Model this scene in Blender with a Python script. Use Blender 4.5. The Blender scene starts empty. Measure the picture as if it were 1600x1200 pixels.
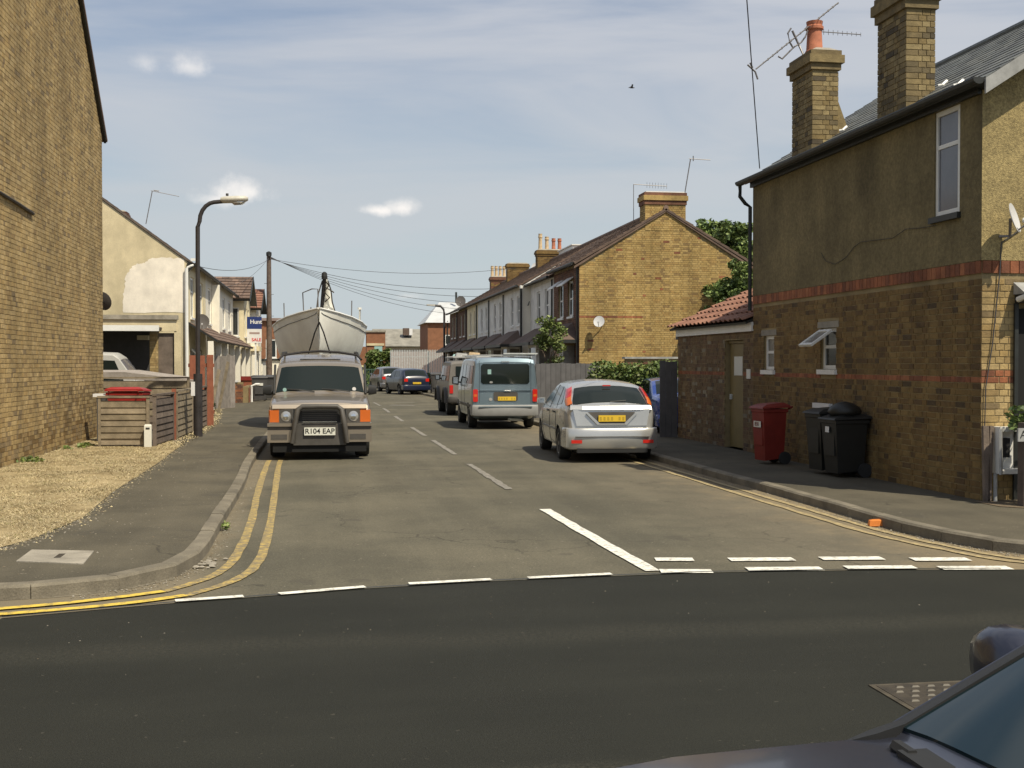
import bpy, bmesh, math, random
import numpy as np
from mathutils import Vector, Matrix
random.seed(7); rng = np.random.default_rng(7)
C = bpy.context.scene.collection
S = bpy.context.scene
R = math.radians

# ------------------------------------------------------------------ camera, sky, sun, exposure
FPX = 1850.0; EYE = 1.67; YAW = math.atan(290/FPX); PIT = math.atan(32/FPX)
cam_d = bpy.data.cameras.new('camera'); cam = bpy.data.objects.new('camera', cam_d); C.objects.link(cam)
cam_d.sensor_width = 36; cam_d.lens = 36*FPX/1600; cam_d.clip_start = .05; cam_d.clip_end = 3000
cam.location = (0, 0, EYE); cam.rotation_euler = (math.pi/2-PIT, 0, -YAW)
S.camera = cam

SUN = Vector((.385, -.57, 1.0)).normalized()
world = bpy.data.worlds.new('World'); S.world = world; world.use_nodes = True
nt = world.node_tree; N = nt.nodes; Lk = nt.links; N.clear()
def wn(t, **k):
    n = N.new(t)
    for a, b in k.items(): setattr(n, a, b)
    return n
sky = wn('ShaderNodeTexSky', sky_type='NISHITA', sun_disc=False)
sky.sun_elevation = math.asin(SUN.z); sky.sun_rotation = math.atan2(SUN.x, SUN.y)
sky.air_density = 1.0; sky.dust_density = 1.0; sky.ozone_density = 1.5; sky.altitude = 30
tc = wn('ShaderNodeTexCoord'); sep = wn('ShaderNodeSeparateXYZ'); Lk.new(tc.outputs['Generated'], sep.inputs[0])
def mth(op, a, b=None, c=None, clamp=False, T=None):
    n = (T or nt).nodes.new('ShaderNodeMath'); n.operation = op; n.use_clamp = clamp
    for i, v in enumerate((a, b, c)):
        if v is None: continue
        if isinstance(v, (int, float)): n.inputs[i].default_value = v
        else: (T or nt).links.new(v, n.inputs[i])
    return n.outputs[0]
def mapr(v, a, b, c, d, T=None, smooth=True):
    T = T or nt; n = T.nodes.new('ShaderNodeMapRange'); n.interpolation_type = 'SMOOTHSTEP' if smooth else 'LINEAR'
    T.links.new(v, n.inputs['Value'])
    for k, q in zip(('From Min', 'From Max', 'To Min', 'To Max'), (a, b, c, d)): n.inputs[k].default_value = q
    return n.outputs[0]
ysafe = mth('MAXIMUM', sep.outputs[1], .02)
cu = mth('DIVIDE', sep.outputs[0], ysafe); cw = mth('DIVIDE', sep.outputs[2], ysafe)
front = mapr(sep.outputs[1], .05, .2, 0, 1)
# thin high veil over the whole sky
mp = wn('ShaderNodeMapping'); mp.inputs['Rotation'].default_value = (R(8), R(18), R(20)); mp.inputs['Scale'].default_value = (1.3, 1.6, 8)
Lk.new(tc.outputs['Generated'], mp.inputs[0])
nv = wn('ShaderNodeTexNoise'); nv.inputs['Scale'].default_value = 1.5; nv.inputs['Detail'].default_value = 7; nv.inputs['Roughness'].default_value = .52; nv.inputs['Distortion'].default_value = .5
Lk.new(mp.outputs[0], nv.inputs['Vector'])
veil = mapr(nv.outputs['Fac'], .36, .64, .25, 1.0)
VEIL = (5.2, 5.5, 6.1, 1); PUFF = (9.6, 9.2, 8.8, 1)
mix1 = wn('ShaderNodeMix', data_type='RGBA'); Lk.new(veil, mix1.inputs[0]); Lk.new(sky.outputs[0], mix1.inputs[6]); mix1.inputs[7].default_value = VEIL
ncl = wn('ShaderNodeTexNoise'); ncl.inputs['Scale'].default_value = 34; ncl.inputs['Detail'].default_value = 7; ncl.inputs['Roughness'].default_value = .6
Lk.new(tc.outputs['Generated'], ncl.inputs['Vector'])
def wray(px, py):
    x = (px-800)/FPX; y = -(py-600)/FPX
    fy = math.cos(PIT)+y*math.sin(PIT); fz = -math.sin(PIT)+y*math.cos(PIT)
    return (x*math.cos(YAW)+fy*math.sin(YAW), -x*math.sin(YAW)+fy*math.cos(YAW), fz)
tot = None
for (px, py, ax, ay, den) in ((374, 304, 60, 28, .9), (340, 312, 42, 13, .7), (590, 329, 50, 14, 1.0), (625, 325, 40, 19, .95), (292, 104, 44, 26, .6), (226, 101, 30, 24, .42), (640, 463, 26, 8, .35)):
    r = wray(px, py); u0 = r[0]/r[1]; w0 = r[2]/r[1]
    du = mth('DIVIDE', mth('SUBTRACT', cu, u0), ax/FPX); dw = mth('DIVIDE', mth('SUBTRACT', cw, w0), ay/FPX)
    # flatter base, rounder top
    dw = mth('MULTIPLY', dw, mapr(dw, -.3, .1, 1.35, .95))
    d = mth('SQRT', mth('ADD', mth('MULTIPLY', du, du), mth('MULTIPLY', dw, dw)))
    m = mth('ADD', mth('SUBTRACT', 1.0, d), mth('MULTIPLY', mth('SUBTRACT', ncl.outputs['Fac'], .5), 2.2))
    m = mth('MULTIPLY', mapr(m, -.05, 1.15, 0, den), front)
    tot = m if tot is None else mth('MAXIMUM', tot, m)
mixh = wn('ShaderNodeMix', data_type='RGBA'); Lk.new(mapr(sep.outputs[2], -.02, .30, .93, .0), mixh.inputs[0]); Lk.new(mix1.outputs[2], mixh.inputs[6]); mixh.inputs[7].default_value = (5.2, 5.8, 6.0, 1)
mix2 = wn('ShaderNodeMix', data_type='RGBA'); Lk.new(tot, mix2.inputs[0]); Lk.new(mixh.outputs[2], mix2.inputs[6]); mix2.inputs[7].default_value = PUFF
bg = wn('ShaderNodeBackground'); bg.inputs[1].default_value = .098; Lk.new(mix2.outputs[2], bg.inputs[0])
wo = wn('ShaderNodeOutputWorld'); Lk.new(bg.outputs[0], wo.inputs[0])

sl = bpy.data.lights.new('sun', 'SUN'); sl.energy = 4.7; sl.angle = R(.55); sl.color = (1, .91, .72)
so = bpy.data.objects.new('sun', sl); C.objects.link(so); so.rotation_euler = (-SUN).to_track_quat('-Z', 'Y').to_euler(); so.location = (10, -10, 30)
S.view_settings.view_transform = 'Standard'; S.view_settings.look = 'None'; S.view_settings.exposure = 0.1; S.view_settings.gamma = 1
S.view_settings.use_curve_mapping = False
S.cycles.max_bounces = 6; S.cycles.diffuse_bounces = 3; S.cycles.glossy_bounces = 3; S.cycles.transmission_bounces = 4

# ------------------------------------------------------------------ pixel -> world helpers (surveying the place)
def G(px, py, z=0.0):
    r = wray(px, py); t = (z-EYE)/r[2]; return (r[0]*t, r[1]*t)
def project(x, y, z):
    cx = x*math.cos(YAW)-y*math.sin(YAW); f = x*math.sin(YAW)+y*math.cos(YAW); zz = z-EYE
    d = f*math.cos(PIT)-zz*math.sin(PIT); u = f*math.sin(PIT)+zz*math.cos(PIT)
    if d < .1: return None
    return (800+FPX*cx/d, 600-FPX*u/d)
def inview(p, m=30):
    q = project(*p); return q is not None and -m < q[0] < 1600+m and -m < q[1] < 1200+m

# ------------------------------------------------------------------ materials
def mat(name, col, rough=.85, var=.18, scale=3.0, bump=0.0, bscale=60.0, metal=0.0, spec=.5, coat=0.0, fine=.0, fscale=90.0, warm=0.0, emit=None, big=0.0):
    m = bpy.data.materials.new(name); m.use_nodes = True; T = m.node_tree; b = T.nodes['Principled BSDF']
    b.inputs['Roughness'].default_value = rough; b.inputs['Metallic'].default_value = metal
    b.inputs['Specular IOR Level'].default_value = spec; b.inputs['Coat Weight'].default_value = coat; b.inputs['Coat Roughness'].default_value = .08
    geo = T.nodes.new('ShaderNodeNewGeometry')
    def noise(s, d=5, r=.6):
        n = T.nodes.new('ShaderNodeTexNoise'); n.inputs['Scale'].default_value = s; n.inputs['Detail'].default_value = d; n.inputs['Roughness'].default_value = r
        T.links.new(geo.outputs['Position'], n.inputs['Vector']); return n.outputs['Fac']
    if var or fine:
        f = noise(scale)
        lo = [max(0, c*(1-var*1.6)) for c in col]; hi = [min(1, c*(1+var*1.6)) for c in col]
        hi[0] = min(1, hi[0]*(1+warm)); hi[2] *= (1-warm)
        mx = T.nodes.new('ShaderNodeMix'); mx.data_type = 'RGBA'; mx.inputs[6].default_value = (*lo, 1); mx.inputs[7].default_value = (*hi, 1)
        T.links.new(mapr(f, .25, .75, 0, 1, T, False), mx.inputs[0]); out = mx.outputs[2]
        if fine:
            g = noise(fscale, 3, .7); sc = mapr(g, .3, .7, 1-fine, 1+fine, T, False)
            vm = T.nodes.new('ShaderNodeVectorMath'); vm.operation = 'SCALE'; T.links.new(out, vm.inputs[0]); T.links.new(sc, vm.inputs['Scale']); out = vm.outputs[0]
        if big:   # broad weathering patches and run-off streaks
            mpb = T.nodes.new('ShaderNodeMapping'); mpb.inputs['Scale'].default_value = (1, 1, .35); T.links.new(geo.outputs['Position'], mpb.inputs[0])
            nb = T.nodes.new('ShaderNodeTexNoise'); nb.inputs['Scale'].default_value = .9; nb.inputs['Detail'].default_value = 7; nb.inputs['Roughness'].default_value = .62; T.links.new(mpb.outputs[0], nb.inputs['Vector'])
            vb = T.nodes.new('ShaderNodeVectorMath'); vb.operation = 'SCALE'; T.links.new(out, vb.inputs[0]); T.links.new(mapr(nb.outputs['Fac'], .32, .68, 1-big, 1+big, T), vb.inputs['Scale']); out = vb.outputs[0]
        T.links.new(out, b.inputs['Base Color'])
    else: b.inputs['Base Color'].default_value = (*col, 1)
    if bump:
        bn = T.nodes.new('ShaderNodeBump'); bn.inputs['Strength'].default_value = bump; bn.inputs['Distance'].default_value = .012
        T.links.new(noise(bscale, 4), bn.inputs['Height']); T.links.new(bn.outputs[0], b.inputs['Normal'])
    if emit: b.inputs['Emission Color'].default_value = (*emit, 1); b.inputs['Emission Strength'].default_value = 1
    return m
M = {}
M['mortar'] = mat('mortar', (.25, .19, .095), bump=.4, big=.24)
def brickset(tag, cols): return [mat('%s_brick' % tag, c, .9, .2, 9, .5, 45, fine=.14, fscale=150, big=.24) for c in cols]
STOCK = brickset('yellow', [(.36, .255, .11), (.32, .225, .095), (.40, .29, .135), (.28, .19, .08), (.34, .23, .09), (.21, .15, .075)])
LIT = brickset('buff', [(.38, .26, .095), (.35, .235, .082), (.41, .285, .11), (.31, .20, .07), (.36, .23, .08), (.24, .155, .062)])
DARK_SHADED = brickset('dark_shaded', [(.17, .105, .034), (.145, .088, .03), (.19, .122, .042), (.11, .066, .026), (.155, .092, .028), (.08, .052, .024)])  # side wall's shade is darkened into these colours; plain dark brick elsewhere
CHIM = brickset('smoky', [(.20, .15, .07), (.16, .12, .058), (.24, .185, .09), (.11, .085, .045), (.18, .13, .055), (.07, .055, .035)])
REDB = brickset('red', [(.27, .095, .042), (.23, .082, .038), (.30, .115, .052), (.18, .068, .035)])
DRED = brickset('dark_red', [(.13, .06, .04), (.10, .05, .035), (.16, .075, .045)])
MOTT = brickset('mottled', [(.17, .105, .05), (.145, .09, .045), (.19, .13, .065), (.15, .085, .045), (.24, .20, .14), (.10, .065, .04)])
def ground_mat(name, col, col2, s1=.6, s2=60, rough=.9, spots=.0, dirt=None, sp=.3, cracks=False, along=0, wear=None):
    m = bpy.data.materials.new(name); m.use_nodes = True; T = m.node_tree; b = T.nodes['Principled BSDF']; b.inputs['Roughness'].default_value = rough
    b.inputs['Specular IOR Level'].default_value = .25
    geo = T.nodes.new('ShaderNodeNewGeometry')
    def noise(s, d=6, r=.6, vec=None):
        n = T.nodes.new('ShaderNodeTexNoise'); n.inputs['Scale'].default_value = s; n.inputs['Detail'].default_value = d; n.inputs['Roughness'].default_value = r
        T.links.new(vec or geo.outputs['Position'], n.inputs['Vector']); return n.outputs['Fac']
    mx = T.nodes.new('ShaderNodeMix'); mx.data_type = 'RGBA'; mx.inputs[6].default_value = (*col, 1); mx.inputs[7].default_value = (*col2, 1)
    T.links.new(mapr(noise(s1), .33, .67, 0, 1, T), mx.inputs[0]); out = mx.outputs[2]
    # worn streaks along the street
    mpn = T.nodes.new('ShaderNodeMapping'); mpn.inputs['Scale'].default_value = (.10, 1.5, 1) if along else (2.2, .16, 1); T.links.new(geo.outputs['Position'], mpn.inputs[0])
    st = mapr(noise(1.2, 4, .55, mpn.outputs[0]), .3, .7, .92 if along else .92, 1.09 if along else 1.08, T)
    gr = mapr(noise(s2, 3, .8), .3, .7, .72, 1.28, T, False)
    gr2 = mapr(noise(s2*3, 2, .8), .3, .7, 1-sp, 1+sp, T, False)
    k = mth('MULTIPLY', mth('MULTIPLY', st, gr, T=T), gr2, T=T)
    vm = T.nodes.new('ShaderNodeVectorMath'); vm.operation = 'SCALE'; T.links.new(out, vm.inputs[0]); T.links.new(k, vm.inputs['Scale']); out = vm.outputs[0]
    if wear:
        sw = T.nodes.new('ShaderNodeSeparateXYZ'); T.links.new(geo.outputs['Position'], sw.inputs[0])
        for (yw, ww_, am) in wear:
            dw_ = mth('ABSOLUTE', mth('SUBTRACT', mth('ADD', sw.outputs[1], mth('MULTIPLY', noise(.8, 3), .35, T=T), T=T), yw, T=T), T=T)
            fw_ = mth('MULTIPLY', mapr(dw_, 0, ww_, am, 0, T), mapr(noise(38, 3, .8), .42, .62, .15, 1, T), T=T)
            mw = T.nodes.new('ShaderNodeMix'); mw.data_type = 'RGBA'; T.links.new(fw_, mw.inputs[0]); T.links.new(out, mw.inputs[6]); mw.inputs[7].default_value = (.11, .10, .075, 1); out = mw.outputs[2]
    if cracks:
        vo = T.nodes.new('ShaderNodeTexVoronoi'); vo.feature = 'DISTANCE_TO_EDGE'; vo.inputs['Scale'].default_value = .42
        wv = T.nodes.new('ShaderNodeVectorMath'); wv.operation = 'MULTIPLY_ADD'; nz = T.nodes.new('ShaderNodeTexNoise'); nz.inputs['Scale'].default_value = 2.3; nz.inputs['Detail'].default_value = 6; T.links.new(geo.outputs['Position'], nz.inputs['Vector'])
        T.links.new(nz.outputs['Color'], wv.inputs[0]); wv.inputs[1].default_value = (.9, .9, 0); T.links.new(geo.outputs['Position'], wv.inputs[2]); T.links.new(wv.outputs[0], vo.inputs['Vector'])
        cf = mth('MULTIPLY', mapr(vo.outputs['Distance'], .002, .007, .55, 0, T), mapr(noise(.5, 3), .46, .58, 0, 1, T), T=T)
        mc = T.nodes.new('ShaderNodeMix'); mc.data_type = 'RGBA'; T.links.new(cf, mc.inputs[0]); T.links.new(out, mc.inputs[6]); mc.inputs[7].default_value = (.03, .028, .022, 1); out = mc.outputs[2]
        pt = mapr(noise(1.7, 2, .5), .66, .69, 0, .45, T); mc = T.nodes.new('ShaderNodeMix'); mc.data_type = 'RGBA'; T.links.new(pt, mc.inputs[0]); T.links.new(out, mc.inputs[6]); mc.inputs[7].default_value = (.07, .063, .05, 1); out = mc.outputs[2]
    if spots:
        v = mapr(noise(23, 2, .5), .705, .74, 0, spots, T)
        m3 = T.nodes.new('ShaderNodeMix'); m3.data_type = 'RGBA'; T.links.new(v, m3.inputs[0]); T.links.new(out, m3.inputs[6]); m3.inputs[7].default_value = (.38, .34, .27, 1); out = m3.outputs[2]
    if dirt:   # sandy dirt collected beside the kerb: (x of kerb, width)
        sp = T.nodes.new('ShaderNodeSeparateXYZ'); T.links.new(geo.outputs['Position'], sp.inputs[0])
        for (x0, w, side, cc, amt) in dirt:
            dx = mth('MULTIPLY', mth('SUBTRACT', sp.outputs[0], x0, T=T), side, T=T)
            dd = mth('ADD', mth('DIVIDE', dx, w, T=T), mth('MULTIPLY', mth('SUBTRACT', noise(2.1, 5, .7), .5, T=T), 2.2, T=T), T=T)
            fade = mapr(sp.outputs[1], 26, 36, 1, .35, T)
            fac = mth('MULTIPLY', mapr(dd, -.9, .75, 0, amt, T), fade, T=T)
            m4 = T.nodes.new('ShaderNodeMix'); m4.data_type = 'RGBA'; T.links.new(fac, m4.inputs[0]); T.links.new(out, m4.inputs[6]); m4.inputs[7].default_value = (*cc, 1); out = m4.outputs[2]
    T.links.new(out, b.inputs['Base Color'])
    bn = T.nodes.new('ShaderNodeBump'); bn.inputs['Strength'].default_value = .45; bn.inputs['Distance'].default_value = .008
    T.links.new(noise(s2*1.5, 4, .7), bn.inputs['Height']); T.links.new(bn.outputs[0], b.inputs['Normal'])
    return m
M['asphalt_old'] = ground_mat('old_asphalt', (.090, .083, .061), (.130, .117, .084), .55, 55, spots=.5, cracks=True, dirt=[(5.5, 1.0, 1, (.38, .28, .14), .7), (-.95, .35, -1, (.26, .21, .14), .5), (4.3, 1.5, 1, (.20, .165, .12), .35)])
M['asphalt_new'] = ground_mat('new_asphalt', (.0172, .0176, .0135), (.021, .0212, .0162), .7, 75, .85, spots=.09, sp=.75, along=1, wear=[(4.75, .3, .45), (7.3, .35, .18), (3.4, .3, .15)])
M['pave'] = ground_mat('pavement_asphalt', (.080, .071, .052), (.112, .098, .070), .8, 60, spots=.45, cracks=True)
M['soil'] = ground_mat('soil', (.12, .09, .06), (.19, .15, .10), 2, 40)
M['straw_ground'] = ground_mat('dry_turf', (.20, .15, .075), (.38, .30, .17), 1.2, 40)
M['grass_far'] = ground_mat('rough_ground', (.09, .10, .045), (.15, .13, .07), .4, 12)
M['concrete'] = mat('concrete', (.30, .27, .22), .9, .2, 4, .5, 80, fine=.15)
M['kerb'] = mat('kerb_stone', (.175, .152, .112), .9, .25, 3, .4, 60, fine=.2)
def paint_mat(name, col, worn, base):
    m = mat(name, col, .7, .08, 6, fine=.1); T = m.node_tree; b = T.nodes['Principled BSDF']
    src = b.inputs['Base Color'].links[0].from_socket
    geo = T.nodes.new('ShaderNodeNewGeometry'); n = T.nodes.new('ShaderNodeTexNoise'); n.inputs['Scale'].default_value = 14; n.inputs['Detail'].default_value = 8; n.inputs['Roughness'].default_value = .75
    T.links.new(geo.outputs['Position'], n.inputs['Vector'])
    mx = T.nodes.new('ShaderNodeMix'); mx.data_type = 'RGBA'; T.links.new(mapr(n.outputs['Fac'], .5-worn*.5, .72-worn*.35, 0, 1, T), mx.inputs[0])
    T.links.new(src, mx.inputs[6]); mx.inputs[7].default_value = (*base, 1); T.links.new(mx.outputs[2], b.inputs['Base Color']); return m
M['white_line'] = paint_mat('white_road_paint', (.80, .78, .70), .12, (.3, .28, .24))
M['old_white'] = paint_mat('worn_white_road_paint', (.42, .39, .33), .42, (.16, .145, .12))
M['yellow_line'] = paint_mat('yellow_road_paint', (.52, .37, .10), .32, (.17, .14, .09))
M['yellow_fresh'] = paint_mat('fresh_yellow_road_paint', (.70, .50, .07), .1, (.2, .16, .08))
M['yellow_faded'] = paint_mat('faded_yellow_road_paint', (.58, .46, .22), .42, (.30, .235, .13))
M['render_cream'] = mat('cream_render', (.60, .51, .33), .92, .16, 1.1, .4, 40, fine=.08, fscale=30, big=.14)
M['render_cool'] = mat('white_washed_render', (.80, .73, .62), .9, .1, 2.5, .3, 40, fine=.06, big=.12)
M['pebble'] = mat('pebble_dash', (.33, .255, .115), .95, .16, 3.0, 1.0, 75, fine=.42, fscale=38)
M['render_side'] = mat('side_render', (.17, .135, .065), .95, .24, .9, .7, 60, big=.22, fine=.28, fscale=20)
M['white_wall'] = mat('white_masonry_paint', (.85, .80, .68), .85, .07, 2)
M['cream_wall'] = mat('cream_masonry_paint', (.75, .65, .43), .85, .1, 2)
M['white_paint'] = mat('white_gloss_paint', (.78, .77, .73), .4, .05, 5)
M['grey_white'] = mat('grey_white_masonry', (.76, .75, .71), .9, .12, 2.5)
M['slate'] = [mat('slate', c, .6, .15, 4, .2, 30) for c in ((.12, .13, .125), (.15, .155, .145), (.10, .105, .105))]
M['tile_brown'] = [mat('brown_roof_tile', c, .85, .22, 2, .3, 40) for c in ((.15, .10, .075), (.18, .12, .09), (.125, .085, .065))]
M['tile_red'] = [mat('red_roof_tile', c, .85, .22, 3, .3, 40) for c in ((.25, .12, .078), (.28, .14, .092), (.215, .10, .065))]
M['fascia_dark'] = mat('dark_gutter', (.02, .022, .02), .5, .2, 8)
M['lead'] = mat('lead_flashing', (.32, .32, .31), .6, .2, 6)
M['terracotta'] = mat('terracotta', (.40, .14, .075), .8, .18, 9)
M['pot_buff'] = mat('buff_clay', (.50, .37, .22), .8, .2, 9)
M['glass'] = mat('window_glass', (.025, .03, .032), .08, 0, spec=.7)
M['glass_grey'] = mat('curtained_glass', (.13, .13, .15), .15, .1, 3, spec=.6)
M['glass_mid'] = mat('net_curtain_glass', (.20, .19, .17), .25, .2, 5)
M['car_glass'] = mat('car_glass', (.012, .017, .015), .05, 0, spec=.42)
M['teal_glass'] = mat('tinted_windscreen', (.006, .018, .022), .05, 0, spec=.5)
M['black'] = mat('black_plastic', (.018, .018, .018), .6, .1, 9)
M['rubber'] = mat('tyre_rubber', (.022, .022, .021), .85, .2, 9)
M['dark'] = mat('dark_void', (.01, .01, .01), .95, 0)
M['alloy'] = mat('alloy_metal', (.42, .42, .42), .35, .1, 9, metal=.7)
M['steel'] = mat('galvanised_steel', (.52, .54, .53), .55, .15, 8, metal=.15)
M['chrome'] = mat('chrome', (.75, .75, .75), .12, 0, metal=1)
M['pale_paint'] = mat('champagne_metallic_paint', (.36, .305, .24), .28, .05, 2, metal=.65, coat=.6)
M['silver_paint'] = mat('silver_metallic_paint', (.53, .53, .515), .27, .04, 2, metal=.6, coat=.6)
M['van_paint'] = mat('blue_grey_metallic_paint', (.22, .29, .335), .28, .05, 2, metal=.6, coat=.6)
M['suv_paint'] = mat('grey_beige_paint', (.22, .20, .175), .45, .1, 2, metal=.3)
M['navy_paint'] = mat('navy_car_paint', (.014, .02, .045), .3, 0, coat=.4)
M['blue_paint'] = mat('blue_car_paint', (.02, .06, .30), .2, 0, metal=.3, coat=1)
M['gun_paint'] = mat('gunmetal_car_paint', (.17, .165, .17), .3, .05, 2, metal=.5, coat=.5)
M['near_paint'] = mat('slate_blue_car_paint', (.042, .046, .068), .28, .03, 2, metal=.5, coat=.4)
M['white_car'] = mat('white_car_paint', (.42, .41, .38), .35, .03, 2)
M['bumper_grey'] = mat('grey_bumper_plastic', (.27, .27, .265), .55, .08, 4)
M['bumper_dark'] = mat('dark_bumper_plastic', (.075, .068, .06), .55, .15, 5)
M['red_lens'] = mat('red_lamp_lens', (.55, .02, .012), .15, 0, coat=.6)
M['orange_lens'] = mat('orange_lamp_lens', (.62, .14, .02), .25, 0, coat=.6)
M['clear_lens'] = mat('clear_lamp_lens', (.45, .45, .44), .12, 0, metal=.5, coat=.6)
M['plate_yellow'] = mat('yellow_number_plate', (.75, .50, .04), .45, .03)
M['plate_white'] = mat('white_number_plate', (.70, .70, .62), .45, .03)
M['ink'] = mat('black_lettering', (.02, .02, .02), .6, 0)
M['bin_red'] = mat('red_bin_plastic', (.30, .018, .014), .5, .12, 5)
M['bin_maroon'] = mat('maroon_bin_plastic', (.20, .02, .013), .5, .12, 5)
M['bin_black'] = mat('charcoal_bin_plastic', (.014, .014, .012), .5, .15, 5)
M['bin_grey'] = mat('dark_grey_bin_plastic', (.065, .062, .06), .5, .15, 5)
M['sheet_white'] = mat('white_sheet', (.72, .71, .70), .5, .05)
M['sign_white'] = mat('white_sign_plate', (.70, .69, .62), .4, .04)
M['sign_red'] = mat('red_sign_print', (.6, .03, .03), .5, 0)
M['sign_blue'] = mat('blue_sign_board', (.015, .035, .16), .5, 0)
M['sign_pale'] = mat('pale_sign_print', (.36, .26, .235), .5, 0)
M['wood_grey'] = [mat('weathered_timber', c, .9, .25, 5, .5, 60, fine=.15) for c in ((.235, .19, .13), (.205, .165, .11), (.26, .21, .145))]
M['wood_dark'] = [mat('dark_timber', c, .9, .25, 5, .5, 60, fine=.15) for c in ((.13, .10, .08), (.16, .125, .10), (.11, .085, .07))]
M['wood_board'] = [mat('silvered_board', c, .9, .2, 5, .5, 60, fine=.15) for c in ((.27, .235, .20), (.31, .27, .235), (.235, .205, .175))]
M['rust_panel'] = mat('red_brown_painted_board', (.26, .085, .045), .8, .2, 6)
M['door_brown'] = mat('mustard_brown_door_paint', (.20, .145, .05), .55, .1, 4)
M['panel_grey'] = mat('grey_fence_paint', (.105, .10, .10), .8, .15, 4)
M['lamp_post'] = mat('dark_painted_steel', (.035, .03, .03), .5, .2, 6)
M['lamp_head'] = mat('pale_lamp_housing', (.52, .50, .44), .5, .1, 8)
M['pole_wood'] = mat('creosoted_pole', (.13, .095, .075), .9, .3, 6, .5, 40)
M['wire'] = mat('cable', (.05, .05, .055), .7, 0)
M['aerial'] = mat('aerial_metal', (.20, .19, .19), .5, 0, metal=.5)
M['dish'] = mat('satellite_dish_grey', (.55, .55, .55), .5, .05)
M['dish_dark'] = mat('satellite_dish_dark', (.10, .09, .085), .6, .05)
M['boat_hull'] = mat('white_grp_hull', (.87, .84, .76), .45, .12, 1.3, fine=.05)
M['boat_deck'] = mat('white_deck', (.74, .73, .69), .5, .06)
M['strap'] = mat('black_webbing', (.02, .018, .02), .8, 0)
M['spar'] = mat('aluminium_spar', (.58, .56, .50), .4, .05, 4, metal=.3)
M['blue_cover'] = mat('blue_cover', (.07, .08, .14), .8, .1)
M['orange'] = mat('orange_plastic', (.62, .19, .03), .6, .15, 12)
M['iron'] = mat('rusty_iron', (.045, .036, .024), .6, .3, 12, .4, 60)
M['iron_wear'] = mat('worn_iron_stud', (.075, .062, .042), .5, .3, 12)
M['bark'] = mat('bark', (.10, .075, .055), .95, .3, 6, .8, 30)
def leafset(n, cols):
    out = []
    for c in cols:
        m = mat(n, c, .6, .25, 2.5); b = m.node_tree.nodes['Principled BSDF']
        b.inputs['Transmission Weight'].default_value = 0; out.append(m)
    return out
LEAF = leafset('green_leaf', [(.10, .155, .036), (.135, .195, .048), (.065, .105, .028), (.18, .235, .06)])
LEAFY = leafset('yellow_green_leaf', [(.12, .17, .035), (.17, .21, .045), (.09, .13, .03), (.14, .16, .05)])
STRAW = leafset('straw_blade', [(.47, .385, .22), (.53, .44, .27), (.41, .32, .17), (.27, .25, .10)])
M['canvas_green'] = mat('green_clothing', (.06, .16, .12), .8, .1)
M['warehouse_roof'] = mat('grey_sheet_roof', (.24, .225, .19), .8, .2, 1.5)
M['teal'] = mat('teal_board', (.30, .48, .46), .6, .1)
M['flat_roof'] = mat('white_sheet_roof', (.52, .53, .53), .5, .1, 1)
M['green_rail'] = mat('green_painted_rail', (.06, .11, .075), .5, .1)

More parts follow.
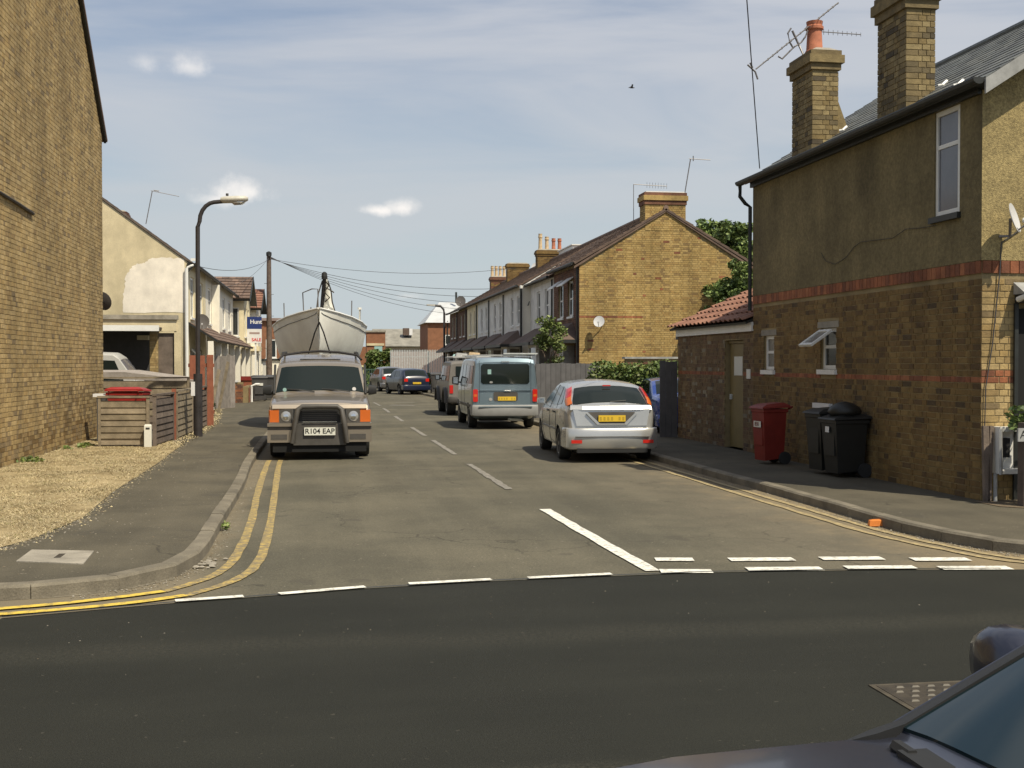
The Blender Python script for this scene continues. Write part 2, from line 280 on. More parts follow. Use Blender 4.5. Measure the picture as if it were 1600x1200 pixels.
# ------------------------------------------------------------------ mesh builder, tagging
ORG = {}
def V3(p): return Vector(p)
class MB:
    def __init__(s): s.v = []; s.f = []; s.mi = []; s.ms = []
    def m(s, mt):
        if mt not in s.ms: s.ms.append(mt)
        return s.ms.index(mt)
    def add(s, vs, fs, mt):
        o = len(s.v); k = s.m(mt); s.v += [tuple(p) for p in vs]
        for f in fs: s.f.append(tuple(o+i for i in f)); s.mi.append(k)
        return s
    def box(s, x0, x1, y0, y1, z0, z1, mt):
        return s.add([(x0,y0,z0),(x1,y0,z0),(x1,y1,z0),(x0,y1,z0),(x0,y0,z1),(x1,y0,z1),(x1,y1,z1),(x0,y1,z1)],
                     [(0,3,2,1),(4,5,6,7),(0,1,5,4),(1,2,6,5),(2,3,7,6),(3,0,4,7)], mt)
    def obox(s, O, U, W, Nn, a, b, mt):      # box with corner range a..b in axes U,W,Nn about O
        O, U, W, Nn = V3(O), V3(U), V3(W), V3(Nn)
        pts = [O+U*x+W*y+Nn*z for z in (a[2], b[2]) for (x, y) in ((a[0],a[1]),(b[0],a[1]),(b[0],b[1]),(a[0],b[1]))]
        return s.add(pts, [(0,3,2,1),(4,5,6,7),(0,1,5,4),(1,2,6,5),(2,3,7,6),(3,0,4,7)], mt)
    def quad(s, a, b, c, d, mt): return s.add([a, b, c, d], [(0,1,2,3)], mt)
    def poly(s, pts, mt): return s.add(pts, [tuple(range(len(pts)))], mt)
    def tube(s, pts, r, mt, n=8, close=False):
        pts = [V3(p) for p in pts]; rs = r if isinstance(r, (list, tuple)) else [r]*len(pts); vs = []; k = len(pts)
        for i, p in enumerate(pts):
            t = (pts[min(i+1, k-1)]-pts[max(i-1, 0)]).normalized()
            a = t.cross(Vector((0, 0, 1)));
            if a.length < .05: a = t.cross(Vector((0, 1, 0)))
            a.normalize(); b = t.cross(a)
            for j in range(n):
                an = 2*math.pi*j/n; vs.append(p+(a*math.cos(an)+b*math.sin(an))*rs[i])
        fs = [(i*n+j, i*n+(j+1)%n, (i+1)*n+(j+1)%n, (i+1)*n+j) for i in range(k-1) for j in range(n)]
        fs += [tuple(range(n-1, -1, -1)), tuple((k-1)*n+j for j in range(n))]
        return s.add(vs, fs, mt)
    def lathe(s, prof, mt, n=24, O=(0,0,0), ax='Z'):
        O = V3(O); vs = []
        for (r, h) in prof:
            for j in range(n):
                an = 2*math.pi*j/n; c, q = r*math.cos(an), r*math.sin(an)
                vs.append(O+(Vector((c, q, h)) if ax == 'Z' else Vector((h, c, q)) if ax == 'X' else Vector((c, h, q))))
        k = len(prof); fs = [(i*n+j, i*n+(j+1)%n, (i+1)*n+(j+1)%n, (i+1)*n+j) for i in range(k-1) for j in range(n)]
        fs += [tuple(range(n-1, -1, -1)), tuple((k-1)*n+j for j in range(n))]
        return s.add(vs, fs, mt)
    def prism(s, pts, ex, mt):               # polygon pts (3D) extruded by vector ex
        n = len(pts); ex = V3(ex); vs = [V3(p) for p in pts]+[V3(p)+ex for p in pts]
        fs = [tuple(range(n-1, -1, -1)), tuple(range(n, 2*n))]+[(i, (i+1)%n, n+(i+1)%n, n+i) for i in range(n)]
        return s.add(vs, fs, mt)
    def loft(s, rings, mt, closed=True, caps=True):
        n = len(rings[0]); vs = [p for r in rings for p in r]; fs = []
        for i in range(len(rings)-1):
            for j in range(n if closed else n-1): fs.append((i*n+j, i*n+(j+1)%n, (i+1)*n+(j+1)%n, (i+1)*n+j))
        if caps and closed: fs += [tuple(range(n-1, -1, -1)), tuple((len(rings)-1)*n+j for j in range(n))]
        return s.add(vs, fs, mt)
    def mesh(s, name, off=(0,0,0), fix=False, smooth=None):
        me = bpy.data.meshes.new(name); o = V3(off)
        me.from_pydata([(a-o.x, b-o.y, c-o.z) for a, b, c in s.v], [], s.f)
        for mt in s.ms: me.materials.append(mt)
        me.polygons.foreach_set('material_index', s.mi)
        if fix:
            bm = bmesh.new(); bm.from_mesh(me); bmesh.ops.remove_doubles(bm, verts=bm.verts, dist=1e-5); bmesh.ops.recalc_face_normals(bm, faces=bm.faces); bm.to_mesh(me); bm.free()
        me.update()
        if smooth: me.shade_smooth(); me.set_sharp_from_angle(angle=R(smooth))
        return me
    def build(s, name, parent=None, fix=True, smooth=None, label=None, stuff=False):
        off = ORG.get(parent, (0, 0, 0)) if parent else (0, 0, 0)
        o = bpy.data.objects.new(name, s.mesh(name, off, fix, smooth)); C.objects.link(o)
        if parent: o.parent = parent; ORG[o] = off
        if label: o['label'] = label
        if stuff: o['kind'] = 'stuff'
        return o
    def single(s, name, label, cat, loc, group=None, kind=None, smooth=None, fix=True):   # one-mesh thing placed at its base
        o = bpy.data.objects.new(name, s.mesh(name, loc, fix, smooth)); C.objects.link(o); o.location = loc; ORG[o] = V3(loc)
        if kind: o['kind'] = kind
        o['label'] = label; o['category'] = cat
        if group: o['group'] = group
        return o
def thing(name, label, cat, loc=(0,0,0), rz=0.0, group=None, local=False):
    o = bpy.data.objects.new(name, None); C.objects.link(o); o.empty_display_size = .2
    o.location = loc; o.rotation_euler = (0, 0, rz); o['label'] = label; o['category'] = cat
    if group: o['group'] = group
    ORG[o] = V3((0,0,0)) if local else V3(loc)
    return o
def struct(name, mb, parent=None, fix=True):
    o = mb.build(name, parent, fix=fix); o['kind'] = 'structure'; return o
def child(name, me, parent, loc, rot=None):
    o = bpy.data.objects.new(name, me); C.objects.link(o); o.parent = parent; o.location = V3(loc)-ORG.get(parent, V3((0,0,0)))
    if rot: o.rotation_euler = rot
    return o
def copy_tree(o, parent=None):
    c = o.copy(); C.objects.link(c)
    if parent: c.parent = parent
    for ch in list(o.children): copy_tree(ch, c)
    return c
def text(s, size, parent, mtx, mt, name='lettering', ex=.0015, align='CENTER', bold=0.0):
    cu_ = bpy.data.curves.new('t', 'FONT'); cu_.body = s; cu_.size = size; cu_.align_x = align; cu_.align_y = 'CENTER'; cu_.extrude = ex; cu_.offset = bold
    t = bpy.data.objects.new('t', cu_); C.objects.link(t); dg = bpy.context.evaluated_depsgraph_get()
    me = bpy.data.meshes.new_from_object(t.evaluated_get(dg)); bpy.data.objects.remove(t); me.materials.clear(); me.materials.append(mt); me.name = name
    me.transform(mtx); off = ORG.get(parent, V3((0,0,0))); me.transform(Matrix.Translation(-V3(off)))
    o = bpy.data.objects.new(name, me); C.objects.link(o); o.parent = parent; return o
def face_mtx(pos, right, up):                # text lying in the plane right/up
    r, u = V3(right).normalized(), V3(up).normalized(); n = r.cross(u)
    m = Matrix((r, u, n)).transposed().to_4x4(); m.translation = V3(pos); return m

# ------------------------------------------------------------------ building pieces
X_, Y_, Z_ = Vector((1,0,0)), Vector((0,1,0)), Vector((0,0,1))
def clip_runs(a, b, cuts):
    runs = [(a, b)]
    for (c, d) in cuts:
        nr = []
        for (p, q) in runs:
            if d <= p or c >= q: nr.append((p, q)); continue
            if c > p: nr.append((p, c))
            if d < q: nr.append((d, q))
        runs = nr
    return runs
brick_cache = {}
def brick_skin(parent, O, U, Nn, u0, u1, z0, z1, tones, holes=(), top=None, single=0, tone=None, course=.075, name='brick_courses', proud=.006):
    """Flemish bond laid in front of the plane O + u*U + z*Z; 'single' = how many are objects of their own."""
    O, U, Nn = V3(O), V3(U), V3(Nn); bl = []
    k = 0; z = z0
    while z + course-.01 <= z1+1e-4:
        h = course-.01; u = u0 - (.0 if k % 2 == 0 else .16375) ; st = (k % 2 == 0)
        cuts = [(a, b) for (a, b, c, d) in holes if z+h > c and z < d]
        while u < u1:
            L = .215 if st else .1025
            for (p, q) in clip_runs(max(u, u0), min(u+L, u1), cuts):
                if q-p < .03: continue
                if top and (top(p) < z+h or top(q) < z+h): continue
                bl.append((p, q, z, z+h))
            u += L+.01; st = not st
        z += course; k += 1
    ind = set()
    if single:
        sc = []
        for i, (p, q, a, b) in enumerate(bl):
            L = q-p
            if min(abs(L-.215), abs(L-.1025)) > .002: continue
            c = O+U*(p+q)/2+Z_*(a+b)/2
            if inview(c, 10): sc.append(((c-Vector((0,0,EYE))).length/(1.0 if L > .2 else .8), i))
        sc.sort(); ind = {i for _, i in sc[:single]}
    mb = MB(); F = [(3,2,6,7),(0,1,5,4),(1,2,6,5),(0,4,7,3),(4,5,6,7)]
    for i, (p, q, a, b) in enumerate(bl):
        ts = tone(p, a) if tone else tones
        ti = min(len(ts)-1, int(abs(random.gauss(0, .42))*len(ts))) if len(ts) == 6 else random.randrange(len(ts))
        mt = ts[ti]; d = proud+random.uniform(-.002, .0025)
        if i in ind:
            key = (round(q-p, 3), mt.name, tuple(U), tuple(Nn), round(d*500))
            if key not in brick_cache:
                t = MB(); L = (q-p)/2; H = (b-a)/2; e = .003
                vs = [U*x+Z_*y+Nn*n for (x, y, n) in ((-L,-H,-.02),(L,-H,-.02),(L,H,-.02),(-L,H,-.02),(-L,-H,d-e),(L,-H,d-e),(L,H,d-e),(-L,H,d-e),(-L+e,-H+e,d),(L-e,-H+e,d),(L-e,H-e,d),(-L+e,H-e,d))]
                t.add(vs, [(0,1,5,4),(1,2,6,5),(2,3,7,6),(3,0,4,7),(4,5,9,8),(5,6,10,9),(6,7,11,10),(7,4,8,11),(8,9,10,11)], mt)
                brick_cache[key] = t.mesh('brick')
            child('brick', brick_cache[key], parent, O+U*(p+q)/2+Z_*(a+b)/2)
        else:
            j = random.uniform(-.0015, .0015)
            mb.add([O+U*x+Z_*y+Nn*n for (x, y, n) in ((p,a,-.01),(q,a,-.01),(q,b,-.01),(p,b,-.01),(p,a+j,d),(q,a+j,d),(q,b+j,d),(p,b+j,d))], F, mt)
    if mb.v: mb.build(name, parent, fix=False, stuff=True)
def wall_face(mb, O, U, Nn, u0, u1, z0, z1, holes, mt, reveal=.11, rmat=None):
    O, U, Nn = V3(O), V3(U), V3(Nn); flip = U.cross(Z_).dot(Nn) < 0
    us = sorted({u0, u1, *[h[0] for h in holes], *[h[1] for h in holes]}); zs = sorted({z0, z1, *[h[2] for h in holes], *[h[3] for h in holes]})
    for i in range(len(us)-1):
        for j in range(len(zs)-1):
            uc, zc = (us[i]+us[i+1])/2, (zs[j]+zs[j+1])/2
            if any(h[0] < uc < h[1] and h[2] < zc < h[3] for h in holes): continue
            q = [O+U*us[i]+Z_*zs[j], O+U*us[i+1]+Z_*zs[j], O+U*us[i+1]+Z_*zs[j+1], O+U*us[i]+Z_*zs[j+1]]
            mb.poly(q[::-1] if flip else q, mt)
    for (a, b, c, d) in holes:
        P = [O+U*a+Z_*c, O+U*b+Z_*c, O+U*b+Z_*d, O+U*a+Z_*d]; Q = [p-Nn*reveal for p in P]
        for i in range(4): mb.poly([P[i], P[(i+1)%4], Q[(i+1)%4], Q[i]], rmat or mt)
        mb.poly(Q, M['dark'])
def window(parent, O, U, Nn, h, bars=((),(.55,)), fw=.05, depth=.07, glass=None, frame=None, sill=True, sillmat=None, name='window'):
    """frame mesh with its pane and sill as sub-parts; bars = (vertical fractions, horizontal fractions)."""
    O, U, Nn = V3(O), V3(U), V3(Nn); a, b, c, d = h; W = Nn; f = MB(); fr = frame or M['white_paint']
    a += .003; b -= .003; c += .003; d -= .003
    n0, n1 = -depth-.04, -depth+.01
    f.obox(O, U, Z_, W, (a, c, n0), (a+fw, d, n1), fr); f.obox(O, U, Z_, W, (b-fw, c, n0), (b, d, n1), fr)
    f.obox(O, U, Z_, W, (a+fw, c, n0), (b-fw, c+fw, n1), fr); f.obox(O, U, Z_, W, (a+fw, d-fw, n0), (b-fw, d, n1), fr)
    for t in bars[0]: x = a+(b-a)*t; f.obox(O, U, Z_, W, (x-fw*.4, c+fw, n0), (x+fw*.4, d-fw, n1-.004), fr)
    for t in bars[1]: z = c+(d-c)*t; f.obox(O, U, Z_, W, (a+fw, z-fw*.4, n0), (b-fw, z+fw*.4, n1-.006), fr)
    w = f.build(name, parent)
    g = MB(); g.obox(O, U, Z_, W, (a+fw*.8, c+fw*.8, n0+.012), (b-fw*.8, d-fw*.8, n0+.03), glass or M['glass']); g.build('pane', w)
    if sill:
        s_ = MB(); s_.obox(O, U, Z_, W, (a-.05, c-.075, -.05), (b+.05, c-.004, .05), sillmat or M['white_paint']); s_.build('sill', w)
    return w
def tiles(mb, A, B, D, Cc, rows, cols, mts, lift=.022, gap=.004, stretch=None):
    """roof slope A-B eaves, D-Cc ridge, laid as overlapping tiles with depth."""
    A, B, D, Cc = map(V3, (A, B, D, Cc)); n = (B-A).cross(D-A).normalized()
    if n.z < 0: n = -n
    for r in range(rows):
        for c in range(cols):
            t0, t1 = r/rows, (r+1.18)/rows if r < rows-1 else 1.0; o = .5 if r % 2 else 0
            s0, s1 = max(0, (c-o)/cols), min(1, (c+1-o)/cols)
            if c == cols-1: s1 = 1
            e = gap/((B-A).length)
            def P(s, t, h): return A.lerp(B, s).lerp(D.lerp(Cc, s), min(t, 1))+n*h
            j = random.uniform(-.002, .003)
            v = [P(s0+e, t0, lift+j), P(s1-e, t0, lift+j), P(s1-e, t1, .004), P(s0+e, t1, .004), P(s0+e, t0, 0), P(s1-e, t0, 0)]
            mb.add(v, [(0,1,2,3),(4,5,1,0),(1,5,2),(4,0,3)], random.choice(mts))
def slab(mb, A, B, D, Cc, th, mt):
    A, B, D, Cc = map(V3, (A, B, D, Cc)); n = (B-A).cross(D-A).normalized()
    if n.z < 0: n = -n
    mb.prism([A, B, Cc, D], -n*th, mt)
def dish(parent_or_none, pos, r, face, mt, label=None, arm_to=None, name='satellite_dish'):
    """offset dish at pos facing 'face', with an arm back to the wall"""
    t = thing(name, label, 'satellite dish', arm_to); f = V3(face).normalized()
    a = f.cross(Z_).normalized(); b = a.cross(f); d = MB(); p = V3(pos)
    rings = []
    for k, (rr, h) in enumerate(((.02, 0), (.35, .01), (.7, .035), (1, .075), (1, .055), (.6, -.0), (.02, -.02))):
        rings.append([p+(a*math.cos(q*math.pi/10)*rr+b*math.sin(q*math.pi/10)*rr*1.08)*r+f*h*r*2 for q in range(20)])
    d.loft(rings, mt); d.build('reflector', t, smooth=40)
    ar = MB(); ar.tube([V3(arm_to), V3(arm_to)+V3((f.x, f.y, 0))*.12, p-f*.03], .018, M['aerial']); ar.build('bracket', t)
    lb = MB(); e = p+f*r*1.15-b*r*.55; lb.tube([p-b*r*.95, e], .01, M['aerial']); lb.tube([e, e-f*.09+b*.03], .028, M['dish']); lb.build('receiver_arm', t)
    return t
def pot(parent, x, y, z, h, r, mt, n=14):
    b = MB(); b.lathe([(r*1.12, 0), (r*1.12, .05), (r*.98, .08), (r*.86, h*.72), (r*1.08, h*.76), (r*1.08, h*.84), (r*.92, h*.88), (r*1.0, h), (r*.72, h), (r*.7, h-.12)], mt, n, (x, y, z)); b.build('chimney_pot', parent, smooth=30)
def chimney(parent, x0, x1, y0, y1, z0, z1, tones, pots=(), potmat=None, capmat=None, single=0, cap=.28, pot_h=.45, flaunch=True, potr=.105):
    c = MB(); c.box(x0+.006, x1-.006, y0+.006, y1-.006, z0, z1-.01, M['mortar'])
    zc = z1-cap; ct = capmat or tones[1]
    c.box(x0-.035, x1+.035, y0-.035, y1+.035, zc, zc+cap*.33, ct); c.box(x0-.075, x1+.075, y0-.075, y1+.075, zc+cap*.34, zc+cap*.74, tones[0]); c.box(x0-.04, x1+.04, y0-.04, y1+.04, zc+cap*.75, z1, ct)
    if flaunch: c.loft([[(x0-.02,y0-.02,z1),(x1+.02,y0-.02,z1),(x1+.02,y1+.02,z1),(x0-.02,y1+.02,z1)], [(x0+.1,y0+.1,z1+.07),(x1-.1,y0+.1,z1+.07),(x1-.1,y1-.1,z1+.07),(x0+.1,y1-.1,z1+.07)]], M['concrete'])
    ch = c.build('chimney', parent)
    brick_skin(ch, (x0, y0, 0), X_, -Y_, 0, x1-x0, z0, zc, tones, proud=.004)
    brick_skin(ch, (x0, y0, 0), Y_, -X_, 0, y1-y0, z0, zc, tones, proud=.004)
    brick_skin(ch, (x1, y0, 0), Y_, X_, 0, y1-y0, z0, zc, tones, proud=.004)
    for p in pots: pot(ch, p[0], p[1], z1+.03, p[2] if len(p) > 2 else pot_h, potr, (p[3] if len(p) > 3 else potmat) or M['terracotta'])
    return ch
def yagi(label, base, top, boom, n=9, el=.16, plane=Z_, loc=None, r=.008, refl=True, name='tv_aerial'):
    t = thing(name, label, 'aerial', base); m = MB(); m.tube([base, top], r*1.5, M['aerial'], 6); m.build('mast', t)
    b = MB(); a, e = V3(top)+V3(boom[0]), V3(top)+V3(boom[1]); b.tube([a, e], r, M['aerial'], 6); d = (e-a).normalized(); q = d.cross(V3(plane)).normalized()
    q = V3(plane) if q.length < .1 else q
    for i in range(n):
        p = a.lerp(e, i/(n-1)); b.tube([p-V3(plane)*el*(1-.4*i/n), p+V3(plane)*el*(1-.4*i/n)], r*.55, M['aerial'], 4)
    b.build('boom', t); return t

# ------------------------------------------------------------------ GROUND, ROADS, PAVEMENTS
KL = [(-60, 5.2), (-20, 7.4), (-8, 8.28), (-4, 8.6), (-2.28, 8.78), (-1.78, 8.9), (-1.36, 9.2), (-1.12, 9.7), (-1.04, 10.5), (-1.06, 12.5), (-1.1, 16.4), (-1.22, 21.7), (-1.25, 40), (-1.5, 60), (-2.4, 74), (-4.0, 84)]
KR = [(5.0-2.0, 84), (4.2, 75), (5.05, 63), (5.5, 52), (5.58, 40), (5.6, 20), (5.6, 17), (5.64, 14.7), (5.64, 12.7), (5.62, 11.0), (5.78, 10.05), (6.05, 9.45), (6.7, 9.0), (8, 8.75), (14, 8.3), (60, 6.5)]
def smooth_pts(pts, n=6):
    P = [V3((*p, 0)) for p in pts]; out = []
    for i in range(len(P)-1):
        p0, p1, p2, p3 = P[max(i-1, 0)], P[i], P[i+1], P[min(i+2, len(P)-1)]
        for k in range(n):
            t = k/n; q = .5*((2*p1)+(p2-p0)*t+(2*p0-5*p1+4*p2-p3)*t*t+(3*p1-p0-3*p2+p3)*t**3); out.append((q.x, q.y))
    return out+[(P[-1].x, P[-1].y)]
def offset_poly(pts, d):
    out = []
    for i, p in enumerate(pts):
        a = V3((*pts[max(i-1, 0)], 0)); c = V3((*pts[min(i+1, len(pts)-1)], 0)); t = (c-a).normalized(); n = Vector((-t.y, t.x, 0)); out.append((p[0]+n.x*d, p[1]+n.y*d))
    return out
KL = KL[:2]+smooth_pts(KL[2:14], 5)+KL[14:]; KR = KR[:3]+smooth_pts(KR[3:15], 5)+KR[15:]
def sheet(name, pts, z, mt, kind='structure'):
    b = MB(); b.poly([(x, y, z) for x, y in pts], mt); return struct(name, b)
sheet('ground', [(-400, -200), (500, -200), (500, 800), (-400, 800)], -.03, M['grass_far'])
sheet('side_road', [(-60, 0)]+offset_poly(KL, .1)+offset_poly(KR, .1)+[(60, 0)], -.004, M['asphalt_old'])
sheet('main_road', [(-60, -9), (60, -9), (60, 6.0), (12, 8.15), (5.41, 8.84), (4.2, 8.98), (2.98, 9.06), (2.18, 9.02), (1.26, 8.95), (.28, 8.8), (-1.14, 8.45), (-2.11, 8.14), (-6, 7.35), (-60, 3.0)], 0, M['asphalt_new'])
pl = thing('pavement', '', '', (0, 0, 0)); del pl['label']; del pl['category']; pl['kind'] = 'structure'
b = MB(); inner = []
KLi = offset_poly(KL, .13)
b.poly([(x, y, .1) for x, y in KLi]+[(-12, 84, .1), (-60, 84, .1)], M['pave']); b.build('pavement_surface', pl)
pr = thing('pavement', '', '', (0, 0, 0)); del pr['label']; del pr['category']; pr['kind'] = 'structure'
KRi = offset_poly(KR, .13)
b = MB(); b.poly([(x, y, .1) for x, y in KRi]+[(60, 84, .1)], M['pave']); b.build('pavement_surface', pr)
def resample(pts, step):
    out = [V3((*pts[0], 0))]; acc = 0
    for i in range(len(pts)-1):
        a, c = V3((*pts[i], 0)), V3((*pts[i+1], 0)); L = (c-a).length; s = step-acc
        while s < L: out.append(a.lerp(c, s/L)); s += step
        acc = (L-(s-step))
    return out
def kerbs(parent, pts, d, far=70):
    ps = resample(pts, .62)
    for i in range(len(ps)-1):
        a, c = ps[i], ps[i+1]; m = (a+c)/2
        if not inview((m.x, m.y, .1), 60) or m.y > far: continue
        L = (c-a).length/2-.005; an = math.atan2(c.y-a.y, c.x-a.x); h = .105+random.uniform(-.004, .006)
        if 'kerb' not in brick_cache:
            t = MB(); t.loft([[(x, 0, -.03), (x, 0, .085), (x, .02, .104), (x, .125, .106), (x, .125, -.03)] for x in (-L, L)], M['kerb']); brick_cache['kerb'] = t.mesh('kerb_stone', fix=True)
        o = child('kerb_stone', brick_cache['kerb'], parent, (m.x, m.y, random.uniform(-.004, .005)), (0, 0, an))
kerbs(pl, [p for p in KL if p[0] > -21], 1); kerbs(pr, [p for p in KR if p[0] < 15], 1)
# far parts of the kerb line behind the individual stones
b = MB(); b.poly([(x, y, -.002) for x, y in KL]+[(x, y, -.002) for x, y in KLi[::-1]], M['kerb']); b.build('kerb_bed', pl)
b = MB(); b.poly([(x, y, -.002) for x, y in KR]+[(x, y, -.002) for x, y in KRi[::-1]], M['kerb']); b.build('kerb_bed', pr)

def ribbon(mb, pts, w, z, mt, jag=0.0, step=None):
    P = [V3((*p, 0)) for p in pts]
    if step:
        Q = []
        for i in range(len(P)-1):
            n = max(1, int((P[i+1]-P[i]).length/step)); Q += [P[i].lerp(P[i+1], k/n) for k in range(n)]
        P = Q+[P[-1]]
    l, r = [], []
    for i, p in enumerate(P):
        t = (P[min(i+1, len(P)-1)]-P[max(i-1, 0)]).normalized(); n = Vector((-t.y, t.x, 0))
        l.append((p.x+n.x*(w/2+random.uniform(-jag, jag)), p.y+n.y*(w/2), z)); r.append((p.x-n.x*(w/2+random.uniform(-jag, jag)), p.y-n.y*w/2, z))
    for i in range(len(P)-1): mb.quad(l[i], r[i], r[i+1], l[i+1], mt)
mk = thing('road_markings', '', '', (0, 0, 0)); del mk['label']; del mk['category']; mk['kind'] = 'structure'
b = MB()
ribbon(b, smooth_pts([(-.78, 20.8), (-.77, 19.6), (-.66, 15.5), (-.58, 12.4), (-.57, 10.2), (-.70, 9.32), (-1.0, 8.74)]), .085, .004, M['yellow_line'], .006)
ribbon(b, smooth_pts([(-.98, 20.8), (-.97, 19.6), (-.88, 15.5), (-.79, 12.8), (-.78, 10.4), (-.90, 9.5), (-1.18, 8.92)]), .085, .004, M['yellow_line'], .006)
b.build('yellow_line', mk, fix=False)
b = MB()
ribbon(b, smooth_pts([(-1.0, 8.74), (-1.4, 8.50), (-2.13, 8.27), (-4, 7.88), (-12, 6.6)]), .085, .008, M['yellow_fresh'], .004)
ribbon(b, smooth_pts([(-1.18, 8.92), (-1.55, 8.70), (-2.18, 8.46), (-4, 8.07), (-12, 6.78)]), .085, .008, M['yellow_fresh'], .004)
b.build('yellow_line', mk, fix=False)
b = MB()
for o in (0, .2): ribbon(b, smooth_pts([(5.36-o, 20.5), (5.38-o, 18.7), (5.4-o, 16.5), (5.42-o, 14.0), (5.44-o, 12.2), (5.47-o, 10.95), (5.62-o*.9, 10.0), (5.84-o*.7, 9.3-o*.5), (6.4, 8.86-o)]), .075, .004, M['yellow_faded'], .012, .25)
b.build('yellow_line', mk, fix=False)
def dash(a, c, w, mt, jag=.006, z=.004):
    b = MB(); ribbon(b, [a, c], w, z, mt, jag, .18); b.build('dash', mk, fix=False)
for a, c in (((2.39, 15.5), (2.34, 19.5)), ((2.33, 21.6), (2.28, 25.7)), ((2.25, 27.3), (2.2, 31.0)), ((2.18, 34.3), (2.14, 37.6)), ((2.12, 40.5), (2.1, 44.3)), ((2.1, 47), (2.0, 51))): dash(a, c, .10, M['old_white'], .015)
b = MB(); ribbon(b, [(2.47, 13.3), (2.5, 11.8), (2.54, 10.6), (2.585, 9.2)], .13, .006, M['white_line'], .008, .25); b.build('centre_line', mk, fix=False)
for x0, x1, y in ((2.76, 3.08, 9.74), (3.38, 3.93, 9.63), (4.17, 4.70, 9.56), (4.92, 5.40, 9.40)): dash((x0, y), (x1, y-.06), .17, M['white_line'], .006, .006)
for x0, x1, y in ((2.64, 3.05, 9.17), (3.36, 3.97, 9.15), (4.18, 4.75, 9.09), (4.93, 5.50, 8.95)): dash((x0, y), (x1, y-.07), .17, M['white_line'], .006, .008)
for a, c in (((-1.05, 8.53), (-.59, 8.62)), ((-.34, 8.67), (.28, 8.85)), ((.61, 8.92), (1.25, 9.0)), ((1.54, 9.02), (2.22, 9.09))): dash(a, c, .085, M['white_line'], .012, .012)
b = MB(); ribbon(b, [(2.55, 47.5), (3.5, 47.1)], .5, .005, M['old_white'], .12, .15); ribbon(b, [(2.9, 50.5), (3.7, 50.3)], .3, .005, M['old_white'], .1, .15); b.build('worn_marking', mk, fix=False)
# tar seam between old and new surface
b = MB(); ribbon(b, [(-2.11, 8.165), (-1.14, 8.475), (.28, 8.825), (1.26, 8.975), (2.18, 9.045), (2.98, 9.085), (4.2, 9.005), (5.41, 8.865)], .03, .0085, M['fascia_dark'], .008, .12); b.build('tar_seam', mk, fix=False)
# verge of parched grass, blades
VG = [(-4.82, 9.3), (-2.95, 10.0), (-2.62, 11.0), (-2.45, 12.5), (-2.58, 15), (-2.62, 19.1), (-2.75, 23.2), (-3.1, 24.6), (-3.3, 23.4), (-4.2, 23.4), (-4.25, 26.9), (-4.82, 26.9)]
b = MB(); b.poly([(x, y, .106) for x, y in VG], M['straw_ground']); struct('verge', b)
def inside(x, y, poly):
    c = False; n = len(poly)
    for i in range(n):
        (x1, y1), (x2, y2) = poly[i], poly[(i+1) % n]
        if (y1 > y) != (y2 > y) and x < (x2-x1)*(y-y1)/(y2-y1)+x1: c = not c
    return c
def blades(n, poly, hmin, hmax, w, mts, z0, clump=.0):
    mb = MB(); xs = [p[0] for p in poly]; ys = [p[1] for p in poly]; k = 0
    while k < n:
        x, y = random.uniform(min(xs)-.1, max(xs)+.12), random.uniform(min(ys), max(ys)+.1)
        if not inside(x+random.gauss(0, .05), y, poly): continue
        if math.sin(x*5.1+y*2.3)+math.sin(y*4.3-x*3.7)+random.gauss(0, 1) < -1.0+clump: continue
        a = random.uniform(0, 6.28); h = random.uniform(hmin, hmax); l = random.uniform(.02, .085) if w < .006 else random.uniform(.6, 2.6)*h
        mb.add([(x-w*math.cos(a), y-w*math.sin(a), z0), (x+w*math.cos(a), y+w*math.sin(a), z0), (x+l*math.sin(a), y-l*math.cos(a), z0+h)], [(0,1,2)], random.choices(mts, (5, 4, 3, 1))[0]); k += 1
    return mb
mb = blades(52000, VG, .003, .022, .004, STRAW, .106, .5); o = mb.build('grass', fix=False); o['kind'] = 'stuff'; o['label'] = 'parched straw coloured grass on the verge below the brick wall'; o['category'] = 'grass'
# loose straw and grit strewn along pavement back edge and kerb channel
mb = blades(3500, [(-3.2, 23), (-2.75, 23), (-2.75, 31), (-3.6, 42), (-4.0, 42), (-3.1, 31)], .01, .04, .008, STRAW, .103); o = mb.build('grass', fix=False); o['kind'] = 'stuff'; o['label'] = 'dry grass growing along the foot of the timber fences'; o['category'] = 'grass'
def leaves(mb, c, rad, n, size, mts, flat=1.0):
    for _ in range(n):
        d = Vector((random.gauss(0, 1), random.gauss(0, 1), random.gauss(0, 1))).normalized()*random.random()**.45
        p = V3(c)+Vector((d.x*rad[0], d.y*rad[1], d.z*rad[2])); s = size*random.uniform(.6, 1.3)
        u = Vector((random.gauss(0, 1), random.gauss(0, 1), random.gauss(0, .6)*flat)).normalized(); v = u.cross(Vector((random.gauss(0, 1), random.gauss(0, 1), random.gauss(0, 1)))).normalized()
        mb.add([p-u*s, p+v*s*.55, p+u*s, p-v*s*.55], [(0,1,2,3)], random.choice(mts))
def plant(name, label, cat, loc, clumps, n, size, mts, stems=None, group=None):
    t = thing(name, label, cat, loc, group=group); f = MB()
    tot_ = sum(c[3]*c[4]*c[5] for c in clumps)
    for (x, y, z, rx, ry, rz) in clumps: leaves(f, (x, y, z), (rx, ry, rz), max(6, int(n*rx*ry*rz/tot_)), size, mts)
    o = f.build('foliage', t, fix=False)
    s = MB()
    if stems:
        for st in stems: s.tube(st[0], st[1], M['bark'], 6)
        s.build('stem' if name in ('weed', 'hedge', 'bush', 'ivy') else 'trunk', t)
    return t
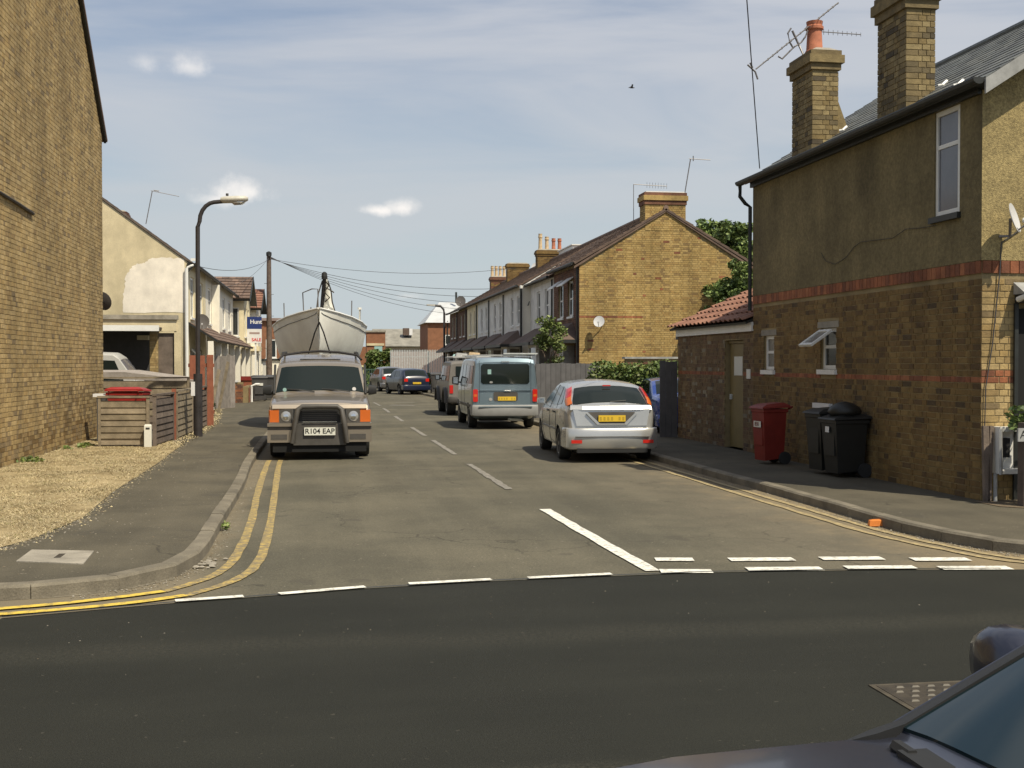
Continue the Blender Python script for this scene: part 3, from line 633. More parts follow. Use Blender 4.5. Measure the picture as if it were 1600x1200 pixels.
for (px, py, lb) in ((135, 700, 'green weed sprouting against the left brick wall near its far corner'), (60, 722, 'small green weed at the foot of the left brick wall nearer the camera')):
    x, y = G(px, py, .1); cl = [(x+random.uniform(-.3, .2)*s, y+random.uniform(-.5, .5), .13, .14, .14, .05) for s in (1, 1, 1, 1)]
    plant('weed', lb, 'weed', (x, y, .1), cl, 160, .035, LEAFY, [([(x, y, .1), (x, y, .15)], .006)])
x, y = G(352, 828, .0); plant('weed', 'green weed growing in the left kerb channel beside the double yellow lines', 'weed', (x, y, 0), [(x, y, .05, .05, .08, .05)], 60, .02, LEAFY, [([(x, y, 0), (x, y, .07)], .004)])
def grit(name, label, line, spread, n, smin, smax, mts, z):
    b = MB()
    for _ in range(n):
        i = random.randrange(len(line)-1); f = random.random(); x = line[i][0]*(1-f)+line[i+1][0]*f+random.gauss(0, spread); y = line[i][1]*(1-f)+line[i+1][1]*f+random.gauss(0, spread)
        s_ = random.uniform(smin, smax)*random.uniform(.5, 1); a = random.uniform(0, 6.28); q = [(x+s_*math.cos(a+k*1.5708)*random.uniform(.6, 1.1), y+s_*math.sin(a+k*1.5708)*random.uniform(.6, 1.1)) for k in range(4)]
        b.add([(*p, z) for p in q]+[(x, y, z+s_*random.uniform(.3, .8))], [(0,1,4), (1,2,4), (2,3,4), (3,0,4)], random.choice(mts))
    o = b.build(name, fix=False); o['kind'] = 'stuff'; o['label'] = label; o['category'] = 'grit'
GM = [M['kerb'], M['kerb'], M['soil'], M['concrete']]
grit('grit', 'sandy grit gathered in the right kerb channel', [(5.5, 22), (5.5, 17), (5.52, 14), (5.54, 12.2), (5.55, 11), (5.68, 10.1), (5.95, 9.5)], .07, 1500, .004, .016, GM, .001)
grit('grit', 'sandy grit gathered in the left kerb channel', [(-1.12, 21), (-1.02, 16.4), (-.99, 12.5), (-.98, 10.5), (-1.06, 9.75), (-1.3, 9.15), (-1.76, 8.82)], .05, 900, .004, .015, GM, .001)
grit('grit', 'loose chips and crumbs scattered over the left pavement', [(-2.5, 9.6), (-1.9, 12), (-2.0, 16), (-2.1, 22)], .4, 260, .004, .016, GM, .101)
grit('grit', 'soil crumbs spilling from the dry verge onto the pavement', [(-2.9, 10.05), (-2.58, 11), (-2.4, 12.5), (-2.52, 15), (-2.56, 19.1), (-2.7, 23), (-3.0, 25), (-2.9, 30)], .07, 1100, .005, .022, GM+[STRAW[0]], .101)
grit('grit', 'stone chips scattered over the dark junction asphalt', [(-2.5, 7.2), (1, 8.2), (4.5, 8.1)], .5, 70, .003, .009, GM, .001)
x, y = G(323, 882, .0)
b = MB()
for i in range(26): xx, yy = x+random.gauss(0, .05), y+random.gauss(0, .13); s = random.uniform(.012, .035); b.lathe([(s*.6, 0), (s, s*.3), (s*.7, s*.6), (.002, s*.75)], M['concrete'], 5, (xx, yy, 0))
o = b.build('rubble', fix=False); o['kind'] = 'stuff'; o['label'] = 'heap of grit and stone chips in the left kerb channel'; o['category'] = 'rubble'

# iron covers
t = thing('manhole_cover', 'pale rectangular concrete access cover set in the left pavement', 'manhole cover', (-2.17, 10.0, .1))
P4 = [(-2.43, 9.84), (-2.45, 10.43), (-1.92, 10.28), (-1.88, 9.63)]
b = MB(); b.prism([(x, y, .098) for x, y in P4], (0, 0, .01), M['concrete']); b.build('slab', t)
b = MB(); b.box(-2.17, -2.12, 9.95, 10.15, .1085, .1105, M['iron']); b.build('lifting_slot', t)
t = thing('drain_cover', 'rusty studded iron cover in the dark road beside the near car', 'manhole cover', (3.15, 5.45, 0))
b = MB(); b.box(2.8, 3.7, 5.22, 5.72, .001, .008, M['iron']); b.build('plate', t)
stud = MB(); stud.loft([[(-.022,-.012,0),(.022,-.012,0),(.022,.012,0),(-.022,.012,0)], [(-.014,-.007,.008),(.014,-.007,.008),(.014,.007,.008),(-.014,.007,.008)]], M['iron_wear']); sm = stud.mesh('stud')
for j in range(6):
    for i in range(10): child('stud', sm, t, (2.86+i*.085+(j % 2)*.042, 5.27+j*.08, .008))
b = MB(); b.box(2.77, 2.799, 5.19, 5.75, .001, .006, M['iron_wear']); b.box(2.8, 3.7, 5.19, 5.218, .001, .006, M['iron_wear']); b.box(2.8, 3.7, 5.722, 5.75, .001, .006, M['iron_wear']); b.build('frame', t)
x, y = G(1373, 822, 0)
b = MB(); b.loft([[(x-.12, y-.045, .006), (x+.11, y-.06, .006), (x+.12, y+.045, .006), (x-.10, y+.05, .006)], [(x-.115, y-.04, .06), (x+.10, y-.05, .06), (x+.11, y+.035, .065), (x-.09, y+.045, .06)], [(x-.08, y-.02, .07), (x+.08, y-.03, .07), (x+.09, y+.02, .072), (x-.07, y+.02, .07)]], M['orange'])
b.single('brick', 'broken orange brick lying in the gutter by the right kerb', 'brick', (x, y, 0))

# ------------------------------------------------------------------ NEAR RIGHT HOUSE
def Yp(px, py, Y): r = wray(px, py); t = Y/r[1]; return Vector((r[0]*t, Y, EYE+r[2]*t))
def Xp(px, py, X): r = wray(px, py); t = X/r[0]; return Vector((X, r[1]*t, EYE+r[2]*t))
WX = 7.4; NY = 12.55; FY = 19.87; EZ = 4.94; RX = 10.0; RZ = 6.56
H = thing('brick_house', 'near right house, brown render over brick, two chimneys at its eaves', 'house', (WX, NY, 0))
wins = [(16.45-NY, 17.0-NY, 1.58, 2.2), (18.88-NY, 19.36-NY, 1.56, 2.14)]; upw = (13.03-NY, 13.62-NY, 3.46, 4.74)
b = MB(); wall_face(b, (WX, NY, 0), Y_, -X_, 0, FY-NY, 0, 2.86, wins, M['mortar'])
b.quad((WX, NY, 0), (12.6, NY, 0), (12.6, NY, 2.86), (WX, NY, 2.86), M['mortar'])
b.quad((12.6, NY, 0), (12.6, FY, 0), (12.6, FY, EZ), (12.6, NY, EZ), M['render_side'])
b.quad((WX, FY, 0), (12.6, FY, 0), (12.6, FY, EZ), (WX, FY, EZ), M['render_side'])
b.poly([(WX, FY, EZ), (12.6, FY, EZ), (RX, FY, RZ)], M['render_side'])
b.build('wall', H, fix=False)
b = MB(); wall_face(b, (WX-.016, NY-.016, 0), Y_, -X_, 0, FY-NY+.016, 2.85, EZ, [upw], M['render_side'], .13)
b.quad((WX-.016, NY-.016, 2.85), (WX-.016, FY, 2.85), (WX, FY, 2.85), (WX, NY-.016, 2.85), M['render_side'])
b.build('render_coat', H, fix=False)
b = MB(); b.poly([(WX-.016, NY-.016, 2.85), (12.6, NY-.016, 2.85), (12.6, NY-.016, EZ), (RX, NY-.016, RZ), (WX-.016, NY-.016, EZ)], M['pebble']); b.build('pebble_dash', H, fix=False)
lin = [(h[0]-.1, h[1]+.1, h[3]+.002, h[3]+.1) for h in wins]
holes = [(h[0], h[1], h[2]-.08, h[3]) for h in wins]+lin
def tside(u, z): return REDB if 1.38 < z < 1.52 else DARK_SHADED
brick_skin(H, (WX, NY, 0), Y_, -X_, 0, FY-NY, .10, 2.70, DARK_SHADED, holes, single=215, tone=tside)
for h in lin:
    b = MB(); b.obox((WX, NY, 0), Y_, Z_, -X_, (h[0], h[2]+.002, -.02), (h[1], h[3]-.002, .012), M['concrete']); b.build('lintel', H)
# soldier course of red brick round both faces at the foot of the render
cm = {}
def soldier(O, U, Nn, L, z, n):
    U, Nn = V3(U), V3(Nn)
    for i in range(n):
        w = L/n; mt = random.choice(REDB); k = (mt.name, tuple(U), n)
        if k not in cm: t = MB(); t.obox((0,0,0), U, Z_, Nn, (-w/2+.005, -.07, -.01), (w/2-.005, .07, .02), mt); cm[k] = t.mesh('brick')
        child('brick', cm[k], H, V3(O)+U*(w*(i+.5))+Z_*z)
soldier((WX, NY, 0), Y_, -X_, FY-NY, 2.775, 66); soldier((WX, NY, 0), X_, -Y_, .9, 2.775, 8)
b = MB(); b.obox((WX+.9, NY, 0), X_, Z_, -Y_, (0, 2.70, -.01), (4.3, 2.85, .02), REDB[0]); b.build('brick_band', H)
pd = (.40, 3.2, 0, 2.3)
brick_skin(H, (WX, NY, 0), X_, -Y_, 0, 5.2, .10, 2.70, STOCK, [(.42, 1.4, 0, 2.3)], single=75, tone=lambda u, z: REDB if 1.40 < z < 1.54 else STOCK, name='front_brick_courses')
b = MB(); b.box(WX+.42, WX+1.4, NY-.02, NY+.03, 0, 2.3, M['dark']); b.build('porch_shade_panel', H)  # flat dark panel painting the shade inside the porch opening
b = MB(); b.box(WX+.40, WX+1.7, NY-.22, NY-.02, 2.36, 2.46, M['fascia_dark']); b.prism([(WX+.38, NY-.26, 2.46), (WX+.38, NY-.02, 2.46), (WX+.38, NY-.02, 2.60)], (1.4, 0, 0), M['lead']); b.build('porch_canopy', H)
b = MB(); b.box(WX+.385, WX+.43, NY-.05, NY-.022, .1, 2.36, M['fascia_dark']); b.build('porch_side', H)
b = MB(); b.tube([(WX+.42, NY-.26, 2.44), (WX+.39, NY-.1, 2.40)], .035, M['white_paint'], 8); b.build('porch_gutter', H)
# windows
w = window(H, (WX, NY, 0), Y_, -X_, wins[1], bars=((), (.52,)), fw=.055, depth=.05, glass=M['glass_mid'])
w = window(H, (WX, NY, 0), Y_, -X_, wins[0], bars=((), (.55,)), fw=.06, depth=.05)
cas = MB(); a0 = Vector((WX-.03, 0, 2.15)); dn = Vector((-.36, 0, -.25)).normalized(); up = Vector((-.57, 0, .82)); y0, y1 = 16.50, 16.96
for (ya, yb, la, lb) in ((y0, y0+.05, 0, .40), (y1-.05, y1, 0, .40), (y0+.05, y1-.05, 0, .05), (y0+.05, y1-.05, .35, .40)):
    cas.prism([a0+dn*la+Y_*ya, a0+dn*lb+Y_*ya, a0+dn*lb+Y_*yb, a0+dn*la+Y_*yb], up*.035, M['white_paint'])
cas = cas.build('casement', w)
g = MB(); g.prism([a0+dn*.05+Y_*(y0+.05)+up*.012, a0+dn*.35+Y_*(y0+.05)+up*.012, a0+dn*.35+Y_*(y1-.05)+up*.012, a0+dn*.05+Y_*(y1-.05)+up*.012], up*.006, M['glass_mid']); g.build('pane', w)
w = window(H, (WX-.016, NY, 0), Y_, -X_, upw, bars=((), (.66,)), fw=.06, depth=.03, glass=M['glass_grey'], sillmat=M['fascia_dark'])
# roof
b = MB(); ov = .14
A, B_, Cq, Dq = (WX-ov, NY-.3, EZ-.085), (WX-ov, FY+.12, EZ-.085), (RX, NY-.3, RZ+.01), (RX, FY+.12, RZ+.01)
slab(b, A, B_, Cq, Dq, .05, M['fascia_dark']); slab(b, (12.74, NY-.3, EZ-.085), (12.74, FY+.12, EZ-.085), Cq, Dq, .05, M['fascia_dark'])
rf = b.build('roof', H)
b = MB(); tiles(b, A, B_, Cq, Dq, 16, 34, M['slate'], .014, .003); tiles(b, (12.74, FY+.12, EZ-.085), (12.74, NY-.3, EZ-.085), Dq, Cq, 16, 34, M['slate'], .014, .003); b.build('slates', rf, fix=False, stuff=True)
b = MB(); b.tube([(RX, NY-.3, RZ+.03), (RX, FY+.12, RZ+.03)], .06, M['slate'][0], 8); b.build('ridge', rf)
b = MB()
b.loft([[(WX-ov-.085+.07*math.cos(q), y, EZ-.10+.06*math.sin(q)) for q in [math.pi*k/6-math.pi for k in range(7)]]+[(WX-ov-.02, y, EZ-.085), (WX-ov-.15, y, EZ-.085)] for y in (NY-.3, FY+.15)], M['fascia_dark'])
b.box(WX-.075, WX-.03, NY-.016, FY, EZ-.20, EZ-.045, M['fascia_dark'])
b.build('gutter', H)
b = MB(); b.tube([(WX-.22, FY+.10, EZ-.15), (WX-.22, FY+.10, EZ-.34), (WX-.12, FY+.10, EZ-.46), (WX-.03, FY+.10, EZ-.52), (WX-.03, FY+.10, 2.6)], .035, M['fascia_dark'], 8); b.build('downpipe', H, smooth=40)
# white front bargeboards
for s in (1, -1):
    b = MB(); xa = RX-s*(RX-WX+ov+.02); b.prism([(xa, NY-.30, EZ-.27), (RX, NY-.30, RZ-.13), (RX, NY-.30, RZ+.02), (xa, NY-.30, EZ-.10)], (0, -.03, 0), M['lead']); b.build('bargeboard', H)
b = MB(); b.prism([(WX-ov, NY-.29, EZ-.10), (RX, NY-.29, RZ-.03), (12.74, NY-.29, EZ-.10), (12.6, NY-.29, EZ-.16), (RX, NY-.29, RZ-.1), (WX, NY-.29, EZ-.16)], (0, .27, 0), M['fascia_dark']); b.build('soffit', H)
# chimneys at the eaves
c1 = chimney(H, 7.44, 7.86, 17.45, 18.25, 4.7, 6.52, CHIM, pots=[(7.64, 17.85)], pot_h=.52, cap=.30, potr=.13)
b = MB(); b.loft([[(7.86, 17.47, 4.9), (8.12, 17.47, 5.1), (8.12, 18.2, 5.1), (7.86, 18.2, 4.9)], [(7.86, 17.47, 5.75), (7.87, 17.47, 5.75), (7.87, 18.2, 5.75), (7.86, 18.2, 5.75)]], CHIM[0]); b.build('stepped_flank', c1)
c2 = chimney(H, 7.44, 7.84, 14.45, 15.25, 4.7, 6.62, CHIM, pots=[(7.64, 14.7), (7.64, 15.05)], pot_h=.5, cap=.34)
for (y, x) in ((17.38, 7.9), (14.38, 7.9), (13.0, 7.34)):
    z = EZ-.03+(x-7.3)*.6; b = MB(); b.tube([(x-.05, y, z-.0), (x, y-.02, z+.01), (x+.07, y, z+.07)], .022, M['white_paint'], 6); b.build('flashing', rf)
# side extension with tiled roof
LX = WX+.02; LY1 = 24.42
E_ = thing('side_extension', 'low mottled brick extension with red tiled roof and mustard brown door', 'outbuilding', (LX, FY, 0))
dr = (20.42-FY, 21.42-FY, .1, 2.1)
b = MB(); wall_face(b, (LX, FY, 0), Y_, -X_, 0, LY1-FY, 0, 2.36, [dr], M['mortar'], .16)
b.quad((LX, LY1, 0), (11, LY1, 0), (11, LY1, 2.36), (LX, LY1, 2.36), M['mortar']); b.poly([(LX, LY1, 2.36), (11, LY1, 2.36), (11, LY1, 4.1)], M['mortar']); b.build('wall', E_, fix=False)
brick_skin(E_, (LX, FY, 0), Y_, -X_, 0, LY1-FY, .10, 2.3, MOTT, [dr], tone=lambda u, z: REDB if 1.38 < z < 1.52 else MOTT)
d = MB(); d.obox((LX, FY, 0), Y_, Z_, -X_, (dr[0]+.06, .12, -.13), (dr[1]-.05, 2.04, -.09), M['door_brown']); d = d.build('door', E_)
h = MB(); h.obox((LX, FY, 0), Y_, Z_, -X_, (dr[1]-.16, 1.0, -.09), (dr[1]-.12, 1.1, -.05), M['steel']); h.build('handle', d)
h = MB(); h.obox((LX, FY, 0), Y_, Z_, -X_, (dr[0]+.28, 1.45, -.089), (dr[0]+.72, 1.80, -.08), M['sign_white']); h.build('notice', d)
b = MB(); b.obox((LX, FY, 0), Y_, Z_, -X_, (dr[0]+.0, .1, -.15), (dr[0]+.055, 2.09, -.02), M['lead']); b.obox((LX, FY, 0), Y_, Z_, -X_, (dr[0]+.056, 2.045, -.15), (dr[1], 2.09, -.06), M['door_brown']); b.build('door_frame', E_)
b = MB(); b.box(LX-.05, LX+.6, LY1-.02, LY1+.03, 2.18, 2.4, M['lead']); b.obox((LX, FY, 0), Y_, Z_, -X_, (.012, 2.24, .01), (LY1-FY, 2.40, .055), M['white_paint']); b.build('fascia', E_)
b = MB(); slab(b, (LX-.16, FY+.02, 2.40), (LX-.16, LY1+.14, 2.40), (11.1, FY+.02, 4.12), (11.1, LY1+.14, 4.12), .04, M['fascia_dark']); rf2 = b.build('roof', E_)
A, B_, D_ = Vector((LX-.19, FY+.02, 2.40)), Vector((LX-.19, LY1+.17, 2.40)), Vector((11.1, FY+.02, 4.12)); up = (D_-A); Lu = up.length; up.normalize(); nn = Y_.cross(up); nn = -nn if nn.z < 0 else nn
tm = {}
for r_ in range(12):
    for c_ in range(18):
        w_ = (B_.y-A.y)/18; k = random.randrange(3); hl = Lu/12
        if k not in tm:
            t = MB(); q = [Vector((0, 0, 0))]
            prof = [(-.5, .0), (-.32, .0), (-.18, .028), (.0, .036), (.18, .028), (.32, 0), (.5, 0)]
            t.loft([[Y_*(p*w_*.97)+up*s_+nn*(h_+l_) for p, h_ in prof]+[Y_*(p*w_*.97)+up*s_+nn*(h_+l_-.014) for p, h_ in prof[::-1]] for s_, l_ in ((0, .05), (hl*1.12, .015))], M['tile_red'][k]); tm[k] = t.mesh('roof_tile', fix=True)
        child('roof_tile', tm[k], E_, A+Y_*(w_*(c_+.5))+up*(hl*r_)+nn*random.uniform(-.002, .004))
b = MB(); b.obox((LX, FY, 0), Y_, Z_, -X_, (.16, 1.40, .008), (.34, 1.57, .022), M['sign_white'])
b.single('wall_sign', 'small white square sign on the brick beside the brown door', 'sign', (LX, 20.1, 1.4))
# cable hanging across the side render and down the corner
b = MB(); pts = [Xp(px, py, WX-.03) for px, py in ((1462, 352), (1440, 356), (1415, 358), (1395, 372), (1345, 378), (1335, 385), (1322, 402), (1305, 413), (1290, 408), (1283, 395))]
b.tube(pts, .0045, M['iron'], 5); b.single('cable', 'thin loose cable looping over the shaded side render below the upper window', 'cable', pts[0])
b = MB(); b.tube([(7.85, NY-.03, 3.2), (7.62, NY-.03, 3.05), (7.60, NY-.035, 2.7), (7.52, NY-.03, 1.9), (7.44, NY-.03, 1.4), (7.43, NY-.03, .95)], .007, M['wire'], 5)
b.single('cable', 'black cable running down the sunlit front brickwork from the dish', 'cable', (7.45, NY, .95))
dish(None, (7.62, NY-.26, 3.30), .16, (.70, -.71, .28), M['dish'], 'grey satellite dish on the pebble dashed front of the near right house', (7.60, NY-.02, 3.12))
# overhead service wire to the far corner
a = Xp(1187, 263, 7.3); e = Yp(1158, -120, a.y-4)
b = MB(); b.tube([a, a.lerp(e, .5)-Z_*.02, e], .009, M['wire'], 5); b.single('overhead_wire', 'overhead wire rising steeply from the far eaves corner of the near right house', 'wire', a)
# aerials on the first chimney
t = thing('tv_aerial', 'large television aerial with long boom on the first chimney with the tall red pot', 'aerial', (7.5, 17.9, 6.4))
P_ = lambda px, py: Yp(px, py, 17.8)
b = MB(); b.tube([Yp(1262, 100, 17.7), P_(1249, 72), P_(1238, 48)], .018, M['aerial'], 6); b.build('mast', t)
b = MB(); b.tube([P_(1181, 108), P_(1310, 4)], .012, M['aerial'], 6)
for k in range(16):
    f = .12+k*.056; c = P_(1181+129*f, 108-104*f); b.tube([c-Y_*.12-Z_*.012, c+Y_*.12+Z_*.012], .006, M['aerial'], 4)
b.build('boom', t)
b = MB()
for pts in (((1216, 88), (1222, 92), (1240, 74), (1252, 66), (1258, 58), (1262, 48), (1258, 44)), ((1240, 76), (1234, 66), (1231, 52), (1236, 44)), ((1168, 101), (1180, 112), (1184, 124)), ((1172, 98), (1176, 106))): b.tube([P_(*q) for q in pts], .014, M['aerial'], 6)
b.build('dipole', t)
yagi('small television aerial pointing right from behind the red chimney pot', (7.7, 18.1, 6.6), (7.66, 18.1, 7.0), ((0, 0, 0), tuple(Yp(1345, 54, 18.6)-Vector((7.66, 18.1, 7.0)))), 12, .05, loc=None)

# bins and things by the right wall
def wheelie(name, label, loc, rz, mt, lid=None, sticker=False, group=None, h=1.0, w=.56, d=.64):
    t = thing(name, label, 'wheelie bin', loc, rz, group, local=True)
    b = MB(); w0, d0 = w*.40, d*.38
    b.loft([[(-w0, -d0, .06), (w0, -d0, .06), (w0, d0, .10), (-w0, d0, .10)], [(-w/2*.94, -d/2*.96, h*.84), (w/2*.94, -d/2*.96, h*.84), (w/2*.94, d/2*.9, h*.84), (-w/2*.94, d/2*.9, h*.84)], [(-w/2, -d/2, h*.85), (w/2, -d/2, h*.85), (w/2, d/2, h*.85), (-w/2, d/2, h*.85)], [(-w/2, -d/2, h*.9), (w/2, -d/2, h*.9), (w/2, d/2, h*.9), (-w/2, d/2, h*.9)]], mt)
    b.box(-w*.32, w*.32, -d/2-.012+.03, -d/2+.055, .3, h*.8, mt); b.build('body', t)
    l = MB(); l.loft([[(-w/2-.02, -d/2-.03, h*.905), (w/2+.02, -d/2-.03, h*.905), (w/2+.02, d/2+.03, h*.925), (-w/2-.02, d/2+.03, h*.925)], [(-w/2-.01, -d/2-.02, h*.93), (w/2+.01, -d/2-.02, h*.93), (w/2+.01, d/2+.03, h*.96), (-w/2-.01, d/2+.03, h*.96)], [(-w*.38, -d*.3, h*.975), (w*.38, -d*.3, h*.975), (w*.36, d*.4, h), (-w*.36, d*.4, h)]], lid or mt); l.build('lid', t, smooth=30)
    hd = MB(); hd.tube([(-w*.4, d/2+.02, h*.9), (-w*.4, d/2+.09, h*.93), (w*.4, d/2+.09, h*.93), (w*.4, d/2+.02, h*.9)], .016, mt, 6); hd.build('handle', t)
    for s in (-1, 1):
        k = MB(); k.lathe([(.03, -.025), (.1, -.025), (.1, .025), (.03, .025)], M['rubber'], 14, (s*w*.42, d*.40, .10), 'X'); k.build('wheel', t)
    if sticker:
        k = MB(); k.box(-.11, .13, -d/2*.98-.012, -d/2*.98-.008, h*.60, h*.70, M['sign_white']); k = k.build('label_plate', t)
    return t
t = wheelie('wheelie_bin', 'maroon wheelie bin against the shaded right wall beside the brown door', (6.86, 17.7, .1), R(-84), M['bin_maroon'], sticker=True, w=.43, d=.42, h=.96)
text('850', .09, t, face_mtx((0, -.221, .625), (1, 0, 0), (0, 0, 1)), M['bin_maroon'], ex=.001)
bgp = 'black bins under the open window'
wheelie('wheelie_bin', 'black wheelie bin under the open window, left of the domed one', (7.06, 16.0, .1), R(-84), M['bin_black'], group=bgp, h=.95, w=.44, d=.46)
t = wheelie('wheelie_bin', 'black wheelie bin overfilled with a bulging domed black bag by the right wall', (7.10, 15.5, .1), R(-88), M['bin_black'], group=bgp, h=.88, w=.48, d=.5)
bb = MB(); bb.lathe([(.20, 0), (.235, .05), (.21, .11), (.13, .165), (.04, .19), (.01, .195)], M['bin_black'], 14, (0, 0, .85)); bb.build('bag', t, smooth=60)
bb = MB(); bb.box(-.06, .05, -.262, -.255, .62, .70, M['sheet_white']); bb.build('label_plate', t)
b = MB(); a = Xp(1272, 629, 7.36); e = Xp(1298, 639, 7.36); b.box(7.33, 7.388, e.y, a.y, e.z, a.z, M['sheet_white']); b.single('wall_vent', 'white vent plate on the brick wall just above the black bins', 'vent', (7.38, e.y, e.z))
# meter box, timber, sign post, ivy at the front corner
t = thing('meter_box', 'white open meter box on the front brick corner of the near right house', 'meter box', (7.62, NY-.02, .44))
b = MB(); b.box(7.52, 7.82, NY-.04, NY-.02, .42, .95, M['white_paint']); b.box(7.52, 7.55, NY-.2, NY-.041, .42, .95, M['white_paint']); b.box(7.551, 7.82, NY-.2, NY-.041, .42, .47, M['white_paint']); b.box(7.551, 7.82, NY-.2, NY-.041, .90, .95, M['white_paint']); b.build('case', t)
b = MB(); b.prism([(7.40, NY-.38, .43), (7.52, NY-.21, .43), (7.52, NY-.21, .94), (7.40, NY-.38, .94)], (.02, -.012, 0), M['lead']); b.build('door', t)
b = MB(); b.box(7.57, 7.69, NY-.12, NY-.045, .60, .82, M['black']); b.build('meter', t)
b = MB(); b.tube([(7.5, NY-.14, .1), (7.5, NY-.14, .42)], .022, M['lead']); b.build('conduit', t)
t = thing('timber_post', 'weathered timber posts leaning at the sunlit corner beside the meter box', 'timber', (7.42, NY-.1, .1))
for (x0, x1, dx) in ((7.37, 7.44, .0), (7.455, 7.50, -.05)): b = MB(); b.prism([(x0+dx, NY-.10, .1), (x1+dx, NY-.10, .1), (x1, NY-.06, .96), (x0, NY-.06, .96)], (0, -.045, 0), M['wood_dark'][1]); b.build('plank', t)
sx = 7.50; sy = 11.9
t = thing('street_sign', 'dark timber street name post with pale plate beside the ivy', 'sign', (7.62, sy, .1))
b = MB(); b.box(7.53, 7.70, sy, sy+.12, .1, 1.02, M['wood_dark'][2]); b.build('post', t)
b = MB(); b.box(7.44, 8.5, sy-.03, sy-.005, .82, .965, M['lead']); b.build('name_plate', t)
text('AUST', .125, t, face_mtx((7.46, sy-.031, .893), (1, 0, 0), (0, 0, 1)), M['ink'], align='LEFT')
cl = [(7.72, 12.25, 1.05, .2, .15, .16), (7.6, 12.2, .98, .1, .1, .1), (7.82, 12.1, .7, .16, .12, .3), (7.95, 12.0, 1.15, .25, .15, .2), (7.95, 12.05, .45, .25, .15, .35)]
plant('ivy', 'green ivy bush growing behind the street name post', 'ivy', (7.85, 12.2, .1), cl, 900, .04, LEAF, [([(7.85, 12.2, .1), (7.85, 12.2, .9)], .02)])
b = MB(); b.poly([(7.5, 12.53, .106), (7.25, 12.45, .106), (7.28, 11.95, .106), (7.75, 11.55, .106), (9, 11.2, .106), (14, 11, .106), (14, 12.53, .106)], M['soil']); struct('flower_bed', b)

# ------------------------------------------------------------------ NEAR LEFT HOUSE (long brick gable wall)
LW = -4.85; H2 = thing('brick_house', 'tall yellow brick gable wall of the house filling the left edge', 'house', (LW, 27, 0))
y0, y1, rz_, ry = 12.5, 27.1, 13.2, 20.1
b = MB(); b.poly([(LW, y0, 0), (LW, y1, 0), (LW, y1, 6.75), (LW, ry, rz_), (LW, y0, 6.4)], M['mortar']); b.quad((LW, y1, 0), (-14, y1, 0), (-14, y1, 6.75), (LW, y1, 6.75), STOCK[0]); b.quad((-14, y0, 0), (LW, y0, 0), (LW, y0, 6.4), (-14, y0, 6.4), STOCK[0]); b.build('wall', H2, fix=False)
def tl(u, z):
    if z < .5: return [STOCK[5], STOCK[3], DARK_SHADED[0], STOCK[1]]
    if z < 1.2 and u > 4: return [STOCK[3], STOCK[1], STOCK[5], DARK_SHADED[2], STOCK[2]]
    return STOCK
slope = (rz_-6.75)/(y1-ry)
brick_skin(H2, (LW, 17.5, 0), Y_, X_, 0, y1-17.5, .10, 9.6, STOCK, (), top=lambda u: 6.72+(y1-17.5-u)*slope, single=290, tone=tl)
b = MB(); slab(b, (LW+.09, y1+.22, 6.60), (-14, y1+.22, 6.60), (LW+.09, ry, rz_+.06), (-14, ry, rz_+.06), .07, M['tile_brown'][2]); slab(b, (LW+.09, y0-.2, 6.2), (-14, y0-.2, 6.2), (LW+.09, ry, rz_+.06), (-14, ry, rz_+.06), .07, M['tile_brown'][2]); rf = b.build('roof', H2)
b = MB(); b.prism([(LW+.02, y1+.15, 6.60), (LW+.02, ry, rz_-.02), (LW+.02, ry, rz_-.09), (LW+.02, y1+.15, 6.52)], (.05, 0, 0), M['fascia_dark']); b.build('verge_board', H2)
b = MB(); b.tube([Xp(-40, 275, LW+.03), Xp(0, 301, LW+.03), Xp(28, 318, LW+.03), Xp(52, 334, LW+.03)], .028, M['iron'], 6); b.single('cable', 'dark cable running along the left brick wall high up', 'cable', Xp(0, 301, LW))
dish(None, (LW-.06, 27.42, 3.05), .20, (.25, .75, .3), M['dish_dark'], 'dark satellite dish poking out behind the far edge of the left brick wall', (LW-.2, 27.12, 2.95))

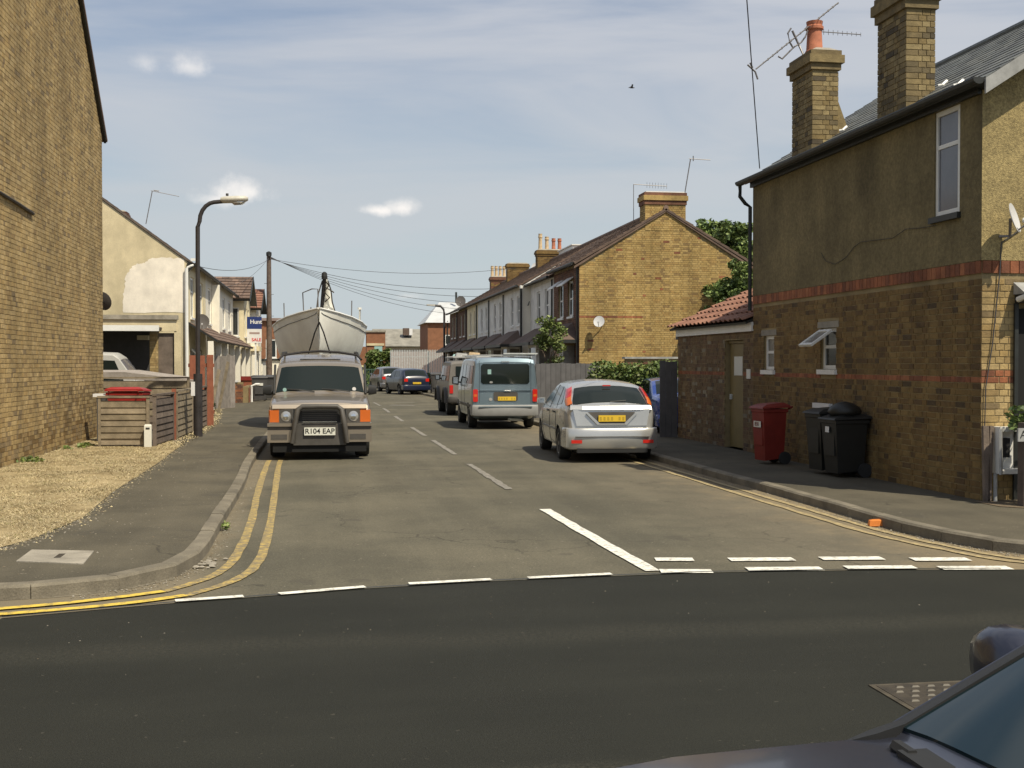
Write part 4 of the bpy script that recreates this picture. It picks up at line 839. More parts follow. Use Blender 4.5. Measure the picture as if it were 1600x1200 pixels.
# ------------------------------------------------------------------ RIGHT TERRACE
RXT, RZT = 11.68, 7.06
def right_house(Y0, Y1, fx, wall, label, tones=None, up=((.22, .36), (.60, .74)), gable=False, canopy=True, awn=False, ez=5.0, ground=None, group='terraced houses on the right'):
    L = Y1-Y0; h = thing('terraced_house', label, 'house', (fx, Y0, 0), group=group)
    W = [(L*a, L*c, 3.35, 4.62) for a, c in up]
    gw = ground or [(L*.18, L*.48, .95, 2.25)]; dr_ = (L*.66, L*.66+.9, .12, 2.2)
    b = MB(); wall_face(b, (fx, Y0, 0), Y_, -X_, 0, L, 0, ez, W+gw+[dr_], wall, .12)
    b.quad((fx, Y0, 0), (14.75, Y0, 0), (14.75, Y0, ez), (fx, Y0, ez), M['mortar'] if gable else wall)
    b.poly([(fx, Y0, ez), (14.75, Y0, ez), (RXT, Y0, RZT-.05)], M['mortar'] if gable else wall)
    b.quad((fx, Y1, 0), (14.75, Y1, 0), (14.75, Y1, ez), (fx, Y1, ez), wall); b.quad((14.75, Y0, 0), (14.75, Y1, 0), (14.75, Y1, ez), (14.75, Y0, ez), wall)
    b.build('wall', h, fix=False)
    if tones: brick_skin(h, (fx, Y0, 0), Y_, -X_, 0, L, .1, ez-.1, tones, [(a, c, z-.08, e) for a, c, z, e in W+gw+[dr_]])
    far = Y0 > 64
    for w_ in W:
        window(h, (fx, Y0, 0), Y_, -X_, w_, bars=((), (.5,)), fw=.07, depth=.06, glass=M['glass'] if wall is not M['grey_white'] else M['glass'])
        if awn:
            a = MB(); a.prism([(fx-.02, Y0+w_[0]-.1, w_[3]+.12), (fx-.42, Y0+w_[0]-.1, w_[3]-.16), (fx-.42, Y0+w_[0]-.1, w_[3]-.2), (fx-.02, Y0+w_[0]-.1, w_[3]+.08)], (0, w_[1]-w_[0]+.2, 0), M['white_paint']); a.build('awning', h)
    for w_ in gw: window(h, (fx, Y0, 0), Y_, -X_, w_, bars=((.5,), ()), fw=.07, depth=.06)
    d = MB(); d.obox((fx, Y0, 0), Y_, Z_, -X_, (dr_[0]+.05, .13, -.10), (dr_[1]-.05, 2.16, -.05), M['door_brown'] if far else M['white_paint']); d = d.build('door', h)
    g = MB(); g.obox((fx, Y0, 0), Y_, Z_, -X_, (dr_[0]+.22, 1.3, -.049), (dr_[1]-.22, 1.95, -.04), M['glass']); g.build('pane', d)
    # roof
    e0 = .22 if gable else 0
    A, B_, D_, C_ = (fx-.2, Y0-e0*.4, ez+.0), (fx-.2, Y1, ez+.0), (RXT, Y0-e0*.4, RZT), (RXT, Y1, RZT)
    b = MB(); slab(b, A, B_, D_, C_, .06, M['tile_brown'][2]); slab(b, (14.95, Y0-e0*.4, ez), (14.95, Y1, ez), D_, C_, .06, M['tile_brown'][2])
    r_ = b.build('roof', h)
    b = MB(); tiles(b, A, B_, D_, C_, 15, int(L/.3), M['tile_brown'], .03, .006); tiles(b, (14.95, Y1, ez), (14.95, Y0-e0*.4, ez), C_, D_, 10, int(L/.4), M['tile_brown'], .03, .006); b.build('roof_tiles', r_, fix=False, stuff=True)
    b = MB(); b.tube([(RXT, Y0-e0*.4, RZT+.03), (RXT, Y1, RZT+.03)], .09, M['tile_brown'][1], 8); b.build('ridge', r_)
    b = MB(); b.tube([(fx-.26, Y0, ez-.02), (fx-.26, Y1, ez-.02)], .055, M['fascia_dark'], 8); b.tube([(fx-.06, Y0+.12, ez-.1), (fx-.06, Y0+.12, .1)], .035, M['fascia_dark'], 6); b.build('gutter', h)
    if canopy:      # hipped tiled canopy over bay and door
        z0_, z1_, o = 2.5, 3.12, .95; ya, yb = Y0+.15, Y1-.2
        b = MB(); P = [(fx-.01, ya, z0_), (fx-o, ya+.0, z0_), (fx-o, yb, z0_), (fx-.01, yb, z0_)]; T1, T2 = (fx-.01, ya+.9, z1_), (fx-.01, yb-.9, z1_)
        b.add(P+[T1, T2], [(3,2,1,0), (1,2,5,4), (0,1,4), (2,3,5), (0,4,5,3)], M['tile_brown'][2]); c_ = b.build('canopy', h)
        b = MB(); b.box(fx-o-.02, fx-.01, ya-.02, ya+.03, z0_-.12, z0_-.003, M['fascia_dark']); b.box(fx-o-.02, fx-o+.03, ya+.031, yb, z0_-.12, z0_-.003, M['fascia_dark']); b.build('canopy_fascia', c_)
        # square bay under the canopy
        b = MB(); b.box(fx-.55, fx-.005, Y0+gw[0][0]-.15, Y0+gw[0][1]+.15, 0, .9, wall); b.box(fx-.55, fx-.005, Y0+gw[0][0]-.15, Y0+gw[0][1]+.15, 2.3, 2.49, wall)
        for yy in (Y0+gw[0][0]-.15, Y0+gw[0][1]+.03): b.box(fx-.55, fx-.43, yy, yy+.12, .901, 2.299, M['white_paint'])
        bay = b.build('bay', h); g = MB(); g.box(fx-.50, fx-.47, Y0+gw[0][0]-.02, Y0+gw[0][1]+.02, .901, 2.299, M['glass']); g.build('pane', bay)
        g = MB(); g.box(fx-.42, fx-.02, Y0+gw[0][0]-.13, Y0+gw[0][0]-.10, .901, 2.299, M['glass_mid']); g.build('pane', bay)
    return h
h1 = right_house(40.0, 44.6, 8.62, M['mortar'], 'end terrace with big yellow brick gable, wide chimney and dark red front', DRED, up=((.22, .42), (.60, .80)), gable=True, awn=True, ez=5.14)
gt = lambda u: 5.05+(u*(RZT-5.14)/(RXT-8.62) if u < RXT-8.62 else (14.75-8.62-u)*(RZT-5.14)/(14.75-RXT))
brick_skin(h1, (8.62, 40.0, 0), X_, -Y_, 0, 6.13, .1, 7.0, LIT, top=gt, tone=lambda u, z: REDB if (3.2 < z < 3.27 and u < 2.2) or (random.random() < .012) else LIT, name='gable_brick_courses')
b = MB()
b.prism([(8.42, 39.93, 5.02), (RXT, 39.93, RZT-.02), (14.95, 39.93, 5.02), (14.95, 39.93, 4.94), (RXT, 39.93, RZT-.12), (8.42, 39.93, 4.94)], (0, .05, 0), M['tile_brown'][0]); b.build('verge_board', h1)
chimney(h1, 10.95, 12.40, 39.985, 40.7, 6.3, 7.62, LIT, capmat=DRED[2], cap=.42, flaunch=False)
b = MB(); b.box(10.98, 12.37, 40.0, 40.68, 7.62, 7.66, M['white_paint']); b.build('chimney_cap', h1)
dish(None, (9.23, 39.62, 3.10), .19, (-.35, -.85, .35), M['dish'], 'pale satellite dish on the big yellow brick gable casting a slanted shadow', (9.42, 39.98, 2.96))
right_house(44.61, 49.9, 8.62, M['grey_white'], 'grey white terraced house right behind the young street tree', up=((.22, .36), (.56, .70)))
o = right_house(49.91, 55.0, 8.28, M['grey_white'], 'white painted terraced house with bright stepped forward side wall and dark downpipe', up=((.16, .3), (.5, .64)))
b = MB(); b.quad((8.28, 49.90, 0), (8.63, 49.90, 0), (8.63, 49.90, 4.99), (8.28, 49.90, 4.99), M['white_wall']); b.build('side_wall', o, fix=False)
b = MB(); b.tube([(8.2, 49.82, 4.9), (8.2, 49.82, .1)], .05, M['fascia_dark'], 8); b.build('downpipe', o)
b = MB(); b.lathe([(.03, 0), (.07, .02), (.07, .12), (.03, .14)], M['white_paint'], 10, (8.2, 49.8, 4.85)); b.build('hopper', o)
b = MB(); b.tube([(8.5, 49.86, 4.15), (8.5, 49.80, 4.15), (8.56, 49.80, 4.32)], .02, M['fascia_dark'], 6); b.build('bracket', o)
right_house(55.01, 60.0, 8.28, M['grey_white'], 'white terraced house between the stepped side wall and the five pot chimney')
right_house(60.01, 65.0, 8.28, M['grey_white'], 'white terraced house under the chimney with orange and buff pots')
right_house(65.01, 70.0, 8.28, M['cream_wall'], 'cream fronted terraced house, next after the white ones')
right_house(70.01, 75.0, 8.28, M['mortar'], 'dark brick terraced house under the potless chimney', DRED, ez=5.0)
right_house(75.01, 80.0, 8.28, M['mortar'], 'last dark brick terraced house at the far end under buff chimney pots', DRED, ez=5.0)
def stack(label, x0, x1, y, z1, tones, pots, name='chimney_stack', potmat=None, ph=.62):
    t = thing(name, label, 'chimney', ((x0+x1)/2, y, 6.2)); chimney(t, x0, x1, y, y+.6, 5.9, z1, tones, pots, potmat=potmat, cap=.3, pot_h=ph); return t
stack('brick chimney with two buff and two orange pots on the right terrace', 10.95, 12.35, 61.2, 7.62, DARK_SHADED, [(11.15, 61.5, .85, M['pot_buff']), (11.5, 61.5, .7, M['pot_buff']), (11.86, 61.5, .62), (12.18, 61.5, .62)])
stack('plain brick chimney without pots between the two chimneys with pots', 10.9, 12.2, 71.3, 7.75, DARK_SHADED, [])
stack('far brick chimney carrying a row of five buff pots', 10.95, 12.3, 79.0, 7.5, [DRED[2], DRED[0], DARK_SHADED[2]], [(11.08+.27*i, 79.3, .72, M['pot_buff']) for i in range(5)])
dish(None, (12.55, 70.6, 7.45), .30, (-.2, -.9, .2), M['dish'], 'small white satellite dish on the ridge beside the potless chimney', (12.4, 71.0, 7.1))
dish(None, (8.95, 79.4, 5.85), .34, (-.2, -.9, .2), M['dish_dark'], 'dark round dish on the roof at the far end of the right terrace', (9.1, 79.7, 5.4))
b = MB(); b.box(11.85, 13.0, 56.5, 60, 6.6, 7.42, M['white_paint']); b.box(11.78, 13.05, 56.43, 60.05, 7.422, 7.47, M['white_paint']); b.single('roof_dormer', 'white boxy dormer rising behind the ridge of the right terrace', 'dormer', (12.4, 58, 6.6))
p0 = Yp(990, 345, 41); p1 = Yp(990, 288, 41)
t = thing('tv_aerial', 'thin television aerial with level boom left of the wide gable chimney', 'aerial', p0)
b = MB(); b.tube([p0, p1], .012, M['aerial'], 6); b.build('mast', t)
b = MB(); b.tube([p1, Yp(1042, 291, 41)], .014, M['aerial'], 6)
for i in range(8): c = p1.lerp(Yp(1042, 291, 41), .4+i*.085); b.tube([c-Z_*.1, c+Z_*.1], .006, M['aerial'], 4)
b.build('boom', t)
p0 = Yp(1070, 302, 40.8); p1 = Yp(1079, 248, 40.8)
t = thing('tv_aerial', 'leaning television aerial with short boom right of the wide gable chimney', 'aerial', p0)
b = MB(); b.tube([p0, p1], .02, M['aerial'], 6); b.build('mast', t)
b = MB(); b.tube([p1-X_*.05, Yp(1110, 250, 40.8)], .014, M['aerial'], 6); b.tube([p1+Z_*.1+X_*.1, p1-Z_*.08+X_*.1], .02, M['aerial'], 6); b.build('boom', t)

# far lamp at the end of the terrace
t = thing('street_lamp', 'far dark street lamp with curved arm at the end of the right terrace', 'street lamp', (7.6, 77, .0))
b = MB(); b.tube([(7.6, 77, 0), (7.6, 77, 4.9), (7.55, 77, 5.2), (7.35, 77, 5.42), (7.0, 77, 5.45)], .07, M['lamp_post'], 8); b.build('post', t, smooth=40)
b = MB(); b.box(6.45, 7.0, 76.9, 77.1, 5.42, 5.52, M['lamp_head']); b.build('lamp_head', t)

# garden fence, wall, hedge and grey panel on the right
def board_fence(name, label, A, B_, h, n, mts, loc_z=.1, th=.022, gap=.008, jag=.02, group=None, cat='fence', rails=True):
    A, B_ = V3((*A, 0)), V3((*B_, 0)); U = (B_-A).normalized(); W = Vector((U.y, -U.x, 0)); L = (B_-A).length
    t = thing(name, label, cat, (A.x, A.y, loc_z), group=group); w = L/n
    for i in range(n):
        m = random.choice(mts); b = MB(); hh = h+random.uniform(-jag, jag); b.obox((A.x, A.y, loc_z), U, Z_, W, (i*w+gap/2, 0, 0), ((i+1)*w-gap/2, hh, th+random.uniform(0, .006)), m); b.build('board', t)
    if rails:
        for z in (.3, h-.3): b = MB(); b.obox((A.x, A.y, loc_z), U, Z_, W, (0, z, -.06), (L, z+.09, -.005), mts[0]); b.build('rail', t)
    return t
board_fence('board_fence', 'tall dark grey board fence behind the silver hatchback', (5.95, 33.6), (7.95, 34.0), 1.58, 13, [M['panel_grey']])
board_fence('grey_fence', 'dark grey painted fence panel at the far corner of the side extension', (7.02, 24.46), (7.41, 24.46), 1.62, 3, [M['panel_grey']])
t = thing('garden_wall', 'brick garden wall with pale coping behind the hedge, below the yellow gable', 'wall', (9.0, 32.5, 0))
b = MB(); b.box(8.35, 10.6, 32.5, 32.7, 0, 1.80, M['mortar']); b.build('wall', t); brick_skin(t, (8.35, 32.5, 0), X_, -Y_, 0, 2.25, .9, 1.76, DRED)
b = MB(); b.box(8.30, 10.65, 32.44, 32.76, 1.803, 1.86, M['lead']); b.build('coping', t)
cl = [(6.9+i*.34+random.uniform(-.1, .1), 29.2+random.uniform(-.25, .25), 1.25+random.uniform(-.08, .1), .36, .45, .48) for i in range(8)]+[(6.95+i*.4, 29.2, .55, .4, .45, .5) for i in range(7)]+[(7.0+i*.4, 29.0, 1.48, .3, .35, .26) for i in range(7)]+[(8.7, 30.2, 1.2, .5, .5, .5)]
plant('hedge', 'bright green leafy hedge between the dark fence and the grey panel', 'hedge', (7.9, 29.2, .1), cl, 15000, .055, LEAF+LEAFY, [([(7.2+i*.5, 29.2, .1), (7.25+i*.5, 29.2, 1.2)], .03) for i in range(4)])

# trees
def limbs(base, h, r, n, spread):
    out = [([base, (base[0]+.1, base[1], base[2]+h*.5), (base[0]+.05, base[1]+.1, base[2]+h)], [r, r*.8, r*.5])]; top = V3(base)+Z_*h*.75
    for i in range(n):
        a = i*2.4; e = top+Vector((math.cos(a)*spread, math.sin(a)*spread, random.uniform(.3, .9)*spread)); out.append(([top-Z_*h*.2*random.random(), top.lerp(e, .5)+Z_*.1, e], [r*.5, r*.3, r*.12]))
    return out
def crown(c, rad, n, cr): 
    out = []
    for _ in range(n):
        d = Vector((random.gauss(0, 1), random.gauss(0, 1), random.gauss(0, 1))).normalized()*random.random()**.33
        k = cr*random.uniform(.65, 1.25); out.append((c[0]+d.x*rad[0], c[1]+d.y*rad[1], c[2]+d.z*rad[2], k, k, k*.8))
    return out
def crown_px(spots, Y, n, dy=1.2):
    out = []
    for (px, py, rp) in spots:
        c = Yp(px, py, Y); r0 = rp/FPX*Y
        for _ in range(n): out.append((c.x+random.gauss(0, r0*.38), Y+random.gauss(0, dy), c.z+random.gauss(0, r0*.34), r0*.5, r0*.5, r0*.42))
    return out
c1_ = crown_px([(1092, 362, 22), (1128, 372, 30), (1150, 395, 34), (1120, 400, 34), (1165, 420, 36), (1135, 440, 40), (1165, 460, 38), (1100, 375, 22), (1150, 375, 24), (1110, 385, 26)], 52, 10)
plant('tree', 'large green tree rising behind the yellow brick gable', 'tree', (19.0, 52, 0), c1_, 36000, .11, LEAF, limbs((19.0, 52, 0), 4.0, .25, 8, 2.4))
c2_ = crown_px([(1150, 425, 20), (1140, 450, 26), (1165, 445, 26), (1128, 475, 18), (1160, 480, 28), (1112, 462, 9), (1120, 500, 16), (1150, 460, 30)], 38.6, 9, .5)
plant('tree', 'lower green tree in front of the right slope of the yellow gable', 'tree', (13.9, 38.6, 0), c2_, 16000, .065, LEAF+LEAFY[:1], limbs((13.9, 38.6, 0), 2.6, .12, 6, .9))
cl = crown((7.15, 37.5, 2.25), (.42, .5, .85), 16, .24)+crown((6.95, 37.5, 3.1), (.2, .25, .35), 4, .18)
plant('street_tree', 'slender young tree with light green leaves in front of the right terrace', 'tree', (7.1, 37.5, .1), cl, 2400, .055, LEAFY, limbs((7.1, 37.5, .1), 2.3, .045, 6, .5))

# ------------------------------------------------------------------ LEFT SIDE: lamp, fences, carport, terrace
t = thing('street_lamp', 'dark street lamp with pale lamp head on the left pavement', 'street lamp', (-2.73, 26.2, .1))
b = MB(); b.tube([(-2.73, 26.2, .1), (-2.73, 26.2, 1.45)], .095, M['lamp_post'], 14); b.build('base_column', t, smooth=40)
b = MB(); b.tube([(-2.73, 26.2, 1.45)]+[(-2.72, 26.2, 4.6)]+[(-2.68+.34-.34*math.cos(q), 26.2, 4.72+.42*math.sin(q)) for q in (0, .3, .6, .9, 1.2, 1.45)]+[(-2.10, 26.2, 5.17)], [.048]*2+[.045]*7, M['lamp_post'], 12); b.build('post', t, smooth=40)
b = MB(); b.loft([[(x, 26.2+w*math.cos(q), z+hh*math.sin(q)) for q in [k*math.pi/6 for k in range(12)]] for x, w, z, hh in ((-2.24, .05, 5.19, .05), (-2.18, .10, 5.19, .075), (-1.95, .12, 5.205, .08), (-1.72, .115, 5.22, .07), (-1.66, .06, 5.225, .04))], M['lamp_head']); hd = b.build('lamp_head', t, smooth=50)
b = MB(); b.loft([[(x, 26.2+w*math.cos(q), z+hh*math.sin(q)) for q in [k*math.pi/6 for k in range(12)]] for x, w, z, hh in ((-2.0, .05, 5.14, .02), (-1.95, .09, 5.13, .05), (-1.78, .09, 5.145, .05), (-1.72, .05, 5.16, .02))], M['clear_lens']); b.build('diffuser', hd, smooth=50)
b = MB(); b.tube([(-2.1, 26.2, 5.28), (-2.1, 26.2, 5.33)], .03, M['bin_grey']); b.build('photocell', hd)
b = MB(); b.box(-2.86, -2.78, 26.04, 26.10, .98, 1.28, M['sheet_white']); b.build('notice', t)

def slat_fence(label, A, B_, h, n, mts, posts=True, z=.1, group=None):
    A, B_ = V3((*A, 0)), V3((*B_, 0)); U = (B_-A).normalized(); W = Vector((U.y, -U.x, 0)); L = (B_-A).length
    t = thing('slatted_fence', label, 'fence', (A.x, A.y, z), group=group); sh = (h-.1)/n
    for i in range(n):
        b = MB(); z0 = .05+i*sh; j = random.uniform(-.004, .004)
        b.prism([V3((A.x, A.y, z+z0-.008))+U*.05+W*(.028+j), V3((A.x, A.y, z+z0+sh-.002))+U*.05+W*(.008+j), V3((A.x, A.y, z+z0+sh-.002))+U*.05+W*(-.004+j), V3((A.x, A.y, z+z0+.004))+U*.05+W*(.014+j)], U*(L-.1), random.choice(mts)); b.build('slat', t)
    for (a, c, zz0, zz1) in ((0, .05, 0, h), (L-.05, L, 0, h)): b = MB(); b.obox((A.x, A.y, z), U, Z_, W, (a, zz0, -.03), (c, zz1, .035), random.choice(mts)); b.build('post', t)
    k = max(1, int(L/.6))
    for i in range(1, k): b = MB(); b.obox((A.x, A.y, z), U, Z_, W, (L*i/k-.02, .0, -.03), (L*i/k+.02, h-.06, -.006), mts[0]); b.build('batten', t)
    b = MB(); b.obox((A.x, A.y, z), U, Z_, W, (-.01, h+.002, -.04), (L+.01, h+.04, .045), mts[0]); b.build('rail', t)
    return t
WG, WD = M['wood_grey'], M['wood_dark']
slat_fence('slatted timber fence end facing the camera beside the far corner of the brick wall', (-4.24, 23.2), (-3.30, 23.1), .92, 7, WG)
slat_fence('first slatted fence panel along the left pavement, next to the white marker', (-3.22, 23.16), (-3.10, 24.9), .95, 7, WD+WG[:1])
b = MB(); b.box(-3.13, -3.05, 25.0, 25.1, .1, 1.15, M['rust_panel']); b.single('fence_post', 'red brown fence post between two slatted panels on the left', 'post', (-3.09, 25.05, .1))
slat_fence('second slatted fence panel along the left pavement behind the lamp post', (-3.07, 25.2), (-3.02, 27.6), .98, 7, WG)
slat_fence('third slatted fence panel, farthest along the left pavement', (-3.02, 27.75), (-2.98, 30.4), .98, 7, WD)
slat_fence('long weathered slatted fence behind the red lidded bin', (-5.9, 28.6), (-3.15, 28.4), 1.22, 7, WG[:2]+WD[1:2])
t = thing('marker_post', 'short white marker post at the front corner of the slatted fence', 'marker post', (-3.30, 22.98, .1))
b = MB(); b.loft([[(-3.375, 22.95, .1), (-3.245, 22.95, .1), (-3.245, 23.03, .1), (-3.375, 23.03, .1)], [(-3.375, 22.95, .50), (-3.245, 22.95, .50), (-3.245, 23.03, .50), (-3.375, 23.03, .50)], [(-3.36, 22.96, .53), (-3.26, 22.96, .53), (-3.26, 23.02, .53), (-3.36, 23.02, .53)]], M['sign_white']); b.build('post', t)
b = MB(); b.box(-3.345, -3.275, 22.943, 22.948, .44, .47, M['ink']); b.build('plate', t)
t = wheelie('wheelie_bin', 'red wheelie bin with its lid showing above the slatted fence on the left', (-3.98, 25.0, .1), R(175), M['bin_red'], h=1.1, w=.72, d=.7)
b = MB(); b.box(-4.62, -4.05, 24.7, 25.0, 1.0, 1.06, M['sheet_white']); b.box(-4.55, -4.12, 24.72, 24.98, .1, .999, M['bin_grey']); b.single('storage_box', 'box with white lid just left of the red bin behind the fence', 'box', (-4.3, 24.8, .1))
t = board_fence('board_fence', 'red brown upright boards behind the lamp post on the left', (-3.42, 30.6), (-2.80, 30.75), 1.78, 3, [M['rust_panel']], jag=.01, gap=.05)
b = MB(); b.prism([(-3.45, 38.6, .1), (-3.36, 38.6, .1), (-3.05, 38.7, 1.7), (-3.14, 38.7, 1.75)], (0, .04, 0), WG[1]); b.single('loose_board', 'grey board leaning against the tall silvered fence', 'timber', (-3.45, 38.6, .1))
b = MB(); b.prism([(-3.75, 38.9, .1), (-3.62, 38.9, .1), (-3.35, 39.0, 1.45), (-3.45, 39.0, 1.5)], (0, .04, 0), WG[2]); b.single('loose_board', 'shorter dark gapped board leaning left of the tall silvered fence', 'timber', (-3.75, 38.9, .1))
board_fence('board_fence', 'tall silvered upright board fence on the left pavement', (-3.85, 41.0), (-3.25, 43.4), 1.85, 9, M['wood_board'], jag=.05, gap=.012)
x, y = -3.62, 39.2; plant('weed', 'green weed at the foot of the tall silvered fence', 'weed', (x, y, .1), [(x, y, .3, .1, .2, .2)], 120, .04, LEAFY, [([(x, y, .1), (x, y, .3)], .008)])
# felt roofed store and carport behind the fence
b = MB(); b.loft([[(-6.6, 30.2, 1.36), (-3.25, 30.2, 1.20), (-3.25, 30.2, 1.26), (-4.9, 30.2, 1.46), (-6.6, 30.2, 1.46)], [(-6.6, 32.6, 1.40), (-3.5, 32.6, 1.24), (-3.5, 32.6, 1.30), (-4.9, 32.6, 1.5), (-6.6, 32.6, 1.5)]], M['wood_board'][1]); b.box(-6.4, -3.4, 30.35, 32.4, 0, 1.19, M['wood_dark'][0])
b.single('garden_store', 'low store with pale sloping top behind the long slatted fence', 'shed', (-4.8, 31, 0))
t = thing('carport', 'flat roofed carport with cream parapet and brick pier against the rendered gable', 'carport', (-5.5, 36.5, 0))
zP = lambda py, Y: Yp(200, py, Y).z
b = MB(); b.box(-13, -4.5, 37.2, 37.4, zP(517, 37.2), zP(499, 37.2), M['render_cream']); b.build('parapet', t)
b = MB(); b.box(-13, -4.47, 37.14, 37.44, zP(499, 37.2)+.002, zP(492, 37.2), M['concrete']); b.build('coping', t)
b = MB(); b.box(-13, Yp(248, 510, 36.2).x, 36.2, 36.3, zP(517, 36.2), zP(508, 36.2), M['white_paint']); b.build('fascia', t)
b = MB(); b.box(-13, Yp(246, 510, 36.2).x, 36.3, 37.19, zP(510, 36.2)-.04, zP(510, 36.2), M['wood_dark'][0]); b.box(-13, -5.2, 37.45, 39.4, 2.7, 2.8, M['fascia_dark']); b.build('roof', t)
xa, xb = Yp(234, 550, 37.2).x, Yp(247, 550, 37.2).x
b = MB(); b.box(xa, xb, 37.2, 37.4, 0, zP(517, 37.2)-.002, M['mortar']); pi = b.build('pier', t); brick_skin(pi, (xa, 37.2, 0), X_, -Y_, 0, xb-xa, .1, 2.6, STOCK)
b = MB(); b.box(xb+.002, Yp(272, 550, 37.2).x, 37.3, 37.35, 0, zP(520, 37.2), M['wood_dark'][1]); b.build('door', t)
b = MB(); b.box(Yp(272, 550, 37.2).x+.002, Yp(283, 550, 37.2).x, 37.22, 37.4, 0, zP(500, 37.2)-.05, M['render_cream']); b.build('side_pier', t)
b = MB(); b.box(-13, xa, 39.2, 39.3, 0, 2.7, M['bin_grey']); b.build('back_wall', t)
b = MB(); b.box(Yp(214, 528, 38.9).x, Yp(232, 528, 38.9).x, 38.9, 39.1, zP(531, 38.9), zP(524, 38.9), M['render_cream']); b.build('beam', t)

# rendered end gable and left terrace
LF = -4.43; LRX = -8.45; LRZ = 7.98
def left_house(Y0, Y1, fx, wall, label, gable=None, ez=5.0, porch=True, roof=M['tile_brown'], up=((.14, .34), (.58, .82))):
    L = Y1-Y0; h = thing('terraced_house', label, 'house', (fx, Y0, 0), group='terraced houses on the left'); W = [(L*a, L*c, 3.2, 4.55) for a, c in up]; gw = [(L*.12, L*.42, .9, 2.15)]; dr_ = (L*.62, L*.62+.95, .12, 2.15)
    b = MB(); wall_face(b, (fx, Y0, 0), Y_, X_, 0, L, 0, ez, W+gw+[dr_], wall, .12)
    g_ = gable or wall; b.poly([(-12.4, Y0, 0), (fx, Y0, 0), (fx, Y0, ez), (LRX, Y0, LRZ-.05), (-12.4, Y0, ez)], g_); b.poly([(-12.4, Y1, 0), (fx, Y1, 0), (fx, Y1, ez), (LRX, Y1, LRZ-.05), (-12.4, Y1, ez)], wall); b.build('wall', h, fix=False)
    for w_ in W: window(h, (fx, Y0, 0), Y_, X_, w_, bars=((.5,), (.65,)), fw=.07, depth=.05, glass=M['glass_mid'])
    for w_ in gw: window(h, (fx, Y0, 0), Y_, X_, w_, bars=((.5,), ()), fw=.07, depth=.05)
    d = MB(); d.obox((fx, Y0, 0), Y_, Z_, X_, (dr_[0]+.05, .13, -.10), (dr_[1]-.05, 2.1, -.05), M['white_paint']); d.build('door', h)
    A, B_, D_, C_ = (fx+.22, Y0-.012, ez-.12), (fx+.22, Y1, ez-.12), (LRX, Y0-.012, LRZ), (LRX, Y1, LRZ)
    b = MB(); slab(b, A, B_, D_, C_, .06, M['fascia_dark']); slab(b, (-12.6, Y0-.012, ez-.12), (-12.6, Y1, ez-.12), D_, C_, .06, M['fascia_dark']); r_ = b.build('roof', h)
    b = MB(); tiles(b, A, B_, D_, C_, 14, int(L/.35), roof, .03, .006); b.build('roof_tiles', r_, fix=False, stuff=True)
    b = MB(); b.tube([(fx+.25, Y0, ez-.12), (fx+.25, Y1, ez-.12)], .055, M['fascia_dark'], 8); b.build('gutter', h)
    if porch:
        a = MB(); A, B_, D_, C_ = (fx+.95, Y0+.1, 2.42), (fx+.95, Y1-.02, 2.42), (fx+.01, Y0+.1, 3.02), (fx+.01, Y1-.02, 3.02); slab(a, A, B_, D_, C_, .06, M['fascia_dark']); p = a.build('porch_roof', h)
        a = MB(); tiles(a, A, B_, D_, C_, 4, int(L/.35), roof, .025, .006); a.build('roof_tiles', p, fix=False, stuff=True)
        for yy in (Y0+.12, (Y0+Y1)/2, Y1-.3): a = MB(); a.box(fx+.62, fx+.8, yy, yy+.18, 0, 2.40, M['white_wall']); a.build('porch_pillar', h)
    return h
hL = left_house(39.5, 45.3, LF, M['cream_wall'], 'end house with large cream rendered gable patched in white', gable=M['render_cream'])
b = MB(); xs = lambda px: Yp(px, 450, 39.49).x; zz = lambda py: Yp(250, py, 39.49).z
pts = [(px, py) for px, py in ((193, 488), (191, 470), (195, 450), (196, 430), (204, 420), (214, 412), (226, 411), (236, 404), (256, 402), (288, 404), (289, 430), (289, 488))]
pp = []
for i in range(len(pts)):
    a, c = pts[i], pts[(i+1) % len(pts)]
    for k in range(6): f = k/6; pp.append((xs(a[0]*(1-f)+c[0]*f+random.uniform(-1.3, 1.3)*(a[0] < 285)), 39.492, zz(a[1]*(1-f)+c[1]*f+random.uniform(-1.2, 1.2))))
b.poly(pp, M['render_cool']); b.build('white_patch', hL, fix=False)
b = MB(); b.tube([(LF-.0, 39.40, 4.75), (LF+.12, 39.40, 4.82), (LF+.2, 39.42, 4.85)], .04, M['white_paint'], 8); b.tube([(LF-.02, 39.40, 4.75), (LF-.02, 39.40, .4)], .055, M['white_paint'], 10); b.build('downpipe', hL)
b = MB(); b.prism([(LF+.24, 39.40, 4.84), (LF+.02, 39.40, 4.6), (LF+.02, 39.40, 5.0)], (0, .06, 0), M['fascia_dark']); b.build('soffit_end', hL)
b = MB(); b.box(LF+.12, LF+.34, 39.34, 39.39, 4.97, 5.06, M['white_paint']); b.build('gutter_end', hL)
b = MB(); b.prism([(LF+.22, 39.46, 4.90), (LRX, 39.46, LRZ+.03), (LRX, 39.46, LRZ-.05), (LF+.22, 39.46, 4.82)], (0, .027, 0), M['wood_dark'][0]); b.build('verge_board', hL)
b = MB(); b.prism([(LF+.03, 40.3, 2.12), (LF+.03, 41.2, 2.12), (LF+.38, 41.2, 1.72), (LF+.38, 40.3, 1.72)], (.03, 0, .03), M['white_paint']); b.build('open_casement', hL)
left_house(45.31, 51.6, LF, M['white_wall'], 'white terraced house next after the cream rendered gable')
left_house(51.61, 58.4, LF, M['white_wall'], 'white terraced house with tiled porch roof before the projecting bays')
b = MB(); b.box(LF+.01, LF+.30, 47.6, 47.85, 0, 4.75, M['white_wall']); b.single('party_wall', 'bright white projecting party wall between the left terraced houses', 'wall', (LF+.15, 47.7, 0))
